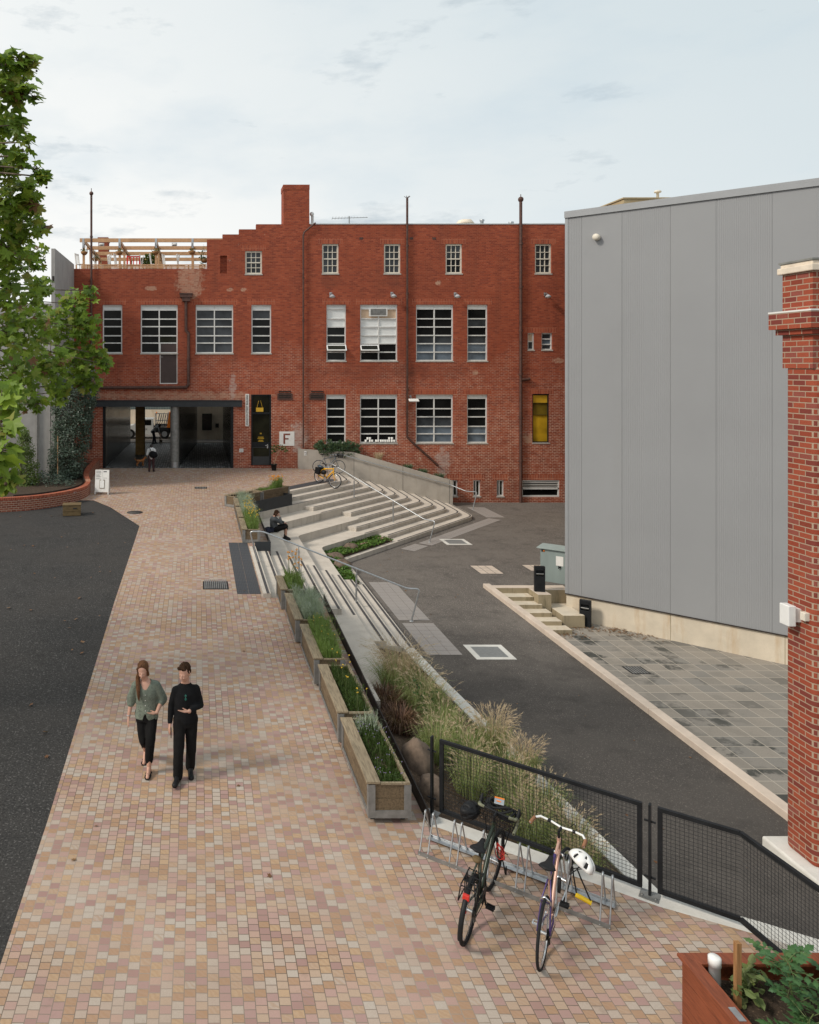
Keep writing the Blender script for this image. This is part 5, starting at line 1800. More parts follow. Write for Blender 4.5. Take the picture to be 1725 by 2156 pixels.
# ================================================================== bollard lights and cabinet
def bollard(p, rz, lab):
    e = empty("bollard_light", p, rz, lab, "bollard light")
    m = MB()
    m.box(-.16, .16, -.05, .09, 0, .50); m.box(-.16, -.115, -.05, .09, .50, .69); m.box(.115, .16, -.05, .09, .50, .69); m.box(-.115, .115, .02, .09, .50, .69); m.box(-.16, .16, -.05, .09, .69, .82)
    m.build("post", M['steel_black'], e, bevel=.006)
    m = MB(); T = Matrix.Translation((0, -.02, .56)) @ Matrix.Rotation(R(-35), 4, 'X'); m.box(-.113, .113, -.055, .055, -.01, .01, T)
    m.build("reflector", M['galv_dull'], e)
bollard((11.12, 24.66, ZR + .035), R(-12), "black slab bollard light on block at head of court steps")
bollard((12.12, 23.72, ZC), R(-40), "black slab bollard light against stained concrete base of grey building")
cb = empty("utility_cabinet", (11.77, 26.05, ZR), math.atan2(-.62, .78), "sage green utility cabinet on asphalt by corner of grey building", "cabinet")
m = MB(); m.box(0, .84, 0, .62, 0, 1.12); m.build("body", M['cabinet'], cb, bevel=.006)
m = MB(); m.box(-.1, .9, -.08, .72, 1.121, 1.15); m.build("lid", M['cabinet_top'], cb)
m = MB(); m.box(.5, .73, -.008, -.0005, .60, .92); m.build("notice", M['white'], cb)
m = MB(); m.box(.035, .15, -.006, -.0005, 1.0, 1.08); w_ = m.build("warning_label", M['ink'], cb)
m = MB(); m.lathe([(.028, 0), (.001, .003)], (.115, -.0065, 1.04), 12, Matrix.Rotation(R(90), 3, 'X')); m.build("orange_dot", M['orange'], w_)
m = MB(); m.tube([(.62, 0, .56), (.62, -.05, .56), (.58, -.06, .52)], .015, 6); m.box(.57, .66, -.02, 0, .535, .585); m.build("lock", M['steel_black'], cb)

# ================================================================== red timber planter, bottom right
rp = empty("red_timber_planter", (5.2, 5.4, 0), 0, "large oiled red timber vegetable planter in bottom right corner", "planter")
X0, X1, Y0, Y1, ZT_ = 4.47, 6.0, 2.6, 7.08, .80
m = MB()
for i in range(5):
    z0_, z1_ = -.02 + i * .158, -.02 + i * .158 + .155
    m.box(X0 + .03, X0 + .065, Y0, Y1 - .03, z0_, z1_); m.box(X0 + .066, X1 - .03, Y1 - .065, Y1 - .03, z0_, z1_)
    m.box(X1 - .065, X1 - .03, Y0, Y1 - .066, z0_, z1_)
put(m, "side_boards", M['timber_red'], rp, .004)
m = MB()
m.add([(X0, Y0, ZT_ - .03), (X0 + .14, Y0, ZT_ - .03), (X0 + .14, Y1 - .14, ZT_ - .03), (X0, Y1, ZT_ - .03), (X0, Y0, ZT_), (X0 + .14, Y0, ZT_), (X0 + .14, Y1 - .14, ZT_), (X0, Y1, ZT_)], [(3, 2, 1, 0), (4, 5, 6, 7), (0, 1, 5, 4), (1, 2, 6, 5), (2, 3, 7, 6), (3, 0, 4, 7)])
put(m, "rim_board", M['timber_red'], rp, .004)
m = MB(); a_ = X0 + .004
m.add([(X0 + .005, Y1, ZT_ - .029), (X0 + .142, Y1 - .138, ZT_ - .029), (X1, Y1 - .138, ZT_ - .029), (X1, Y1, ZT_ - .029), (X0 + .005, Y1, ZT_ + .001), (X0 + .142, Y1 - .138, ZT_ + .001), (X1, Y1 - .138, ZT_ + .001), (X1, Y1, ZT_ + .001)], [(3, 2, 1, 0), (4, 5, 6, 7), (0, 1, 5, 4), (1, 2, 6, 5), (2, 3, 7, 6), (3, 0, 4, 7)])
put(m, "rim_board", M['timber_red'], rp, .004)
m = MB(); m.box(X1 - .17, X1, Y0, Y1 - .14, ZT_ - .031, ZT_ - .001); put(m, "rim_board", M['timber_red'], rp, .004)
m = MB(); nn = 14
def SZ(i, j): return .60 + .035 * mnoise.noise((i * .7, j * .7, 3)) 
for i in range(nn):
    for j in range(34):
        f = lambda a, b: (X0 + .07 + (X1 - X0 - .14) * a / nn, Y0 + (Y1 - .07 - Y0) * b / 34, SZ(a, b))
        m.quad(f(i, j), f(i + 1, j), f(i + 1, j + 1), f(i, j + 1))
put(m, "soil", M['soil'], rp)
m = MB(); m.box(X0 + .05, X0 + .11, 6.33, 6.47, ZT_ + .001, ZT_ + .006); put(m, "metal_plate", M['galv'], rp)
p = Vector((X0 + .21, Y1 - .21, .55))
m = MB(); m.lathe([(.048, 0), (.048, .30), (.053, .30), (.053, .37), (.04, .38), (.001, .385)], p, 20)
tag(m.build("watering_pipe", M['white_gloss']), "white capped plastic pipe standing in corner of red planter", "pipe")
m = MB(); p = Vector((4.78, 6.72, .55)); m.box(p.x - .022, p.x + .022, p.y - .022, p.y + .022, p.z, p.z + .62)
tag(m.build("garden_stake", M['timber_stake']), "wooden garden stake standing upright in soil of red planter", "stake")

# ================================================================== handrails
def rail(name, pts, posts, lab, r=.024, feet=()):
    e = empty(name, (pts[0][0], pts[0][1], pts[0][2]), 0, lab, "handrail")
    P = [Vector(p) for p in pts]
    path = [P[0]]
    for i in range(1, len(P) - 1):
        a, b = (P[i - 1] - P[i]), (P[i + 1] - P[i])
        k = min(.1, a.length * .3, b.length * .3)
        q0, q1 = P[i] + a.normalized() * k, P[i] + b.normalized() * k
        for t in (0, .33, .66, 1):
            path.append((q0 * (1 - t) + P[i] * t) * (1 - t) + (P[i] * (1 - t) + q1 * t) * t)
    path.append(P[-1])
    m = MB(); m.tube(path, r, 10); put(m, "top_rail", M['galv'], e)
    for a, b in posts:
        m = MB(); m.tube([a, Vector(b) - Vector((0, 0, .12))], r * 1.15, 10); m.tube([Vector(b) - Vector((0, 0, .13)), b], r * .5, 8); put(m, "post", M['galv'], e)
    for f in feet:
        m = MB(); m.lathe([(.07, 0), (.07, .012), (.03, .014)], f, 14); put(m, "foot_plate", M['galv'], e)
    return e
rail("stair_handrail", [(1.80, 22.4, .5), (1.56, 22.4, 1.42), (1.93, 22.35, 1.43), (6.07, 21.95, -.13), (6.42, 21.9, -.13), (6.18, 21.9, ZR)],
     [((2.97, 22.15, .05), (2.97, 22.2, 1.03)), ((4.63, 22.1, -.57), (4.63, 22.05, .40))], "galvanised handrail running down the near steps", feet=[(6.18, 21.9, ZR)])
rail("stair_handrail", [(6.37, 36.6, .67), (6.26, 36.72, 1.62), (6.50, 36.4, 1.62), (9.62, 32.2, -.17), (9.95, 31.75, -.17), (9.73, 31.8, ZR)],
     [((7.3, 35.3, .05), (7.3, 35.3, 1.11)), ((8.65, 33.5, -.57), (8.65, 33.5, .41))], "galvanised handrail running down middle of the far steps", feet=[(9.73, 31.8, ZR)])
wr = [(7.15, Yw(7.15) - .09, 1.15), (7.1, Yw(7.1) - .1, 1.60), (7.75, Yw(7.75) - .1, 1.60), (13.3, Yw(13.3) - .1, .10), (13.9, 39.3, -.14), (14.4, 39.06, -.14), (14.17, 39.06, ZR)]
wre = rail("wall_handrail", wr, [], "galvanised handrail fixed along sloping concrete wall", feet=[(14.17, 39.06, ZR)])
m = MB()
for x in (8.9, 10.9, 12.6):
    z = 1.6 - (x - 7.75) * 1.5 / 5.55
    m.tube([(x, Yw(x), z - .1), (x, Yw(x) - .1, z - .1), (x, Yw(x) - .1, z)], .012, 6)
put(m, "brackets", M['galv'], wre)

# ================================================================== timber planters
def planter(p, rz, L, lab, top=.5, grp="weathered timber planter troughs"):
    e = empty("timber_planter", p, rz, lab, "planter", grp)
    W = .575
    m = MB()
    hb_ = (top - .09) / 2
    for i in range(2):
        z0, z1 = .06 + i * hb_, .06 + (i + 1) * hb_ - .006
        m.box(.015, .05, .05, L - .05, z0, z1)
        m.box(W - .05, W - .015, .05, L - .05, z0, z1)
        m.box(.051, W - .051, .02, .05, z0, z1)
        m.box(.051, W - .051, L - .05, L - .02, z0, z1)
    m.box(.05, W - .05, .05, L - .05, .05, .08)
    m.build("boards", M['timber_side'], e, bevel=.004)
    m = MB(); m.box(-.03, .16, -.005, L - .01, top - .035, top); m.build("seat_plank", M['timber_grey'], e, bevel=.006)
    m = MB(); m.box(W - .055, W - .01, .0, L, top - .045, top - .012); m.box(.165, W - .056, .0, .04, top - .046, top - .02); m.box(.165, W - .056, L - .04, L, top - .046, top - .02); m.build("rim", M['timber_grey'], e)
    for y0, y1 in ((.0, .018), (L - .018, L)):
        f = MB()
        f.box(0, .09, y0, y1, 0, top - .047); f.box(W - .09, W, y0, y1, 0, top - .047); f.box(.09, W - .09, y0, y1, 0, .10)
        yy = (y0, y0 + .09) if y0 < L / 2 else (y1 - .09, y1)
        f.box(-.006, .014, yy[0] - .001, yy[1] + .001, 0, top - .048); f.box(W - .014, W + .006, yy[0] - .001, yy[1] + .001, 0, top - .048)
        f.build("steel_end_frame", M['galv_dull'], e)
    f = MB(); f.box(-.004, .014, .1, L - .1, .0, .05); f.box(W - .014, W + .004, .1, L - .1, .0, .05); f.build("base_rail", M['galv_dull'], e)
    for y in (.12, L - .18):
        for x in (.05, W - .11):
            l = MB(); l.box(x, x + .06, y, y + .06, -.12, .04); l.build("leg", M['steel_black'], e)
    s = MB()
    n = max(4, int(L / .15))
    for i in range(n):
        f = lambda x, k: (x, .05 + (L - .1) * k / n, top - .11 + .03 * mnoise.noise((x * 5, k * .8 + p[1], 0)))
        for x0, x1 in ((.05, .2), (.2, .37), (.37, W - .05)):
            s.quad(f(x0, i), f(x1, i), f(x1, i + 1), f(x0, i + 1))
    s.build("soil", M['soil'], e)
    return e
near_pl = [(10.37, 1.93, .10, "nearest timber planter trough holding deep green foliage with mauve flowers"),
           (12.33, 1.98, .175, "timber planter trough second from camera holding dark foliage and yellow flowers"),
           (14.42, 1.93, .245, "timber planter trough holding bright green spiky herbs, third from camera"),
           (16.45, 1.9, .315, "timber planter trough full of silver grey foliage beside near steps"),
           (18.45, 1.2, .38, "short timber planter trough holding tall orange flowers by near steps")]
PXS = {10.37: 2.345, 12.33: 2.30, 14.42: 2.235, 16.45: 2.14, 18.45: 2.055}
for Y, L, z, lab in near_pl:
    planter((PXS[Y], Y, z), 0, L, lab)
far_pl = [((1.50, 24.95, .50), 0, 1.8, "upper timber planter trough nearest the handrail, with yellow flowers"),
          ((1.49, 26.85, .53), 0, 1.85, "middle timber planter trough of upper corner group with silver foliage"),
          ((1.48, 28.8, .57), 0, 1.65, "timber planter trough at bend of upper corner group"),
          ((1.125, 30.92, .62), R(-43.3), 1.7, "skewed timber planter trough holding bare brownish stems"),
          ((2.325, 32.19, .64), R(-43.3), 1.9, "skewed timber planter trough above charcoal steel panel with orange flowers")]
for p, rz, L, lab in far_pl:
    planter(p, rz, L, lab, .46)
# charcoal steel panel under the far planters
m = MB()
def wallseg(m, a, b, z0, z1, th=.02):
    a, b = Vector(a), Vector(b)
    t = (b - a).normalized(); n = Vector((-t.y, t.x)) * th
    m.add([(*a, z0), (*b, z0), (*(b + n), z0), (*(a + n), z0), (*a, z1), (*b, z1), (*(b + n), z1), (*(a + n), z1)], [(3, 2, 1, 0), (4, 5, 6, 7), (0, 1, 5, 4), (1, 2, 6, 5), (2, 3, 7, 6), (3, 0, 4, 7)])
pa, pb, pc = (2.37, Yon(2.37, -19.36)), on_td(26.52, -19.36), on_td(26.52, -20.3)
wallseg(m, pa, pb, .30, .84); wallseg(m, pb, pc, .36, .84)
m.build("retaining_plate", M['steel_char'], label="charcoal steel panel below the skewed planters on upper steps", cat="retaining plate")
m = MB(); wallseg(m, (2.37, 24.42), pa, .0, .655); wallseg(m, (1.86, 24.4), (2.37, 24.4), .35, .66)
m.build("steel_edging", M['steel_char'], label="dark steel box edging beside upper planters behind the seated woman", cat="edging")

# ================================================================== mesh fence
fe = empty("mesh_fence", (3.31, 10.6, 0), 0, "low black steel mesh fence with bent end panel behind the bicycle rack", "fence")
def panel(a, b, z0, z1, e, ends=(1, 1)):
    a, b = Vector(a), Vector(b)
    A0, B0, A1, B1 = Vector((*a, z0)), Vector((*b, z0)), Vector((*a, z1)), Vector((*b, z1))
    t = (B0 - A0).normalized()
    m = MB()
    m.bar(A1, B1, .045, .045); m.bar(A0, B0, .045, .045)
    if ends[0]: m.bar(A0 + Vector((0, 0, .025)) + t * .025, A1 - Vector((0, 0, .025)) + t * .025, .05, .05, (t.y, -t.x, 0))
    if ends[1]: m.bar(B0 + Vector((0, 0, .025)) - t * .025, B1 - Vector((0, 0, .025)) - t * .025, .05, .05, (t.y, -t.x, 0))
    f = put(m, "panel_frame", M['steel_black'], e)
    w = MB()
    L = (B0 - A0).length
    n = int(L / .042)
    for i in range(1, n):
        p = A0 + t * (L * i / n)
        w.tube([p, p + Vector((0, 0, z1 - z0))], .0026, 4, caps=False)
    n = int((z1 - z0) / .042)
    for i in range(1, n):
        z = Vector((0, 0, (z1 - z0) * i / n))
        o = Vector((t.y, -t.x, 0)) * .004
        w.tube([A0 + z + o, B0 + z + o], .0026, 4, caps=False)
    put(w, "wire_mesh", M['steel_black'], f)
panel((3.38, 10.57), (5.29, 9.03), .10, 1.06, fe)
panel((5.42, 8.94), (6.06, 8.47), .10, 1.06, fe, (1, 0))
panel((6.06, 8.47), (6.32, 6.6), .10, 1.06, fe, (0, 1))
for x, y, z in ((3.29, 10.64, 1.09), (5.355, 8.985, 1.09)):
    m = MB(); T = Matrix.Translation((x, y, 0)) @ Matrix.Rotation(math.atan2(-.63, .78), 4, 'Z')
    m.box(-.012, .012, -.035, .035, 0, z, T); m.box(-.06, .06, -.012, .012, .22, .235, T); m.box(-.06, .06, -.012, .012, .88, .895, T)
    pp = put(m, "post", M['steel_black'], fe)
    m = MB(); m.box(-.1, .1, -.11, .07, .012, .024, T); m.box(-.1, .1, -.11, -.1, -.1, .012, T)
    for bx in (-.07, .07): m.lathe([(.014, .024), (.014, .038), (.001, .04)], T @ Vector((bx, -.07, 0)), 8)
    put(m, "base_plate", M['galv_dull'], pp)

# ================================================================== bicycle rack
F0, F1 = Vector((2.83, 9.73, 0)), Vector((4.59, 8.43, 0))
B0_, B1_ = Vector((3.09, 10.08, 0)), Vector((4.85, 8.79, 0))
rk = empty("bicycle_rack", (3.8, 9.2, 0), 0, "galvanised hoop bicycle rack standing on paving before the mesh fence", "bicycle rack")
m = MB(); m.bar(F0 + Vector((0, 0, .03)), F1 + Vector((0, 0, .03)), .008, .066); m.bar(F0 + Vector((.016, .022, .008)), F1 + Vector((.016, .022, .008)), .045, .006)
put(m, "front_rail", M['galv_dull'], rk)
m = MB(); m.bar(B0_ + Vector((0, 0, .03)), B1_ + Vector((0, 0, .03)), .008, .075); m.bar(B0_ + Vector((-.03, -.04, .045)), B1_ + Vector((-.03, -.04, .045)), .085, .006)
put(m, "back_rail", M['galv'], rk)
fr = [.008, .056, .18, .222, .345, .39, .54, .585, .742, .788, .95, .995]
for f in fr:
    a, b = F0.lerp(F1, f), B0_.lerp(B1_, f)
    top = a.lerp(b, .52) + Vector((0, 0, .48))
    d = (b - a).normalized() * .017
    m = MB(); m.tube([a + Vector((0, 0, .02)), top - d * 1.1 - Vector((0, 0, .03)), top - d * .7, top + d * .7, top + d * 1.1 - Vector((0, 0, .03)), b + Vector((0, 0, .02))], .0095, 8)
    put(m, "hoop", M['galv'], rk)

# ================================================================== bicycles (local +Y forward, rear wheel standing on the origin)
def wheel(e, y, r, tyre, mt_rim, steer=0.0, lean=None, spokes=28, tr=.018):
    T = Matrix.Translation((0, y, r)) @ (lean or Matrix.Identity(4))
    ring = lambda rad, n=40: [T @ Vector((0, rad * math.cos(2 * math.pi * i / n), rad * math.sin(2 * math.pi * i / n))) for i in range(n)]
    m = MB(); m.tube(ring(r - tr), tr, 8, closed=True)
    w = m.build("wheel", tyre, e)
    m = MB(); m.tube(ring(r - tr * 2.2), .010, 6, closed=True); m.build("rim", mt_rim, w)
    m = MB()
    for i in range(spokes):
        a = 2 * math.pi * i / spokes
        s = .028 if i % 2 else -.028
        b = a + (.5 if i % 4 < 2 else -.5)
        m.tube([T @ Vector((s, .02 * math.cos(b), .02 * math.sin(b))), T @ Vector((0, (r - .04) * math.cos(a), (r - .04) * math.sin(a)))], .0012, 4, caps=False)
    m.build("spokes", M['spoke'], w)
    m = MB(); m.tube([T @ Vector((-.055, 0, 0)), T @ Vector((.055, 0, 0))], .018, 10); m.tube([T @ Vector((-.034, 0, 0)), T @ Vector((-.03, 0, 0))], .03, 12); m.tube([T @ Vector((.03, 0, 0)), T @ Vector((.034, 0, 0))], .03, 12)
    m.build("hub", M['chrome'], w)
    return w
def bicycle(p, rz, lean, lab, frame_m, rear_m=None, fork_m=None, bar='flat', bar_m=None, grip_m=None, rim_m=None, steer=0.0, pitch=0.0, crank=.6, tyre_w=.018, fat=1.0, guards=False, wb=1.03):
    e = empty("bicycle", p, rz, lab, "bicycle")
    e.rotation_mode = 'XYZ'
    e.rotation_euler = (Matrix.Rotation(rz, 3, 'Z') @ Matrix.Rotation(lean, 3, 'Y') @ Matrix.Rotation(pitch, 3, 'X')).to_euler()
    r = .345
    rear_m = rear_m or frame_m; fork_m = fork_m or frame_m; rim_m = rim_m or M['chrome']
    BB, RA, FA_ = Vector((0, .43, .285)), Vector((0, 0, r)), Vector((0, wb, r))
    ST, HT, HB = Vector((0, .265, .80)), Vector((0, .835, .90)), Vector((0, .865, .77))
    m = MB()
    m.tube([BB, ST], .0155 * fat, 10); m.tube([ST + Vector((0, .02, -.05)), HT + Vector((0, .005, -.02))], .015 * fat, 10); m.tube([BB, HB + Vector((0, 0, .02))], .018 * fat, 10); m.tube([HT + Vector((0, -.006, .025)), HB - Vector((0, -.006, .02))], .021, 10)
    m.tube([BB - Vector((.036, 0, 0)), BB + Vector((.036, 0, 0))], .023, 12)
    fr_ = m.build("frame", frame_m, e)
    m = MB()
    for s in (-1, 1):
        m.tube([BB + Vector((s * .022, 0, 0)), BB + Vector((s * .045, -.12, .012)), RA + Vector((s * .062, 0, 0))], .009 * fat, 8)
        m.tube([ST + Vector((s * .014, 0, -.04)), Vector((s * .045, .11, .62)), RA + Vector((s * .062, 0, 0))], .0078 * fat, 8)
    m.tube([Vector((-.046, .10, .61)), Vector((.046, .10, .61))], .007, 6)
    m.build("stays", rear_m, fr_)
    S = Matrix.Translation(HT) @ Matrix.Rotation(steer, 4, (HT - HB).normalized()) @ Matrix.Translation(-HT)
    fk = MB()
    cr = HB - Vector((0, -.008, .04))
    fk.tube([S @ (cr + Vector((-.045, 0, -.01))), S @ (cr + Vector((.045, 0, -.01)))], .015, 8)
    for s in (-1, 1):
        fk.tube([S @ (cr + Vector((s * .045, 0, -.01))), S @ (FA_ + Vector((s * .05, -.075, .16))), S @ (FA_ + Vector((s * .052, 0, 0)))], [.012 * fat, .010, .008], 8)
    fk.build("fork", fork_m, e)
    wheel(e, 0, r, M['rubber'], rim_m, tr=tyre_w)
    w2 = wheel(e, wb, r, M['rubber'], rim_m, tr=tyre_w)
    w2.matrix_basis = S
    # saddle
    m = MB(); m.tube([ST - Vector((0, .0, .03)), ST + Vector((0, -.045, .135))], .0135, 10); m.tube([ST + Vector((0, -.10, .14)), ST + Vector((0, .05, .145))], .008, 6); sp = m.build("seat_post", M['chrome'] if frame_m != M['b_green'] else M['black'], e)
    m = MB()
    sx = ST + Vector((0, -.05, .165))
    rings = []
    for yv, wv, zv, h in ((.165, .012, -.012, .018), (.14, .024, -.004, .028), (.06, .03, .0, .032), (.0, .042, .0, .036), (-.06, .075, .006, .04), (-.11, .088, .012, .042), (-.135, .07, .012, .036), (-.148, .02, .008, .02)):
        rings.append([sx + Vector((wv * math.cos(a) * (1 if math.sin(a) > -.2 else .8), yv, zv + h * .5 * math.sin(a))) for a in np.linspace(0, 2 * math.pi, 14, endpoint=False)])
    m.smooth = True; m.loft(rings); m.build("saddle", M['black'], e)
    # stem and bars
    top = HT + Vector((0, -.025, .10))
    m = MB(); m.tube([S @ (HT + Vector((0, -.006, .02))), S @ top], .014, 10); fwd = Vector((0, .08, .015)) if bar != 'drop' else Vector((0, .09, .01)); m.tube([S @ top, S @ (top + fwd)], .014, 10)
    hb_ = m.build("stem", M['chrome'] if bar == 'flat' else M['black'], e)
    bm = bar_m or M['chrome']
    c = top + fwd
    m = MB(); gms, lvs = [], []
    if bar == 'drop':
        for s in (-1, 1):
            gm, lv = MB(), MB(); gms.append(gm); lvs.append(lv)
            pts = [c, c + Vector((s * .14, 0, 0)), c + Vector((s * .205, .01, -.002)), c + Vector((s * .215, .07, -.012)), c + Vector((s * .215, .10, -.055)), c + Vector((s * .218, .075, -.11)), c + Vector((s * .22, .01, -.13)), c + Vector((s * .222, -.055, -.135))]
            m.tube([S @ q for q in pts], .0125, 8)
            gm.tube([S @ q for q in pts[1:]], .0165, 8)
            lv.tube([S @ (c + Vector((s * .215, .07, -.012))), S @ (c + Vector((s * .215, .12, .025))), S @ (c + Vector((s * .215, .135, .07)))], [.018, .02, .013], 8)
            lv.tube([S @ (c + Vector((s * .215, .13, .03))), S @ (c + Vector((s * .212, .135, -.05))), S @ (c + Vector((s * .21, .11, -.1)))], .007, 6)
    else:
        for s in (-1, 1):
            gm, lv = MB(), MB(); gms.append(gm); lvs.append(lv)
            pts = [c, c + Vector((s * .12, .015, .012)), c + Vector((s * .23, .0, .02)), c + Vector((s * .275, -.06, .012)), c + Vector((s * .285, -.16, -.01))] if bar == 'swept' else [c, c + Vector((s * .12, .0, .004)), c + Vector((s * .29, -.03, .01))]
            m.tube([S @ q for q in pts], .0125, 8)
            gm.tube([S @ pts[-1].lerp(pts[-2], 1.05 if bar == 'swept' else .42), S @ pts[-1]], .0185, 10)
            lv.tube([S @ (pts[-2] + Vector((0, .02, -.015))), S @ (pts[-1] + Vector((0, .05, -.03)))], .006, 6)
            lv.tube([S @ (c + Vector((s * .12, .01, .008))), S @ (c + Vector((s * .15, .01, .014)))], .02, 8)
    hbar = m.build("handlebar", bm, e)
    for gm in gms: gm.build("grip", grip_m or M['black'], hbar)
    for lv in lvs: lv.build("brake_lever", M['black'], hbar)
    m = MB()
    for s in (-1, 1):
        m.tube([S @ (c + Vector((s * .16, .03, .01))), S @ (c + Vector((s * .1, .12, .04))), HT + Vector((s * .02, .09, .03)), HB + Vector((s * .02, .05, .0))], .0028, 5, caps=False)
    m.tube([HT + Vector((.02, .02, -.03)), ST + Vector((.018, .05, -.04)), Vector((.045, .08, .6))], .0028, 5, caps=False)
    m.build("cables", M['black'], e)
    # crank, pedals, chain
    ca = Vector((0, math.cos(crank), math.sin(crank)))
    m = MB()
    m.tube([BB + Vector((.045, 0, 0)), BB + Vector((.049, 0, 0))], .095, 24)
    m.tube([BB + Vector((.052, 0, 0)), BB + Vector((.058, 0, 0)) + ca * .17], .011, 8); m.tube([BB - Vector((.052, 0, 0)), BB - Vector((.058, 0, 0)) - ca * .17], .011, 8)
    m.tube([BB - Vector((.055, 0, 0)), BB + Vector((.055, 0, 0))], .015, 8)
    ck_ = m.build("crank", M['chrome'] if frame_m != M['b_green'] else M['black'], e)
    for s in (-1, 1):
        q = BB + Vector((s * .11, 0, 0)) + ca * .17 * s
        m = MB(); m.box(q.x - .045, q.x + .045, q.y - .04, q.y - .028, q.z - .012, q.z + .012); m.box(q.x - .045, q.x + .045, q.y + .028, q.y + .04, q.z - .012, q.z + .012); m.box(q.x - .045, q.x - .035, q.y - .028, q.y + .028, q.z - .01, q.z + .01); m.box(q.x + .035, q.x + .045, q.y - .028, q.y + .028, q.z - .01, q.z + .01); m.tube([q - Vector((.05, 0, 0)), q + Vector((.05, 0, 0))], .008, 6)
        m.build("pedal", M['black'] if s > 0 or frame_m == M['b_green'] else M['chrome'], ck_)
    m = MB()
    m.tube([BB + Vector((.047, .0, .094)), RA + Vector((.047, 0, .04))], .0045, 5); m.tube([BB + Vector((.047, .0, -.094)), RA + Vector((.047, .05, -.11)), RA + Vector((.047, .02, -.09)), RA + Vector((.047, .03, -.04))], .0045, 5)
    m.build("chain", M['grate'], e)
    m = MB()
    for i in range(6): m.tube([RA + Vector((.036 + .004 * i, 0, 0)), RA + Vector((.038 + .004 * i, 0, 0))], .058 - .006 * i, 20)
    m.tube([RA + Vector((.05, .01, -.04)), RA + Vector((.055, .03, -.11))], .012, 6)
    for dz in (-.055, -.115):
        m.tube([RA + Vector((.044, .03, dz)), RA + Vector((.05, .03, dz))], .022, 12)
    m.build("gear_cluster", M['grate'] if frame_m != M['b_pink'] else M['black'], e)
    if guards:
        for y, a0, a1 in ((0, .3, 3.5), (wb, .4, 3.3)):
            m = MB(); rg = []
            for i in range(15):
                a = a0 + (a1 - a0) * i / 14
                rg.append([Vector((x, y + (r + .018 + dz) * math.cos(a), r + (r + .018 + dz) * math.sin(a))) for x, dz in ((-.026, -.008), (-.015, .004), (.015, .004), (.026, -.008))])
            m.smooth = True; m.loft(rg, caps=False); o = m.build("mudguard", M['black'], e)
            if y: o.matrix_basis = S
    return e, S, c
r = .345
# dark green touring bicycle
e1, S1, c1_ = bicycle((2.94, 8.28, .002), R(-35), R(5), "dark green drop bar bicycle with black front basket and rear carrier in rack", M['b_green'], bar='drop', bar_m=M['black'], grip_m=M['camo'], rim_m=M['black'], fork_m=M['black'], steer=R(-4), crank=-1.1, tyre_w=.021, fat=1.35, guards=True)
m = MB()
for s in (-1, 1):
    m.tube([(s * .06, .0, .36), (s * .075, -.02, .70)], .006, 6); m.tube([(s * .06, .0, .36), (s * .075, .08, .70)], .006, 6)
    m.tube([(s * .075, .16, .71), (s * .075, -.18, .71), (s * .06, -.2, .71)], .0065, 6)
    m.tube([(s * .09, .05, .52), (s * .09, -.17, .52), (s * .075, -.19, .7)], .0055, 6)
for y in (.14, .02, -.09, -.19): m.tube([(-.075, y, .71), (.075, y, .71)], .006, 6)
m.tube([(0, .16, .712), (0, -.18, .712)], .006, 6)
m.build("rear_carrier", M['black'], e1)
m = MB(); m.box(-.035, .035, -.245, -.205, .60, .66); m.box(-.03, .03, -.3, -.28, .5, .53); m.build("rear_lamp", M['red'], e1, bevel=.008)
m = MB(); m.smooth = True; m.ball((0, .12, .86), (.05, .05, .035), 10); m.build("saddle_bag", M['crate'], e1)
m = MB(); bc = Vector((0, 1.03, .98))
def rect(z, wx, wy): return [bc + Vector((x * wx, y * wy, z)) for x, y in ((-1, -1), (1, -1), (1, 1), (-1, 1))]
for z, wx, wy in ((0, .215, .125), (-.07, .2, .115), (-.14, .185, .105)):
    q = rect(z, wx, wy); m.tube(q, .006 if z == 0 else .004, 6, closed=True)
for i in range(9):
    x = -1 + 2 * i / 8
    m.tube([bc + Vector((x * .215, -.125, 0)), bc + Vector((x * .185, -.105, -.14)), bc + Vector((x * .185, .105, -.14)), bc + Vector((x * .215, .125, 0))], .003, 4)
for i in range(1, 5):
    y = -1 + 2 * i / 5
    m.tube([bc + Vector((-.215, y * .125, 0)), bc + Vector((-.185, y * .105, -.14)), bc + Vector((.185, y * .105, -.14)), bc + Vector((.215, y * .125, 0))], .003, 4)
for s in (-1, 1): m.tube([bc + Vector((s * .15, -.02, -.14)), Vector((s * .06, 1.03, r))], .006, 6)
bk = m.build("front_basket", M['black'], e1); bk.matrix_basis = S1
m = MB()
random.seed(9)
for k in range(4):
    pts = []
    for i in range(22):
        a = 2 * math.pi * i / 22
        pts.append(bc + Vector(((.185 - .02 * k) * math.cos(a), (.10 - .014 * k) * math.sin(a), -.015 + .022 * k + .035 * math.sin(a * 2 + k))))
    m.tube(pts, .014, 7, closed=True)
lk = tag(m.build("cable_lock", M['rubber']), "coiled thick black cable lock lying in bicycle's front basket", "bicycle lock")
lk.matrix_basis = WM(e1) @ S1
m = MB(); T = Matrix.Translation(bc + Vector((-.02, .02, .085))) @ Matrix.Rotation(R(25), 4, 'X') @ Matrix.Rotation(R(12), 4, 'Z')
m.box(-.055, .055, -.045, .045, -.006, .006, T)
pk = m.build("snack_packet", M['galv'], label="small silver packet with orange stripe on top of basket", cat="packet", bevel=.004); pk.matrix_basis = WM(e1) @ S1
m = MB(); m.box(-.055, .055, .028, .045, .007, .009, T); m.box(-.03, .02, -.015, 0, .007, .009, T); m.build("stripe", M['orange'], pk)
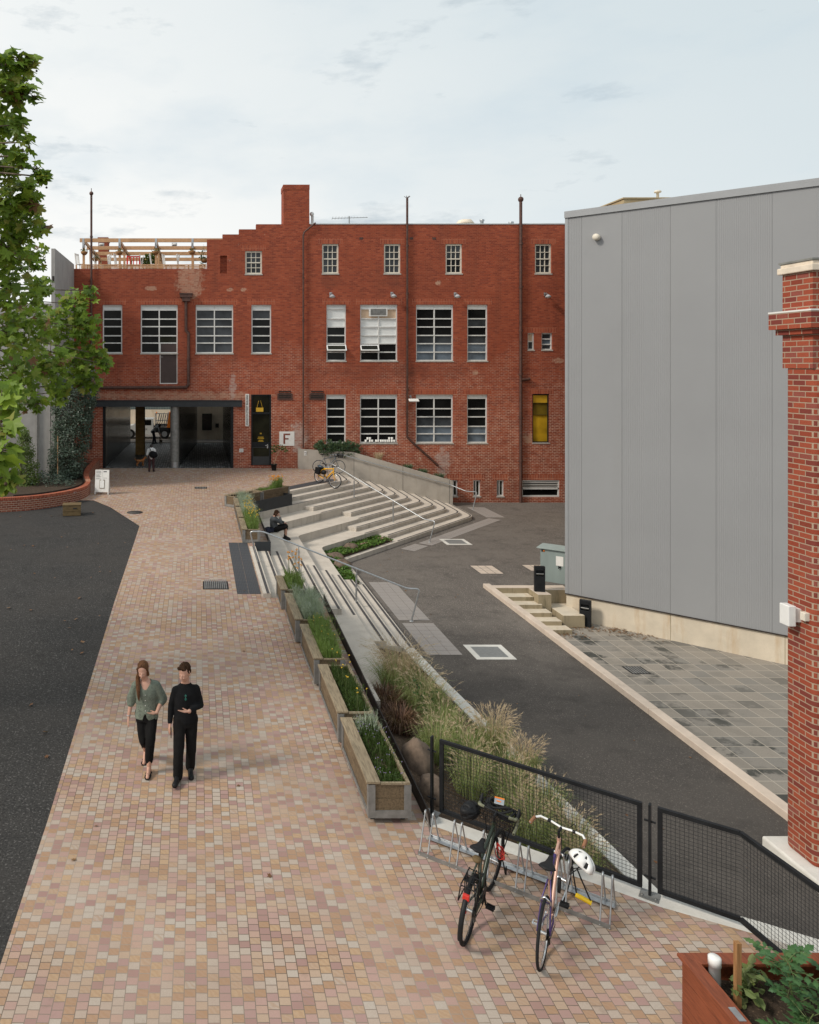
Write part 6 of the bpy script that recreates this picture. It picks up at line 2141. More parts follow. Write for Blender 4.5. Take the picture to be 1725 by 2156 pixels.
def helmet(c, rx, mt, lab, M2, rot, vents=True):
    e = empty("cycle_helmet", (0, 0, 0), 0, lab, "helmet")
    e.matrix_basis = M2 @ Matrix.Translation(c) @ rot
    m = MB()
    n = 24; rows = 9
    vs = []; fs = []
    for i in range(rows + 1):
        th = R(100) * i / rows
        for j in range(n):
            a = 2 * math.pi * j / n
            k = 1 + .05 * math.cos(6 * a) * math.sin(th)
            vs.append((.105 * math.sin(th) * math.cos(a) * k, .145 * math.sin(th) * math.sin(a) * k, .115 * math.cos(th)))
    holes = []
    for i in range(rows):
        for j in range(n):
            f = (i * n + j, (i + 1) * n + j, (i + 1) * n + (j + 1) % n, i * n + (j + 1) % n)
            if vents and 2 <= i <= 7 and i not in (4,) and j % 4 in (1, 2) and j % 4 == (1 if i < 5 else 2): holes.append(f)
            else: fs.append(f)
    m.smooth = True
    m.add(vs, fs)
    o = m.build("shell", mt, e)
    so_ = o.modifiers.new("thick", 'SOLIDIFY'); so_.thickness = .014
    m = MB(); m.smooth = True
    m.add([tuple(x * .93 for x in v) for v in vs], holes + fs); m.build("liner", M['black'], e)
    m = MB()
    for s in (-1, 1):
        m.tube([(s * .09, .03, -.02), (s * .07, .02, -.12), (0, .02, -.2)], .005, 5); m.tube([(s * .09, -.05, -.02), (s * .07, .02, -.12)], .005, 5)
    m.build("straps", M['black'], e)
    return e
helmet(Vector((-.30, .90, .90)), .1, M['black'], "black cycle helmet hanging from left side of the drop handlebar", WM(e1), Matrix.Rotation(R(75), 4, 'Y') @ Matrix.Rotation(R(25), 4, 'X'))
m = MB()
pts = []
for k in range(3):
    for i in range(14):
        a = 2 * math.pi * i / 14
        pts.append(Vector((.10 + .05 * math.cos(a + k), .82 + .02 * k, .60 + .08 * math.sin(a))))
m.tube(pts, .0045, 6)
cl = tag(m.build("red_cable", M['red']), "coiled red cable hanging beside the dark bicycle's front wheel", "cable"); cl.matrix_basis = WM(e1)
m = MB(); m.tube([(.12, .85, .54), (.14, .9, .42), (.16, .95, .30), (.15, 1.0, .36)], .008, 6); m.tube([(.12 + .05 * i / 3, .93, .55) for i in range(4)], .005, 5)
m.build("front_carrier", M['black'], e1)

# salmon and purple bicycle
e2, S2, c2_ = bicycle((3.61, 7.94, .002), R(-34.5), R(1.5), "salmon and purple bicycle with white swept handlebar and brown grips in rack", M['b_pink'], rear_m=M['b_purple'], fork_m=M['chrome'], bar='swept', bar_m=M['white_gloss'], grip_m=M['leather'], steer=R(-10), crank=.35, tyre_w=.016)
m = MB()
m.tube([(0, .27, .80), (0, .43, .30)], .0175, 10); m.tube([(0, .268, .79), (0, .60, .85)], .0165, 10)
m.build("seat_tube", M['b_purple'], e2)
m = MB(); m.tube([(-.05, .09, .60), (-.05, .05, .66), (0, .04, .70), (.05, .05, .66), (.05, .09, .60)], .008, 6); m.build("rear_brake", M['chrome'], e2)
m = MB()
for k in range(3): m.tube([Vector((.10 + .008 * k, .20 + .035 * math.cos(a), .78 + .075 * math.sin(a))) for a in np.linspace(0, 6.1, 16)], .008, 6, closed=True)
m.build("cable_coil", M['black'], e2)
helmet(Vector((.25, .72, .80)), .1, M['white_gloss'], "white vented cycle helmet hanging on right side of salmon bicycle", WM(e2), Matrix.Rotation(R(28), 4, 'Y') @ Matrix.Rotation(R(-12), 4, 'X') @ Matrix.Rotation(R(62), 4, 'Z'))
m = MB(); m.tube([(.20, .72, .42), (.36, .72, .39)], .025, 12)
ul = m.build("bicycle_lock", M['hivis'], label="bright yellow and black shackle lock hanging from salmon bicycle", cat="bicycle lock"); ul.matrix_basis = WM(e2)
m = MB(); m.tube([(.21, .72, .43), (.17, .74, .62), (.16, .75, .70)], .008, 6); m.tube([(.35, .72, .41), (.25, .74, .60), (.20, .75, .70)], .008, 6)
m.build("shackle", M['black'], ul)

# yellow bicycle at the top of the far steps
e3, S3, c3_ = bicycle((5.88, 36.85, .68), math.atan2(-.60, -.80), R(-4), "yellow bicycle with black rear bag at top of the far steps", M['b_yellow'], bar='flat', bar_m=M['black'], grip_m=M['black'], steer=R(14), crank=.9, tyre_w=.024, fat=1.7, pitch=R(-8), guards=False)
m = MB(); m.smooth = True
m.box(-.2, -.09, -.17, .14, .42, .74); m.box(.09, .2, -.17, .14, .42, .74); m.build("panniers", M['black_cloth'], e3, bevel=.03)
m = MB(); m.smooth = True; m.ball((0, -.02, .79), (.11, .19, .06), 10); m.build("rolled_jacket", M['b_blue'], e3)
m = MB(); m.tube([(-.05, -.2, .72), (-.05, .2, .72)], .008, 5); m.tube([(.05, -.2, .72), (.05, .2, .72)], .008, 5); m.build("rear_carrier", M['black'], e3)
helmet(Vector((.14, .40, .62)), .1, M['black'], "black and white helmet hanging from frame of yellow bicycle", WM(e3), Matrix.Rotation(R(80), 4, 'Y'), False)
# slate blue bicycle by the wall
e4, S4, c4_ = bicycle((6.42, 39.95, .70), R(-93), R(-5), "slate blue bicycle with black basket leaning on sloping concrete wall", M['b_blue'], bar='drop', bar_m=M['black'], steer=R(0), crank=2.2, tyre_w=.016)
m = MB(); bc = Vector((0, 1.12, 1.02))
for z, wx, wy in ((0, .2, .15), (-.1, .18, .13), (-.2, .16, .11)):
    m.tube(rect(z, wx, wy), .009, 5, closed=True)
for i in range(9):
    x = -1 + 2 * i / 8
    m.tube([bc + Vector((x * .2, -.15, 0)), bc + Vector((x * .16, -.11, -.2)), bc + Vector((x * .16, .11, -.2)), bc + Vector((x * .2, .15, 0))], .006, 4)
    m.tube([bc + Vector((-.2, x * .15, 0)), bc + Vector((-.16, x * .11, -.2)), bc + Vector((.16, x * .11, -.2)), bc + Vector((.2, x * .15, 0))], .006, 4)
m.build("front_basket", M['black'], e4)

# ================================================================== people
V = Vector
def frame_of(f, up=(0, 0, 1)):
    f = V(f).normalized(); r = f.cross(V(up)).normalized(); u = r.cross(f).normalized()
    return f, r, u
def ell(mb, c, rr, f, r, u, n=12):
    Mx = Matrix((r, f, u)).transposed()
    mb.ball(c, rr, n, Mx)
def add_head(mb, hc, f, r, u, k=1.0, female=False):
    P = lambda x, y, z: V(hc) + (r * x + f * y + u * z) * k
    E = lambda c, rr: ell(mb, P(*c), tuple(q * k for q in rr), f, r, u)
    E((0, -.012, .028), (.076, .094, .088))
    E((0, .022, -.030), (.060, .068, .074))
    E((0, .052, -.082), (.030, .030, .024))
    E((0, .068, .010), (.050, .022, .030))
    mb.capsule(P(0, .090, .018), P(0, .113, -.020), .009 * k, .014 * k, 8)
    E((.018, .082, -.022), (.024, .018, .018)); E((-.018, .082, -.022), (.024, .018, .018))
    E((0, .086, -.052), (.024, .013, .010))
    for s in (-1, 1):
        E((s * .077, -.004, -.010), (.010, .020, .032))
def color_head(me, hc, f, r, u, k=1.0, brows=True):
    """eyes, brows and lips get their own material slots (1 dark, 2 lips)"""
    pts = [((s * .030, .086, .006), .0072, 1) for s in (-1, 1)] + [((s * (.020 + .011 * j), .092, .027), .0048, 1) for s in (-1, 1) for j in range(3) if brows] + [((x, .098, -.053), .0062, 2) for x in (-.014, -.005, .005, .014)]
    C = [(V(hc) + (r * a[0] + f * a[1] + u * a[2]) * k, rad * k, mi) for a, rad, mi in pts]
    for p in me.polygons:
        c = p.center
        for q, rad, mi in C:
            if abs(c.x - q.x) < .03 and (c - q).length < rad * 1.25:
                p.material_index = mi
                break
def add_hand(mb, w, d, n, k=1.0, curl=.5, side=1, fr=.0085):
    """w wrist, d towards the knuckles, n palm normal, side +1 when the thumb lies along n x d"""
    d = V(d).normalized(); n = (V(n) - d * V(n).dot(d)).normalized(); s = n.cross(d).normalized() * side
    w = V(w)
    for a in (-.028, -.009, .010, .028):
        mb.capsule(w + s * a * .6 * k, w + d * .085 * k + s * a * k, .015 * k, .0125 * k, 8)
    for i, (a, L, off) in enumerate(((.031, .070, .0), (.0105, .078, .004), (-.0105, .072, .0), (-.031, .056, -.008))):
        b = w + d * (.088 + off) * k + s * a * k
        th = curl * (.8 + .12 * i)
        p = b
        dirn = d + s * a * 2.0
        for q, (fl, c2) in enumerate(((.46, .35), (.31, .8), (.23, 1.15))):
            dd = (dirn.normalized() * math.cos(th * c2) + n * math.sin(th * c2)).normalized()
            p2 = p + dd * L * fl * k
            mb.capsule(p, p2, fr * k * (1.05 - .08 * q), fr * k * (.98 - .1 * q), 8)
            p = p2
    t0 = w + d * .022 * k + s * .026 * k
    t1 = t0 + (d * .6 + s * .72 + n * .25).normalized() * .045 * k
    t2 = t1 + (d * .85 + s * .25 + n * .4).normalized() * .032 * k
    mb.capsule(t0, t1, .014 * k, .0105 * k, 8); mb.capsule(t1, t2, .0105 * k, .0085 * k, 8)
def limb(mb, pts, rs):
    for (a, b), (ra, rb) in zip(zip(pts[:-1], pts[1:]), zip(rs[:-1], rs[1:])):
        mb.capsule(a, b, ra, rb, 12)
def torso(mb, rings, n=20):
    rg = []
    for z, cx, cy, rx, ry in rings:
        rg.append([V((cx + rx * math.cos(2 * math.pi * i / n) * (1 + .08 * abs(math.sin(4 * math.pi * i / n))), cy + ry * math.sin(2 * math.pi * i / n), z)) for i in range(n)])
    mb.loft(rg)
def wrinkle(me, amp, sc, seed=0):
    for v in me.vertices:
        c = v.co
        k = mnoise.noise((c.x * sc + seed, c.y * sc, c.z * sc * .6)) + .5 * mnoise.noise((c.x * sc * 2.3, c.y * sc * 2.3 + seed, c.z * sc * 1.4))
        v.co = c + v.normal * amp * k

def foot_mesh(mb, ankle, toe, r=.036, sole=.0):
    a, t = V(ankle), V(toe)
    d = (t - a); d.z = 0; d.normalize()
    heel = V((a.x, a.y, t.z)) - d * .045
    mb.capsule(heel + V((0, 0, .012)), t, r * .95, r * .8, 10); mb.capsule(a, heel + d * .06 + V((0, 0, .03)), r, r * 1.05, 10); mb.capsule(a, t + V((0, 0, .004)), r * .9, r * .7, 10)

# ---------------------------------------------------------------- the woman in the green blouse
wp = GL(309, 1619)
wo = empty("person", wp, 0, "woman in sage green blouse, black trousers and sandals walking with long hair over shoulder", "person")
f, r, u = frame_of((-.10, -.95, -.36))
hc = V((-.055, -.045, 1.535))
J = dict(ls=V((.150, .0, 1.295)), rs=V((-.168, .01, 1.285)), le=V((.240, .02, 1.065)), lw=V((.165, -.17, .945)), re=V((-.235, .05, 1.055)), rw=V((-.275, -.01, .815)),
         lh=V((.085, 0, .86)), rh=V((-.085, .02, .86)), lk=V((.065, -.17, .475)), la=V((.045, -.13, .095)), rk=V((-.045, -.03, .455)), ra=V((-.035, .27, .155)))
b = MB()
add_head(b, hc, f, r, u, 1.06)
b.capsule(hc + V((0, .02, -.06)), V((-.02, .015, 1.36)), .05, .058, 12)
torso(b, [(.80, 0, .0, .14, .10), (.90, 0, .005, .155, .105), (1.02, 0, 0, .125, .09), (1.15, 0, 0, .135, .095), (1.25, -.005, .0, .15, .10), (1.33, -.01, .01, .11, .075), (1.375, -.015, .015, .06, .05)])
limb(b, [V((-.01, .01, 1.31)), J['ls'], J['le'], J['lw']], [.055, .045, .038, .027]); limb(b, [V((-.01, .01, 1.34)), J['rs'], J['re'], J['rw']], [.055, .045, .038, .027])
add_hand(b, J['lw'], V((-.095, -.05, .005)), V((.1, .15, .95)), .95, .45, -1)
add_hand(b, J['rw'], V((-.01, -.03, -.1)), V((.9, .25, 0)), .95, .45, 1)
limb(b, [J['lh'], J['lk'], J['la']], [.08, .052, .036]); limb(b, [J['rh'], J['rk'], J['ra']], [.08, .052, .036])
foot_mesh(b, J['la'], V((.03, -.29, .028)), .034); foot_mesh(b, J['ra'], V((-.05, .115, .03)), .034)
me = remeshed(b, .0062, 3)
color_head(me, hc, f, r, u, 1.06, False)
mesh_obj("body", me, [M['skin'], M['eye'], M['skin_dark']], wo)
# blouse
b = MB()
torso(b, [(.795, .0, -.005, .178, .128), (.86, .0, -.005, .176, .128), (.97, 0, -.002, .160, .118), (1.08, 0, 0, .155, .118), (1.18, 0, -.005, .16, .122), (1.25, -.005, .005, .165, .118), (1.315, -.008, .01, .140, .095), (1.355, -.01, .018, .095, .075), (1.385, -.01, .02, .07, .062)])
for s, e, w in (('ls', 'le', 'lw'), ('rs', 're', 'rw')):
    end = J[e].lerp(J[w], .22)
    limb(b, [V((-.01, .01, 1.325)), J[s], J[s].lerp(J[e], .55), J[e], end], [.062, .066, .074, .078, .062])
me = remeshed(b, .011, 3)
# the neck opening and the notch in the front hem
bm_ = bmesh.new(); bm_.from_mesh(me)
dl = [v for v in bm_.verts if (v.co.z > 1.27 and abs(v.co.x + .02) < min(.085, (v.co.z - 1.225) * .62) and v.co.y < .05 and v.co.z > 1.25) or (v.co.z > 1.365 and abs(v.co.x + .015) < .07) or (v.co.z < .90 and abs(v.co.x + .015) < (.90 - v.co.z) * .42 and v.co.y < 0) or v.co.z < .80]
bmesh.ops.delete(bm_, geom=dl, context='VERTS'); bm_.to_mesh(me); bm_.free()
wrinkle(me, .007, 9)
o = mesh_obj("blouse", me, M['shirt_green'], wo)
q = o.modifiers.new("thick", 'SOLIDIFY'); q.thickness = .006
b = MB()
for z in (.95, 1.03, 1.11, 1.19): b.lathe([(.007, 0), (.001, .004)], (-.012, -.128 + abs(z - 1.1) * .02, z), 8, Matrix.Rotation(R(90), 3, 'X'))
b.build("buttons", M['white'], wo)
b = MB()
torso(b, [(.76, 0, 0, .16, .118), (.86, 0, .0, .163, .12), (.95, 0, 0, .145, .108), (.99, 0, 0, .135, .1)])
limb(b, [J['lh'], J['lk'], J['la'] + V((0, .01, .10))], [.097, .075, .062]); limb(b, [J['rh'], J['rk'], J['ra'] + V((0, -.04, .09))], [.097, .075, .062])
me = remeshed(b, .011, 4); wrinkle(me, .007, 8, 3)
mesh_obj("trousers", me, M['black_trouser'], wo)
for a, t in ((J['la'], V((.03, -.29, .028))), (J['ra'], V((-.05, .115, .03)))):
    d = (t - a); d.z = 0; d.normalize(); s = V((-d.y, d.x, 0))
    b = MB()
    h = V((a.x, a.y, 0)) - d * .06
    pts = []
    for x, w_ in ((0, .03), (.06, .034), (.14, .043), (.2, .044), (.245, .03)):
        pts.append((h + d * x, w_))
    z0 = max(.002, t.z - .03) if a == J['la'] else .004
    rg = [[p + s * w_ + V((0, 0, z0)), p + s * w_ + V((0, 0, z0 + .014)), p - s * w_ + V((0, 0, z0 + .014)), p - s * w_ + V((0, 0, z0))] for p, w_ in pts]
    b.loft(rg)
    for k0, k1 in ((.16, .20), (.12, .17), (.05, .09)):
        c0 = h + d * (k0 + .02)
        b.tube([c0 + s * .046 + V((0, 0, z0 + .01)), c0 + d * .012 + V((0, 0, z0 + .06 + (.02 if k0 < .1 else 0))), h + d * k1 - s * .046 + V((0, 0, z0 + .01))], .008, 6)
    b.build("sandal", M['rubber'], wo)
# hair
b = MB()
P = lambda x, y, z: hc + r * x + f * y + u * z
ell(b, P(0, -.038, .048), (.089, .092, .090), f, r, u); ell(b, P(0, -.058, -.02), (.080, .070, .105), f, r, u)
b.capsule(P(.066, .020, .045), P(.070, -.01, -.06), .026, .024); b.capsule(P(-.066, .020, .045), P(-.074, .0, -.07), .026, .028)
b.capsule(P(.012, .040, .118), P(.080, .022, .040), .020, .020); b.capsule(P(-.012, .040, .118), P(-.080, .022, .040), .020, .020)
limb(b, [P(.06, -.02, -.06), P(.082, .03, -.13), V((-.125, -.10, 1.30)), V((-.115, -.135, 1.20)), V((-.105, -.14, 1.11))], [.035, .036, .032, .026, .010])
me = remeshed(b, .0085, 2); wrinkle(me, .004, 30)
mesh_obj("hair", me, M['hair_brown'], wo)
b = MB(); b.tube([J['rw'] + V((.03 * math.cos(a), .03 * math.sin(a), .02)) for a in np.linspace(0, 5.6, 12)], .006, 6, closed=True); b.build("bracelet", M['galv'], wo)

# ---------------------------------------------------------------- the man in black
mp = GL(391, 1637)
mo = empty("person", mp, 0, "man in black jumper and black trousers walking and gesturing with raised open hand", "person")
f, r, u = frame_of((-.42, -.86, -.34))
hc = V((-.015, -.03, 1.595))
J = dict(ls=V((.158, .02, 1.335)), rs=V((-.155, -.01, 1.325)), le=V((.225, .03, 1.085)), lw=V((.055, -.235, 1.105)), re=V((-.215, .02, 1.09)), rw=V((-.235, -.05, .845)),
         lh=V((.09, .01, .89)), rh=V((-.09, -.01, .89)), lk=V((.085, -.02, .48)), la=V((.07, .14, .10)), rk=V((-.10, -.16, .485)), ra=V((-.115, -.11, .095)))
b = MB()
add_head(b, hc, f, r, u, 1.08)
b.capsule(hc + V((.01, .02, -.06)), V((0, .015, 1.42)), .056, .062, 12)
torso(b, [(.84, 0, .0, .15, .105), (.95, 0, .0, .15, .10), (1.08, 0, 0, .145, .10), (1.22, 0, 0, .165, .11), (1.30, 0, .0, .155, .105), (1.38, 0, .01, .11, .075), (1.44, 0, .015, .06, .05)])
limb(b, [V((0, .01, 1.37)), J['ls'], J['le'], J['lw']], [.055, .048, .042, .030]); limb(b, [V((0, .01, 1.37)), J['rs'], J['re'], J['rw']], [.055, .048, .042, .030])
add_hand(b, J['lw'], V((-.10, -.03, .012)), V((-.05, .1, .95)), 1.0, .28, -1)
add_hand(b, J['rw'], V((-.01, -.05, -.1)), V((.85, .3, 0)), 1.0, .8, 1)
limb(b, [J['lh'], J['lk'], J['la']], [.085, .056, .04]); limb(b, [J['rh'], J['rk'], J['ra']], [.085, .056, .04])
me = remeshed(b, .0062, 3); color_head(me, hc, f, r, u, 1.08)
mesh_obj("body", me, [M['skin'], M['eye'], M['skin_dark']], mo)
b = MB()
torso(b, [(.845, 0, 0, .166, .122), (.95, 0, 0, .165, .12), (1.08, 0, 0, .158, .118), (1.20, 0, 0, .165, .122), (1.29, 0, .0, .160, .118), (1.36, 0, .008, .135, .098), (1.405, 0, .012, .092, .08), (1.43, 0, .014, .074, .068)])
limb(b, [V((0, .01, 1.345)), J['ls'], J['le'], J['lw'].lerp(J['le'], .1)], [.066, .060, .052, .040]); limb(b, [V((0, .01, 1.345)), J['rs'], J['re'], J['rw'].lerp(J['re'], .06)], [.066, .060, .052, .040])
me = remeshed(b, .011, 4); wrinkle(me, .006, 8, 5)
mesh_obj("jumper", me, M['black_cloth'], mo)
b = MB()
torso(b, [(.79, 0, 0, .162, .118), (.88, 0, .0, .168, .122), (.96, 0, 0, .162, .115)])
limb(b, [J['lh'], J['lk'], J['la'] + V((0, 0, -.01))], [.102, .080, .072]); limb(b, [J['rh'], J['rk'], J['ra'] + V((0, 0, -.01))], [.102, .080, .074])
me = remeshed(b, .011, 4); wrinkle(me, .008, 8, 9)
mesh_obj("trousers", me, M['black_trouser'], mo)
for a, t in ((J['la'], V((.085, -.05, .03))), (J['ra'], V((-.155, -.30, .055)))):
    b = MB(); foot_mesh(b, a, t, .046); d = (t - a); d.z = 0; d.normalize()
    b.capsule(V((a.x, a.y, .022)) - d * .05, V((t.x, t.y, t.z - .008)), .042, .044)
    me = remeshed(b, .008, 3)
    for v in me.vertices: v.co.z = max(.002, v.co.z)
    mesh_obj("shoe", me, M['black'], mo)
b = MB()
P = lambda x, y, z: hc + r * x + f * y + u * z
ell(b, P(0, -.038, .058), (.089, .094, .086), f, r, u); ell(b, P(0, -.062, .0), (.081, .066, .08), f, r, u); b.capsule(P(-.045, .050, .106), P(.055, .050, .102), .024, .024)
for s in (-1, 1): b.capsule(P(s * .076, .010, .052), P(s * .080, .004, .005), .014, .009)
me = remeshed(b, .0085, 2); wrinkle(me, .011, 34)
mesh_obj("hair", me, M['hair_dark'], mo)
b = MB(); T = Matrix.Translation(J['rw'] + V((.02, -.05, -.12))) @ Matrix.Rotation(R(20), 4, 'X')
b.box(-.006, .006, -.036, .036, -.07, .07, T); ph = b.build("phone", M['black'], label="black phone held low in the right hand of man in black", cat="phone", bevel=.003); ph.location = mp
b = MB()
for dz in (0, -.05): b.ball(V((.005, -.128, 1.285 + dz)), (.018, .008, .022), 8)
b.tube([(.005, -.13, 1.31), (.005, -.13, 1.22)], .004, 5)
sg_ = b.build("sunglasses", M['lens'], label="green lensed sunglasses hooked on front of black jumper", cat="sunglasses"); sg_.location = mp

# ---------------------------------------------------------------- the woman seated on the steps
z4 = zk(4)
so_ = empty("person", (3.0, 28.75, z4), 0, "seated woman in charcoal jumper and black skirt resting her face on her hand", "person")
f, r, u = frame_of((.86, -.30, -.42))
hc = V((.02, -.02, .685))
J = dict(sh=V((-.11, 0, .50)), nl=V((-.07, .17, .49)), nr=V((-.07, -.17, .48)), er=V((.17, -.13, .36)), wr=V((.13, -.06, .565)), el=V((.14, .17, .36)), wl=V((.30, .08, .33)),
         hl=V((-.03, .09, .10)), hr=V((-.03, -.09, .10)), kl=V((.36, .10, .20)), kr=V((.37, -.07, .19)), al=V((.34, .09, -.20)), ar=V((.35, -.06, -.20)))
b = MB()
add_head(b, hc, f, r, u, .95)
limb(b, [hc + V((-.03, 0, -.05)), V((-.09, 0, .55))], [.05, .058])
limb(b, [V((-.04, 0, .10)), V((-.09, 0, .28)), V((-.09, 0, .46))], [.135, .12, .13])
limb(b, [J['nr'], J['er'], J['wr']], [.052, .042, .028]); limb(b, [J['nl'], J['el'], J['wl']], [.052, .042, .028])
add_hand(b, J['wr'], V((-.02, .02, .09)), V((-.8, .3, .1)), .92, .9, 1, .0095); add_hand(b, J['wl'], V((.09, -.03, -.03)), V((0, 0, -1)), .92, .5, 1, .0095)
limb(b, [J['hl'], J['kl'], J['al']], [.085, .056, .036]); limb(b, [J['hr'], J['kr'], J['ar']], [.085, .056, .036])
foot_mesh(b, J['al'], J['al'] + V((.15, -.02, -.07))); foot_mesh(b, J['ar'], J['ar'] + V((.15, -.03, -.07)))
me = remeshed(b, .0085, 3); color_head(me, hc, f, r, u, .95)
mesh_obj("body", me, [M['skin'], M['eye'], M['skin_dark']], so_)
b = MB(); limb(b, [V((-.05, 0, .08)), V((-.10, 0, .28)), V((-.095, 0, .45))], [.155, .145, .145]); limb(b, [V((-.09, 0, .46)), J['nr'], J['er'], J['wr'].lerp(J['er'], .15)], [.10, .076, .062, .045]); limb(b, [V((-.09, 0, .46)), J['nl'], J['el'], J['wl'].lerp(J['el'], .1)], [.10, .076, .062, .045])
me = remeshed(b, .012, 4); wrinkle(me, .006, 9); mesh_obj("jumper", me, M['grey_wool'], so_)
b = MB(); limb(b, [J['hl'], J['kl'] + V((-.01, 0, .01))], [.115, .09]); limb(b, [J['hr'], J['kr'] + V((-.01, 0, .01))], [.115, .09]); b.capsule(V((0, -.05, .09)), V((0, .05, .09)), .11, .11); b.capsule(V((.32, -.03, .19)), V((.32, .06, .19)), .088, .088); b.capsule(V((.39, -.06, .12)), V((.39, .09, .12)), .055, .055)
me = remeshed(b, .012, 5); wrinkle(me, .006, 9); mesh_obj("skirt", me, M['black_trouser'], so_)
b = MB(); ell(b, hc - f * .036 + u * .042, (.085, .092, .088), f, r, u); ell(b, hc - f * .055 - u * .04, (.080, .062, .10), f, r, u)
for s in (-1, 1): b.capsule(hc + r * s * .07 + f * .02 + u * .05, hc + r * s * .075 + f * .01 - u * .09, .03, .026)
b.capsule(hc + f * .06 + u * .085 - r * .03, hc + f * .06 + u * .085 + r * .03, .022, .022)
me = remeshed(b, .010, 2); wrinkle(me, .006, 25); mesh_obj("hair", me, M['hair_dark'], so_)
for a in ('al', 'ar'):
    b = MB(); foot_mesh(b, J[a], J[a] + V((.16, -.03, -.072)), .044); b.capsule(J[a], J[a] + V((0, 0, .07)), .046, .044); me = remeshed(b, .011, 3)
    for v in me.vertices: v.co.z = max(-.309, v.co.z)
    mesh_obj("shoe", me, M['black'], so_)
b = MB(); b.smooth = True; b.ball((2.72, 28.62, z4 + .10), (.20, .16, .11), 12); b.ball((2.60, 28.7, z4 + .07), (.14, .12, .08), 12); b.capsule((2.85, 28.55, z4 + .06), (2.65, 28.45, z4 + .05), .05, .05)
me = remeshed(b, .016, 3); wrinkle(me, .02, 8)
bg = mesh_obj("bag", me, M['navy'], label="soft dark navy bag lying on step behind the seated woman", cat="bag")
b = MB(); b.tube([(2.75, 28.5, z4 + .18), (2.8, 28.45, z4 + .24), (2.88, 28.5, z4 + .17)], .012, 6); b.build("strap", M['black'], bg)

# ---------------------------------------------------------------- figures by the tunnel
tp = V((-2.40, 40.0, zl(40.0)))
to = empty("person", tp, 0, "person in white top and dark trousers carrying black bag at tunnel mouth", "person")
to.scale = (.93, .93, .93)
f, r, u = frame_of((.1, .98, -.1)); hc = V((.0, .02, 1.42))
def simple_person(o, hc, f, r, u, sh, hip, arms, legs, top_m, leg_m, hair_m, skin=M['skin']):
    b = MB(); add_head(b, hc, f, r, u, .95); limb(b, [hc - u * .04, sh], [.05, .06]); limb(b, [hip, hip.lerp(sh, .5), sh], [.12, .115, .12])
    for a in arms:
        limb(b, a, [.055, .042, .028])
        add_hand(b, a[-1], a[-1] - a[-2], V((0, .3, -.4)), .95, .5, 1, .011)
    for l in legs: limb(b, l[:3], [.085, .056, .04]); foot_mesh(b, l[2], l[3], .042)
    me = remeshed(b, .011, 3); color_head(me, hc, f, r, u, .95); mesh_obj("body", me, [skin, M['eye'], M['skin_dark']], o)
    b = MB(); limb(b, [hip, hip.lerp(sh, .5), sh], [.145, .145, .15])
    for a in arms: limb(b, [sh, a[0], a[1]], [.09, .08, .062])
    me = remeshed(b, .014, 3); wrinkle(me, .006, 9); mesh_obj("shirt", me, top_m, o)
    b = MB(); b.capsule(hip - V((.05, 0, .02)), hip + V((.05, 0, -.02)), .12, .12)
    for l in legs: limb(b, l[:3], [.10, .074, .060])
    me = remeshed(b, .014, 3); wrinkle(me, .006, 9); mesh_obj("trousers", me, leg_m, o)
    for l in legs:
        b = MB(); foot_mesh(b, l[2], l[3], .048); me = remeshed(b, .013, 2)
        for v in me.vertices: v.co.z = max(.002, v.co.z)
        mesh_obj("shoe", me, M['black'], o)
    b = MB(); ell(b, hc - f * .036 + u * .042, (.085, .092, .088), f, r, u); ell(b, hc - f * .055 - u * .02, (.076, .062, .08), f, r, u)
    me = remeshed(b, .012, 2); mesh_obj("hair", me, hair_m, o)
simple_person(to, hc, f, r, u, V((0, 0, 1.26)), V((0, 0, .83)), [[V((-.17, 0, 1.24)), V((-.23, -.03, .98)), V((-.17, .16, .85))], [V((.17, 0, 1.24)), V((.23, .0, 1.0)), V((.10, .15, .95))]],
              [[V((-.09, 0, .83)), V((-.10, .0, .45)), V((-.12, -.02, .08)), V((-.16, .12, .03))], [V((.09, 0, .83)), V((.11, .02, .45)), V((.12, .02, .08)), V((.16, .16, .03))]], M['white_cloth'], M['maroon'], M['hair_black'], M['skin_dark'])
b = MB(); b.ball((.02, -.01, 1.535), (.05, .05, .045), 8); b.build("hair_bun", M['hair_black'], to)
b = MB(); b.smooth = True; b.ball((.10, -.20, 1.0), (.24, .10, .20), 12); b.ball((.17, -.2, .95), (.2, .09, .15), 12); me = remeshed(b, .02, 2); wrinkle(me, .012, 9)
bb = mesh_obj("shoulder_bag", me, M['black_cloth'], label="large black bag slung over back of person at tunnel mouth", cat="bag"); bb.location = tp; bb.scale = to.scale
b = MB(); b.tube([(.0, -.2, 1.12), (-.05, -.14, 1.3), (-.10, .0, 1.36), (-.12, .12, 1.25)], .018, 6); b.build("strap", M['black_cloth'], bb)
bp_ = V((-3.05, 53.7, zl(53.7)))
bo = empty("person", bp_, 0, "man in pale grey shirt bending down in far street beside white truck", "person")
f, r, u = frame_of((.75, .1, -.65)); hc = V((.42, 0, 1.22))
simple_person(bo, hc, f, r, u, V((.26, 0, 1.16)), V((-.05, 0, .86)), [[V((.26, -.17, 1.12)), V((.33, -.18, .86)), V((.42, -.1, .66))], [V((.26, .17, 1.12)), V((.34, .18, .86)), V((.44, .08, .66))]],
              [[V((-.05, -.09, .84)), V((.02, -.10, .45)), V((-.06, -.10, .08)), V((.12, -.12, .03))], [V((-.05, .09, .84)), V((.06, .10, .45)), V((.10, .10, .08)), V((.28, .10, .03))]], M['grey_cloth'], M['navy'], M['hair_dark'])
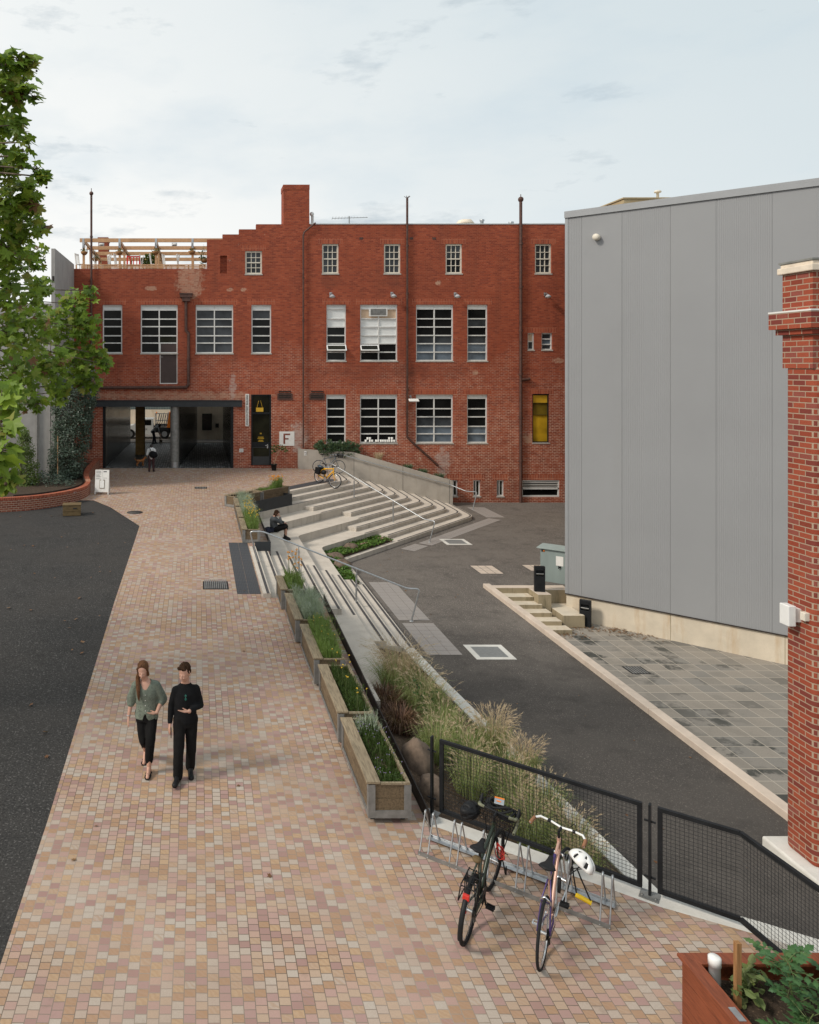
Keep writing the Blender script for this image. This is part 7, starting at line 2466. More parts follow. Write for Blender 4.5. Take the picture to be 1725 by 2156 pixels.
def dog(p, rz, k, mt, lab):
    e = empty("dog", p, rz, lab, "dog")
    e.scale = (k, k, k)
    b = MB()
    limb(b, [V((-.22, 0, .36)), V((0, 0, .35)), V((.20, 0, .37))], [.085, .09, .115])
    limb(b, [V((.22, 0, .40)), V((.33, 0, .52))], [.08, .065]); b.ball((.38, 0, .56), (.09, .075, .075), 10); b.capsule((.43, 0, .54), (.50, 0, .525), .042, .03)
    for s in (-1, 1):
        b.capsule((.35, s * .065, .60), (.33, s * .085, .52), .028, .02)
        limb(b, [V((.20, s * .07, .32)), V((.19, s * .07, .17)), V((.20, s * .07, .03))], [.05, .034, .03]); b.capsule((.20, s * .07, .025), (.24, s * .07, .022), .028, .024)
        limb(b, [V((-.22, s * .075, .33)), V((-.17, s * .075, .22)), V((-.27, s * .075, .13)), V((-.25, s * .075, .03))], [.07, .05, .032, .028]); b.capsule((-.25, s * .075, .025), (-.21, s * .075, .022), .028, .024)
    limb(b, [V((-.29, 0, .39)), V((-.40, 0, .47)), V((-.43, 0, .55))], [.03, .026, .018])
    me = remeshed(b, .013, 2); wrinkle(me, .009, 22)
    for pl in me.polygons:
        c = pl.center
        if (c - V((.52, 0, .53))).length < .035 or min((c - V((.44, s * .04, .59))).length for s in (-1, 1)) < .02: pl.material_index = 1
    mesh_obj("body", me, [mt, M['eye']], e)
    m = MB(); m.tube([V((.255, .075 * math.cos(a), .44 + .075 * math.sin(a))) + V((-.03 * math.sin(a), 0, 0)) for a in np.linspace(0, 5.9, 14)], .012, 6, closed=True); m.build("collar", M['red'], e)
dg = GL(296, 980.5)
dog((dg.x, 42.0, zl(42.0) + .004), R(28), .78, M['dog_fur'], "small shaggy ginger dog standing in the tunnel entrance")
dog((-2.55, 53.5, zl(53.5)), R(100), .75, M['dog_grey'], "small grey and tan dog beside the bending man in far street")

# ================================================================== truck in the far street
tk = empty("flatbed_truck", (-2.42, 57.5, .93), 0, "white flatbed truck carrying orange and glazed panels in far street", "truck")
m = MB()
# cab side outline (front towards -x)
def extr(poly, y0, y1):
    n = len(poly)
    lo = [(x, y0, z) for x, z in poly]; hi = [(x, y1, z) for x, z in poly]
    m.add(lo, [tuple(range(n))]); m.add(hi, [tuple(reversed(range(n)))])
    for i in range(n):
        j = (i + 1) % n
        m.add([lo[j], lo[i], hi[i], hi[j]], [(0, 1, 2, 3)])
extr([(-3.35, .32), (-.85, .32), (-.85, 1.5), (-1.85, 1.5), (-2.35, 1.02), (-3.2, .92), (-3.38, .75)], -.8, .8)
m.build("cab", M['car_white'], tk, bevel=.05)
m = MB(); m.add([(-2.18, -.806, 1.02), (-1.0, -.806, 1.02), (-1.0, -.806, 1.42), (-1.80, -.806, 1.42)], [(0, 1, 2, 3)]); m.add([(-2.36, -.7, 1.04), (-2.36, .7, 1.04), (-1.88, .7, 1.47), (-1.88, -.7, 1.47)], [(3, 2, 1, 0)])
m.build("windows", M['g_dark'], tk)
for x in (-2.58, 0):
    for y in (-.72, .72):
        w = MB(); w.tube([(x, y - .11, .37), (x, y + .11, .37)], .37, 24); wo_ = w.build("wheel", M['rubber'], tk)
        w = MB(); w.tube([(x, y - .125, .37), (x, y + .125, .37)], .21, 16); w.build("rim", M['galv'], wo_)
m = MB(); m.box(-.8, 2.2, -.85, .85, .68, .80); m.box(-.8, 2.2, -.86, -.83, .80, 1.02); m.box(-.8, 2.2, .83, .86, .80, 1.02); m.box(-.84, 2.2, -.5, .5, .45, .675)
m.build("tray", M['steel_char'], tk)
m = MB()
for x in (-.72, .2, 1.1, 2.0):
    m.box(x, x + .05, -.8, -.75, 1.02, 1.9); m.box(x, x + .05, .75, .8, 1.02, 1.9)
for z in (1.35, 1.86): m.box(-.72, 2.05, -.79, -.76, z, z + .05)
m.build("rack", M['galv'], tk)
m = MB()
for i in range(5):
    T = Matrix.Translation((-.6 + i * .16, -.1, .85)) @ Matrix.Rotation(R(12), 4, 'Y'); m.box(-.02, .02, -.6, .6, 0, 1.05 - .05 * (i % 2), T)
m.build("glazed_panels", M['galv'], tk)
m = MB()
for i in range(3):
    T = Matrix.Translation((.24 + i * .11, -.3, .85)) @ Matrix.Rotation(R(8), 4, 'Y'); m.box(-.06, .06, -.62, .6, 0, 1.15, T)
m.build("orange_panels", M['orange'], tk)
m = MB(); m.lathe([(.05, 0), (.05, .1), (.02, .12)], (-.6, -.6, 1.9), 10); m.build("beacon", M['orange'], tk)
t = text_mesh("lettering", "JOINTFORCE T", .17, M['white'], tk, Matrix.Translation((.0, -.865, .91)) @ UPRIGHT, width=1.12)
t = text_mesh("door_lettering", "JOINTFORCE", .14, M['ink'], tk, Matrix.Translation((-1.7, -.805, .72)) @ UPRIGHT)

# ================================================================== plants
rnd = random.Random(21)
def rvec():
    while True:
        v = V((rnd.uniform(-1, 1), rnd.uniform(-1, 1), rnd.uniform(-1, 1)))
        if .05 < v.length < 1: return v.normalized()
PALM = [(0, 1.0), (12, .72), (24, .52), (40, .80), (52, .95), (66, .66), (80, .48), (100, .62), (116, .70), (138, .40), (158, .30), (180, .16)]
def palm_pts():
    a = [(x, q) for x, q in PALM]
    return a + [(360 - x, q) for x, q in reversed(PALM[1:-1])]
PP = palm_pts()
def leaf_palm(mb, p, s, nrm, tip):
    n = nrm.normalized(); t = (tip - n * tip.dot(n))
    if t.length < 1e-4: t = n.orthogonal()
    t.normalize(); w = n.cross(t)
    cup = rnd.uniform(-.25, .3)
    vs = [p]
    for a, q in PP:
        q *= rnd.uniform(.9, 1.1)
        c, s_ = math.cos(R(a)) * q, math.sin(R(a)) * q
        vs.append(p + (t * c + w * s_ + n * (cup * abs(s_) * .8 - .18 * max(0, c) ** 2)) * s)
    m = len(PP)
    mb.add(vs, [(0, i + 1, (i + 1) % m + 1) for i in range(m)])
def leaf_oval(mb, p, s, nrm, tip, wd=.45):
    n = nrm.normalized(); t = (tip - n * tip.dot(n))
    if t.length < 1e-4: t = n.orthogonal()
    t.normalize(); w = n.cross(t)
    b = n * (s * rnd.uniform(-.12, .12))
    mb.add([p, p + t * s * .35 + w * s * wd * .5 + b, p + t * s * .75 + w * s * wd * .36 + b * 1.3, p + t * s, p + t * s * .75 - w * s * wd * .36 + b * 1.3, p + t * s * .35 - w * s * wd * .5 + b], [(0, 1, 2, 3), (0, 3, 4, 5)])
def leaf_tooth(mb, p, s, nrm, tip):
    n = nrm.normalized(); t = (tip - n * tip.dot(n))
    if t.length < 1e-4: t = n.orthogonal()
    t.normalize(); w = n.cross(t)
    o = [(0, 0), (.15, .17), (.28, .13), (.42, .30), (.5, .19), (.66, .25), (.74, .13), (1, 0)]
    vs = [p + (t * a + w * b - n * .2 * a * a) * s for a, b in o] + [p + (t * a - w * b - n * .2 * a * a) * s for a, b in reversed(o[1:-1])]
    mid = p + (t * .5 + n * .03) * s
    vs.append(mid); k = len(vs) - 1
    mb.add(vs, [(k, i, (i + 1) % k) for i in range(k)])

# ---------------------------------------------------------------- the plane tree
pt = empty("plane_tree", (-7.4, 12.5, .12), 0, "large plane tree with broad lobed leaves reaching in from left", "tree")
LF, TW, SD, DR = MB(), MB(), MB(), MB()
TB = V((-7.4, 12.5, .1))
trunk = MB()
tr_pts = [TB, TB + V((.05, 0, 1.4)), TB + V((.15, .1, 3.0)), TB + V((.2, .1, 4.6)), TB + V((.1, .1, 7)), TB + V((.0, .0, 9.2)), TB + V((.2, -.2, 11.6))]
trunk.tube(tr_pts, [.34, .27, .25, .22, .17, .11, .04], 12)
clumps = [(62, 128, 17, 11), (70, 205, 15, 11), (58, 300, 18, 11), (92, 372, 13, 11), (90, 482, 16, 13), (72, 436, 20, 12), (28, 160, 40, 12), (2, 135, 34, 11), (40, 128, 26, 11), (12, 195, 46, 11), (52, 185, 24, 11), (8, 270, 42, 11.5), (40, 262, 16, 11), (10, 345, 42, 11.5), (44, 330, 22, 11),
          (80, 356, 17, 11), (20, 420, 50, 12), (60, 400, 26, 12), (40, 470, 46, 12.5), (84, 372, 14, 11), (76, 470, 18, 13), (15, 520, 50, 12.5), (66, 540, 36, 14), (95, 600, 20, 15), (20, 600, 52, 13), (70, 610, 38, 14),
          (160, 640, 34, 17), (190, 612, 16, 17), (130, 690, 50, 17), (182, 690, 34, 17), (60, 690, 56, 15), (15, 700, 46, 13), (205, 745, 26, 17), (225, 768, 16, 17), (160, 765, 48, 17), (100, 765, 50, 16), (40, 790, 52, 14), (185, 800, 30, 17), (120, 825, 28, 16.5), (75, 850, 26, 15), (20, 830, 34, 12),
          (4, 845, 30, 7.2), (10, 905, 30, 6.8), (-6, 965, 34, 6.5), (12, 1010, 24, 6.6), (22, 950, 14, 6.8)]
cl3 = []
for x, y, rp, Y in clumps:
    cl3.append((at(x, y, Y), rp * Y / FPX, Y, True))
for i in range(46):
    for _ in range(20):
        q = V((-7.6, 12.5, 7.8)) + V((rnd.gauss(0, 2.2), rnd.gauss(0, 2.4), rnd.gauss(0, 2.3)))
        if q.x < -.2594 * q.y - .9 and q.z > 2.6: break
    else: continue
    cl3.append((q, rnd.uniform(.5, .9), q.y, False))
for c, rad, Y, vis in cl3:
    size = .15 if Y < 8 else (.145 if Y < 13 else .128)
    n = int((66 if vis else 26) * (rad / .3) ** 2.0 * (1 if Y > 8 else .8))
    n = max(10, min(290 if vis else 70, n))
    st_ = min(tr_pts[3:], key=lambda q: (q - c).length)
    mid = st_.lerp(c, .55) + V((0, 0, .25))
    TW.tube([st_, mid, c], [.045, .024, .008], 6, caps=False)
    tips = []
    for k in range(7 if vis else 3):
        e_ = c + rvec() * rad * .85
        TW.tube([c, c.lerp(e_, .5) + V((0, 0, .03)), e_], [.009, .006, .003], 4, caps=False)
        tips.append(e_)
    for k in range(n):
        q = c + rvec() * rad * (rnd.random() ** .42) * (1.0 if rnd.random() < .85 else 1.3)
        nr = V((rnd.gauss(0, .45), -.45 + rnd.gauss(0, .5), .75 + rnd.gauss(0, .4)))
        tip = V((q.x - c.x, q.y - c.y, -.5)).normalized() + rvec() * .7
        tgt = LF if rnd.random() > .025 else DR
        leaf_palm(tgt, q, size * rnd.uniform(.65, 1.15), nr, tip)
    if vis and rnd.random() < .8:
        for k in range(2):
            q = c + rvec() * rad * .9
            SD.ball(q - V((0, 0, .12)), .017, 6); SD.tube([q, q - V((0, 0, .11))], .002, 4, caps=False)
put(trunk, "trunk", M['bark'], pt)
put(TW, "branches", M['bark'], pt)
put(LF, "crown", M['leaf_plane'], pt)
put(SD, "seed_balls", M['seed'], pt)
put(DR, "withered_leaves", M['dry'], pt)

# ---------------------------------------------------------------- trees in the brick bed
def small_tree(base, prof, n, size, mt, lab, cat, name, Y, depth, wd=.5, bunch=8):
    e = empty(name, base, 0, lab, cat)
    tk_ = MB(); top = at((prof[0][1] + prof[0][2]) / 2, prof[0][0], Y)
    b0 = V(base)
    tk_.tube([b0, b0.lerp(top, .3) + V((.08, 0, 0)), b0.lerp(top, .65) + V((-.05, 0, 0)), top], [.05, .04, .03, .008], 8)
    lf = MB(); yy = [p[0] for p in prof]; a_ = [p[1] for p in prof]; b_ = [p[2] for p in prof]
    for i in range(n):
        y = rnd.uniform(yy[0], yy[-1]); xa, xb = np.interp(y, yy, a_), np.interp(y, yy, b_)
        u = rnd.uniform(-1, 1); x = (xa + xb) / 2 + (xb - xa) / 2 * u
        q = at(x, y, Y); hw = (xb - xa) / 2 * Y / FPX
        q.y += rnd.uniform(-1, 1) * depth * math.sqrt(max(0, 1 - u * u))
        if mnoise.noise(q * 1.9) < -.3: continue
        if rnd.random() < .06: tk_.tube([b0.lerp(top, max(.1, min(.95, (q.z - b0.z) / (top.z - b0.z) - .12))), q], [.012, .004], 4, caps=False)
        for k in range(bunch):
            o = rvec() * size * 1.6
            leaf_oval(lf, q + o, size * rnd.uniform(.7, 1.3), V((rnd.gauss(0, .5), -.5 + rnd.gauss(0, .5), .7)), V((rnd.gauss(0, 1), rnd.gauss(0, 1), -.3)), wd)
    put(tk_, "trunk", M['bark'], e); put(lf, "crown", mt, e)
small_tree((-6.25, 35.4, 1.02), [(770, 140, 190), (800, 118, 205), (840, 112, 202), (880, 116, 192), (930, 112, 184), (970, 106, 176), (1000, 108, 170), (1012, 120, 160)], 2100, .105, M['leaf_dark'], "slender dark blue green evergreen tree with pale stake in brick bed", "tree", "evergreen_tree", 35.5, .8)
small_tree((-7.95, 33.6, 1.02), [(908, 48, 56), (930, 40, 62), (960, 30, 72), (990, 28, 82), (1015, 36, 80), (1030, 40, 66)], 700, .08, M['leaf_fresh'], "light green sapling with small leaves in front of rendered wall", "tree", "young_tree", 33.8, .55)
m = MB(); m.box(-6.42, -6.38, 34.9, 34.94, 1.0, 3.1); tag(m.build("tree_stake", M['timber_new']), "pale timber stake standing beside the dark evergreen tree", "stake")
m = MB()
for i in range(420):
    x = rnd.uniform(-7.2, -5.5); y = rnd.uniform(33.2, 36); z = 1.02 + rnd.random() * .45 * (1 if x < -6 else .5)
    if mnoise.noise((x * 1.2, y * 1.2, 4)) < 0: continue
    for k in range(4): leaf_oval(m, V((x, y, z)) + rvec() * .1, .10, V((rnd.gauss(0, .5), -.4, .8)), rvec(), .35)
m.build("undergrowth", M['leaf_dark'], kind='stuff')

# ---------------------------------------------------------------- grasses
def blade(mb, p, d, h, w, droop):
    d = V((d.x, d.y, 0))
    side = V((-d.y, d.x, 0))
    if side.length < 1e-4: side = V((1, 0, 0))
    side = (side.normalized() + V((rnd.gauss(0, .5), rnd.gauss(0, .5), 0))).normalized() * w
    pts = [p, p + d * h * .18 + V((0, 0, h * .5)), p + d * h * (.36 + droop * .15) + V((0, 0, h * (.86 - droop * .12))), p + d * h * (.6 + droop * .4) + V((0, 0, h * (1.0 - droop * .55)))]
    mb.add([pts[0] - side, pts[0] + side, pts[1] - side * .9, pts[1] + side * .9, pts[2] - side * .6, pts[2] + side * .6, pts[3]], [(0, 1, 3, 2), (2, 3, 5, 4), (4, 5, 6)])
    return pts
def grass(x, y, r, h, n, mt, lab, plume=None, npl=0, spread=.8, droop=.6, w=.0045, z=None, name="grass_clump", group=None, ph=1.25, pl=.16):
    z = bed_z(x, y) if z is None else z
    e = empty(name, (x, y, z), 0, lab, "ornamental grass", group)
    b = MB()
    for i in range(n):
        a = rnd.random() * 6.283; q = r * .45 * math.sqrt(rnd.random())
        p = V((x + q * math.cos(a), y + q * math.sin(a), z))
        d = V((math.cos(a), math.sin(a), 0)) * spread * rnd.uniform(.2, 1.1) + V((rnd.gauss(0, .12), rnd.gauss(0, .12), 0))
        blade(b, p, d, h * rnd.uniform(.55, 1.1), w * rnd.uniform(.7, 1.3), droop * rnd.uniform(.3, 1.4))
    put(b, "blades", mt, e)
    if plume:
        b = MB()
        for i in range(npl):
            a = rnd.random() * 6.283; q = r * .4 * math.sqrt(rnd.random())
            p = V((x + q * math.cos(a), y + q * math.sin(a), z))
            d = V((math.cos(a), math.sin(a), 0)) * spread * rnd.uniform(.1, .8)
            pts = blade(b, p, d, h * ph * rnd.uniform(.75, 1.1), .0018, droop * rnd.uniform(.1, .6))
            t0, t1 = pts[2], pts[3]
            dr = (t1 - t0).normalized()
            for k in range(11):
                c = t0.lerp(t1, .35 + .75 * k / 10)
                o = (dr + rvec() * .55).normalized() * pl * .32
                sd = rvec() * .0035
                b.add([c - sd, c + sd, c + o], [(0, 1, 2)])
        put(b, "plumes", plume, e)
G1, G2, GD_ = "pale straw grasses in the sloping bed", "straw grasses behind the mesh fence", "purple fountain grasses"
grass(4.2, 15.9, .6, .95, 800, M['grass_green'], "tall airy straw coloured grass at foot of the near steps", M['grass_straw'], 420, .95, .7)
grass(4.45, 15.0, .6, .8, 700, M['grass_green'], "green feathery grass clump beside the purple fountain grass, right of it", M['grass_straw'], 120, .8, .7)
grass(4.5, 13.9, .55, .7, 650, M['grass_green'], "green grass clump below the leafy upright shrub in sloping bed", M['grass_straw'], 60, .8, .7)
grass(5.3, 13.6, .5, .75, 600, M['grass_green'], "blond feathery grass clump spilling over road kerb", M['grass_straw'], 240, .65, .5)
grass(5.5, 12.8, .4, .68, 500, M['grass_green'], "blond feathery grass nearest the top rail of fence, by road kerb", M['grass_straw'], 200, .6, .5)
grass(3.72, 15.0, .5, .48, 620, M['grass_dark'], "dark purple brown fountain grass mound, upper one by steel edging", M['grass_dark'], 0, 1.1, 1.0, w=.0065)
grass(3.66, 13.75, .5, .48, 620, M['grass_dark'], "dark purple brown fountain grass mound, lower one by brown boulders", M['grass_dark'], 0, 1.1, 1.0, w=.0065)
for i, (x, y) in enumerate(((4.0, 12.7), (4.5, 12.5), (5.0, 12.3), (4.25, 11.8), (4.8, 11.5), (5.35, 11.7), (4.75, 10.75), (5.3, 10.8), (5.1, 10.2))):
    grass(x, y, .5, .62, 420, M['grass_green'], "green and straw grass clump seen through the wire mesh fence", M['grass_straw'], 60 + 8 * i, .7, .5, group=G2, ph=1.15, pl=.13)
for x, y, r_, h_, n_, k_ in ((4.55, 15.7, .45, .7, 420, 120), (4.7, 14.7, .45, .65, 420, 60), (4.55, 13.2, .5, .6, 480, 60)):
    grass(x, y, r_, h_, n_, M['grass_green'], "pale green and straw grass clump filling the sloping bed below near steps", M['grass_straw'], k_, .8, .6, group=G1)
def stone(p, rr, seed, lab, mt, name="boulder"):
    m = MB(); m.smooth = True; m.ball((0, 0, 0), 1.0, 12)
    vs = []
    for v in m.v:
        q = V(v); k = 1 + .22 * mnoise.noise(q * 1.3 + V((seed, 0, 0))) + .08 * mnoise.noise(q * 4 + V((seed, 3, 0)))
        vs.append((q.x * rr[0] * k, q.y * rr[1] * k, q.z * rr[2] * k))
    m.v = vs
    tag(m.build(name, mt, loc=p), lab, "boulder")
stone((3.52, 12.15, -.05), (.26, .32, .34), 1, "large brown boulder under purple fountain grass by steel edging", M['stone'])
stone((3.5, 11.35, -.1), (.2, .3, .25), 5, "brown boulder beside left post of mesh fence", M['stone'])
stone((6.0, 29.7, -.80), (.30, .25, .22), 2, "rounded brown stone in middle of green ground cover bed", M['stone'])
stone((5.12, 28.2, -.80), (.36, .26, .2), 3, "flat brown stone at inner corner of ground cover bed", M['stone'])
stone((5.15, 27.0, -.80), (.34, .30, .24), 4, "brown stone at near end of ground cover bed below handrail", M['stone'])
stone((7.65, 31.2, -.86), (.36, .22, .14), 6, "low pinkish stone at far end of ground cover bed", M['stone_pink'])
stone((6.75, 30.3, -.86), (.30, .2, .14), 7, "low pinkish stone sunk in the ground cover bed", M['stone_pink'])
# leafy upright shrub
def shrub(x, y, z, r, h, n, size, mt, lab, name="shrub", stems=7, cat="shrub"):
    e = empty(name, (x, y, z), 0, lab, cat)
    s, l = MB(), MB()
    for i in range(stems):
        a = rnd.random() * 6.28; t = V((x + r * math.cos(a) * rnd.random(), y + r * math.sin(a) * rnd.random(), z + h * rnd.uniform(.7, 1)))
        b0 = V((x, y, z)); mid = b0.lerp(t, .5) + rvec() * .05
        s.tube([b0, mid, t], [.008, .006, .003], 5)
        for k in range(n // stems):
            f = rnd.uniform(.2, 1); q = (b0.lerp(mid, f * 2) if f < .5 else mid.lerp(t, f * 2 - 1)) + rvec() * size * .7
            leaf_oval(l, q, size * rnd.uniform(.7, 1.3), V((rnd.gauss(0, .5), rnd.gauss(0, .5), .8)), rvec(), .6)
    put(s, "stems", M['stem'], e); put(l, "leaves", mt, e)
shrub(4.35, 14.45, bed_z(4.35, 14.45), .3, 1.0, 150, .06, M['leaf_deep'], "upright leafy green shrub among grasses in sloping bed")
shrub(4.1, 13.1, bed_z(4.1, 13.1), .45, .4, 200, .07, M['leaf_fresh'], "low leafy green plant between boulders and grass in sloping bed")

# ---------------------------------------------------------------- planter contents
def box_plants(p, rz, L, h, n, mt, lab, kind='spike', name="planter_herbs", top=.5, flowers=None, nf=0, fs=.012, fh=1.15, y0=.0, y1=1.0, w=.004, wx=(.19, .54)):
    e = empty(name, (p[0], p[1], p[2] + top - .12), rz, lab, "plant")
    b, fl, stm = MB(), MB(), MB()
    for i in range(n):
        x, y = rnd.uniform(*wx), .06 + (L - .12) * rnd.uniform(y0, y1)
        k = .75 + .5 * mnoise.noise((x * 4, y * 1.6 + p[1], p[0]))
        hh = h * k * rnd.uniform(.6, 1.15)
        q = V((x, y, 0))
        d = V((rnd.gauss(0, .32) + (x - .36) * .9, rnd.gauss(0, .32), 0))
        if kind == 'spike':
            pts = blade(b, q, d, hh, w, .25)
            for s in range(3):
                c = pts[1].lerp(pts[3], rnd.random()); o = (V((d.x, d.y, 1)).normalized() + rvec() * .9) * hh * .16; sd = rvec() * w
                b.add([c - sd, c + sd, c + o], [(0, 1, 2)])
        else:
            leaf_oval(b, q + V((0, 0, hh * rnd.random())), .028 * rnd.uniform(.7, 1.4), V((rnd.gauss(0, .6), rnd.gauss(0, .6), 1)), rvec(), .55)
    for i in range(nf):
        x, y = rnd.uniform(*wx), .06 + (L - .12) * rnd.uniform(y0, y1)
        t = V((x + rnd.gauss(0, .05), y + rnd.gauss(0, .05), h * fh * rnd.uniform(.7, 1.05)))
        stm.tube([V((x, y, 0)), t], .0025, 4, caps=False)
        for k in range(5):
            c = t + rvec() * fs; fl.ball(c, (fs * .8, fs * .8, fs * .45), 5)
    b.build("foliage", mt, e)
    if nf:
        stm.build("flower_stems", M['stem'], e); fl.build("flowers", flowers, e)
(Ya, La, Za, _), (Yb, Lb, Zb, _), (Yc_, Lc, Zc, _), (Yd, Ld, Zd, _), (Ye, Le, Ze, _) = near_pl
box_plants((PXS[Ya], Ya, Za), 0, La, .20, 1500, M['leaf_deep'], "dark green mat forming plants dotted with mauve flowers in nearest planter", flowers=M['flower_p'], nf=50, fs=.005, fh=1.05, w=.004)
box_plants((PXS[Ya], Ya, Za), 0, La, .36, 120, M['leaf_silver'], "grey tuft of upright stems at far end of nearest planter", y0=.78, y1=.98)
box_plants((PXS[Ya], Ya, Za), 0, La, .14, 400, M['leaf_ground'], "bright green creeping leaves at near end of nearest planter", kind='leaf', y0=0, y1=.2)
box_plants((PXS[Yb], Yb, Zb), 0, Lb, .24, 1400, M['leaf_deep'], "dark olive foliage with tall yellow flowers in second planter from camera", flowers=M['flower_y'], nf=12, fs=.011, fh=1.9)
box_plants((PXS[Yc_], Yc_, Zc), 0, Lc, .42, 1700, M['leaf_lav'], "bright green spiky herbs overflowing third planter from camera", flowers=M['flower_y'], nf=12, fs=.007)
box_plants((PXS[Yd], Yd, Zd), 0, Ld, .46, 1700, M['leaf_silver'], "silver grey spiky foliage filling planter beside near steps", wx=(.19, .62))
box_plants((PXS[Ye], Ye, Ze), 0, Le, .42, 420, M['leaf_lav'], "tall orange topped flowers rising from short planter by near steps", flowers=M['flower_o'], nf=18, fs=.022, fh=1.9, w=.007)
(pf6, _, l6, _), (pf7, _, l7, _), (pf8, _, l8, _), (pf9, rz9, l9, _), (pf10, rz10, l10, _) = far_pl
box_plants(pf6, 0, l6, .55, 800, M['leaf_lav'], "green and yellow flowering tuft in upper planter nearest handrail", flowers=M['flower_y'], nf=45, fs=.014, fh=1.2, top=.46)
box_plants(pf7, 0, l7, .50, 800, M['leaf_silver'], "pale silver foliage with yellow heads in middle upper planter", flowers=M['flower_y'], nf=30, fs=.014, fh=1.1, top=.46)
box_plants(pf8, 0, l8, .55, 800, M['leaf_silver'], "pale grey green bush in planter at bend of upper group", top=.46)
box_plants(pf10, rz10, l10, .30, 420, M['leaf_lav'], "low green herbs in the skewed planter above charcoal panel", top=.46, y0=0, y1=.7)
box_plants(pf10, rz10, l10, .50, 300, M['leaf_lav'], "orange flowers at right end of skewed planter above charcoal panel", flowers=M['flower_o'], nf=34, fs=.024, fh=1.2, top=.46, y0=.45, y1=.8, w=.007)
box_plants(pf9, rz9, l9, .42, 60, M['grass_straw'], "sparse dry reddish stems in skewed planter at corner of upper group", top=.46)

# ---------------------------------------------------------------- bush and tufts behind the sloping wall
def bush(c, rr, n, size, mt, lab, wd=.3, name="bush"):
    e = empty(name, (c[0], c[1], c[2] - rr[2]), 0, lab, "bush")
    l = MB()
    for i in range(n):
        d = rvec(); q = V(c) + V((d.x * rr[0], d.y * rr[1], d.z * rr[2])) * (rnd.random() ** .35)
        if mnoise.noise(q * 2.6) < -.25: continue
        for k in range(6): leaf_oval(l, q, size * rnd.uniform(.7, 1.3), rvec(), (d + rvec() * .9 + V((0, 0, .6))), wd)
    put(l, "foliage", mt, e)
    s = MB()
    for i in range(8):
        d = rvec(); d.z = abs(d.z); s.tube([V((c[0] + d.x * .1, c[1], c[2] - rr[2])), V(c) + V((d.x * rr[0] * .8, d.y * rr[1] * .8, d.z * rr[2] * .6))], [.02, .006], 5)
    put(s, "stems", M['bark'], e)
bush((6.95, 40.95, 1.92), (.62, .42, .42), 330, .13, M['leaf_euph'], "rounded blue green bush at left behind sloping concrete wall")
bush((8.0, 40.85, 1.84), (.85, .42, .46), 430, .13, M['leaf_euph'], "wider dark green bush at right behind sloping concrete wall")
q_ = RT(850, 350, 45.5)
bush((q_.x, 45.5, q_.z - .1), (.55, .4, .5), 260, .13, M['leaf_fresh'], "round green bush on roof terrace under the timber pergola", .5)
q_ = RT(1420, 270, 43)
shrub(q_.x, 43, q_.z - 1.3, .45, 1.9, 150, .12, M['leaf_deep'], "thin climbing plant at right end of pergola by stepped parapet", "climbing_plant", 5, "climbing plant")
grass(9.75, 40.75, .3, .6, 160, M['grass_straw'], "dry straw tuft growing behind sloping concrete wall", None, 0, .7, .5, w=.012, z=1.2, name="grass_tuft")
for x, z, l in ((11.3, .72, "low green tuft behind wall, below the slanting brown pipe"), (12.1, .48, "low green tuft behind wall, between pipe foot and wall end"), (13.0, .24, "low blue green tuft behind lower end of sloping wall")):
    grass(x, 40.7, .4, .42, 200, M['leaf_euph'], l, None, 0, .9, .8, w=.012, z=z, name="grass_tuft")
# pot by the glazed door
q = GL(577, 990.5)
pp_ = empty("potted_plant", q, 0, "straggly plant leaning in small black pot beside glazed door", "potted plant")
m = MB(); m.lathe([(.12, 0), (.155, .30), (.17, .30), (.17, .34), (.15, .34), (.14, .29)], (0, 0, 0), 14); m.build("pot", M['black'], pp_)
m = MB(); m.tube([(0, 0, .3), (.10, 0, .65), (.28, .05, 1.0), (.42, .05, 1.15)], [.018, .015, .012, .006], 6); m.tube([(.22, .04, .9), (.05, 0, 1.2)], .008, 5); m.tube([(.30, .04, 1.02), (.60, 0, 1.12)], .007, 5); m.build("stem", M['grass_straw'], pp_)
m = MB()
for c in ((.0, 0, 1.2), (.15, 0, 1.25), (.62, 0, 1.12), (.4, 0, 1.2), (-.06, 0, 1.05)):
    for k in range(14): leaf_oval(m, V(c) + rvec() * .12, .13, V((rnd.gauss(0, .5), -.6, .6)), rvec(), .55)
m.build("leaves", M['leaf_deep'], pp_)

# ---------------------------------------------------------------- ground cover bed
def inside(x, y, poly):
    c = False; j = len(poly) - 1
    for i in range(len(poly)):
        if (poly[i][1] > y) != (poly[j][1] > y) and x < (poly[j][0] - poly[i][0]) * (y - poly[i][1]) / (poly[j][1] - poly[i][1]) + poly[i][0]: c = not c
        j = i
    return c
m = MB()
bx0, bx1 = min(p[0] for p in bed_poly), max(p[0] for p in bed_poly); by0, by1 = min(p[1] for p in bed_poly), max(p[1] for p in bed_poly)
cnt = 0
while cnt < 5200:
    x, y = rnd.uniform(bx0, bx1), rnd.uniform(by0, by1)
    if not inside(x, y, bed_poly): continue
    cnt += 1
    h = .05 + .12 * max(0, mnoise.noise((x * 1.7, y * 1.7, 1)) + .3)
    leaf_oval(m, V((x, y, zk(10) + .06 + h * rnd.random())), .085 * rnd.uniform(.6, 1.3), V((rnd.gauss(0, .5), rnd.gauss(0, .5), 1)), rvec(), .75)
m.build("ground_cover", M['leaf_ground'], kind='stuff')

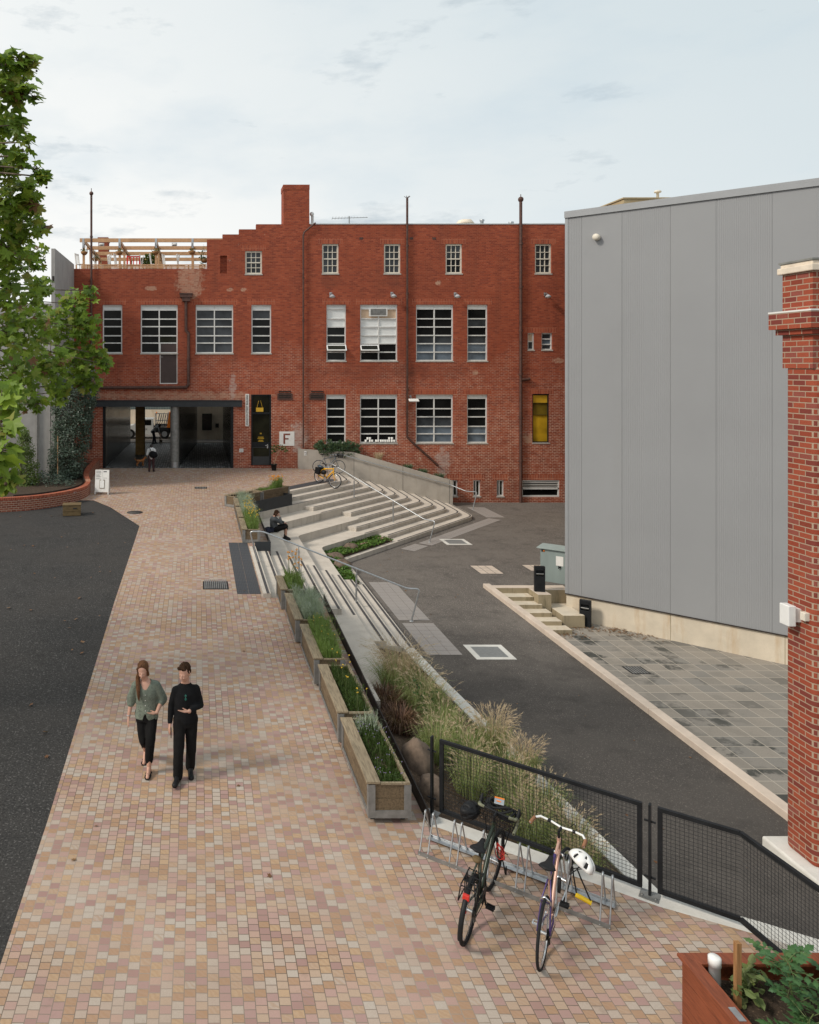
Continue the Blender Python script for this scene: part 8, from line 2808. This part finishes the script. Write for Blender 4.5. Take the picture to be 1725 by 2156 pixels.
# ---------------------------------------------------------------- vegetables in the red planter
def compound(l, p, d, L, size):
    d = d.normalized(); side = d.cross(V((0, 0, 1))).normalized()
    up = side.cross(d)
    for k in range(4):
        f = .3 + .22 * k
        q = p + d * L * f - V((0, 0, .25 * L * f * f))
        for s in (-1, 1): leaf_tooth(l, q, size * (1 - .12 * k) * rnd.uniform(.8, 1.2), up + rvec() * .3, side * s + d * .5 + V((0, 0, -.15)))
    leaf_tooth(l, p + d * L - V((0, 0, .25 * L)), size * 1.15, up + rvec() * .25, d - V((0, 0, .3)))
def tomato(x, y, z, h, n, lab, size=.105, mt='leaf_tomato'):
    e = empty("tomato_plant", (x, y, z), 0, lab, "tomato plant")
    s, l = MB(), MB()
    b0 = V((x, y, z)); t = b0 + V((rnd.gauss(0, .08), rnd.gauss(0, .08), h)); mid = b0.lerp(t, .5) + rvec() * .04
    s.tube([b0, mid, t], [.009, .008, .004], 6)
    for i in range(n):
        f = .15 + .85 * i / n
        q = b0.lerp(mid, f * 2) if f < .5 else mid.lerp(t, f * 2 - 1)
        a = i * 2.4 + rnd.gauss(0, .3); L = rnd.uniform(.16, .30)
        d = V((math.cos(a), math.sin(a), rnd.uniform(.1, .7)))
        s.tube([q, q + d.normalized() * L * .5, q + d.normalized() * L - V((0, 0, .25 * L))], [.004, .003, .002], 4, caps=False)
        compound(l, q, d, L, size)
    put(s, "stem", M['stem'], e); put(l, "leaves", M[mt], e)
for x, y, h, n, lab in ((5.05, 6.35, .26, 9, "low tomato plant just right of foot of wooden stake"), (5.3, 5.95, .30, 10, "spreading tomato plant between stake and right edge"), (5.65, 6.4, .4, 12, "tall tomato plant at right edge near back board"), (5.22, 6.62, .52, 16, "tomato plant leaning over back board of red planter"), (5.5, 6.5, .46, 12, "tomato plant behind and right of the wooden stake"), (5.35, 6.1, .34, 11, "low tomato plant in middle of red planter soil"), (5.62, 6.05, .36, 11, "bushy tomato plant at right edge, mid bed"), (5.45, 5.7, .32, 10, "tomato plant at bottom right corner of picture"), (5.75, 6.75, .25, 8, "small tomato plant near back right corner of red planter"), (5.15, 5.35, .28, 9, "lowest tomato plant at bottom edge of picture")):
    tomato(x, y, .6, h, n, lab)
shrub(4.88, 6.78, .6, .16, .28, 70, .10, M['leaf_pale'], "yellowing pale vegetable plant beside stake and white pipe", "vegetable_plant", 6, "vegetable plant")
shrub(5.95, 6.75, .6, .14, .2, 60, .09, M['leaf_fresh'], "bright green leafy vegetable at back right of red planter", "vegetable_plant", 6, "vegetable plant")
# fallen leaves on gravel and paving
m = MB()
for i in range(70):
    x, y = rnd.uniform(-8, -2.3), rnd.uniform(9, 30)
    leaf_palm(m, V((x, y, zl(y) + .025)), rnd.uniform(.03, .07), V((rnd.gauss(0, .2), rnd.gauss(0, .2), 1)), rvec())
for i in range(45):
    x, y = rnd.uniform(6.2, 9.3), rnd.uniform(11, 38)
    leaf_palm(m, V((x, y, ZR + .012)), rnd.uniform(.015, .045), V((rnd.gauss(0, .2), rnd.gauss(0, .2), 1)), rvec())
for i in range(22):
    x, y = rnd.uniform(-3, 1.5), rnd.uniform(9, 38)
    leaf_palm(m, V((x, y, zl(y) + .015)), rnd.uniform(.02, .05), V((rnd.gauss(0, .2), rnd.gauss(0, .2), 1)), rvec())
m.build("fallen_leaves", M['dry'], kind='stuff')
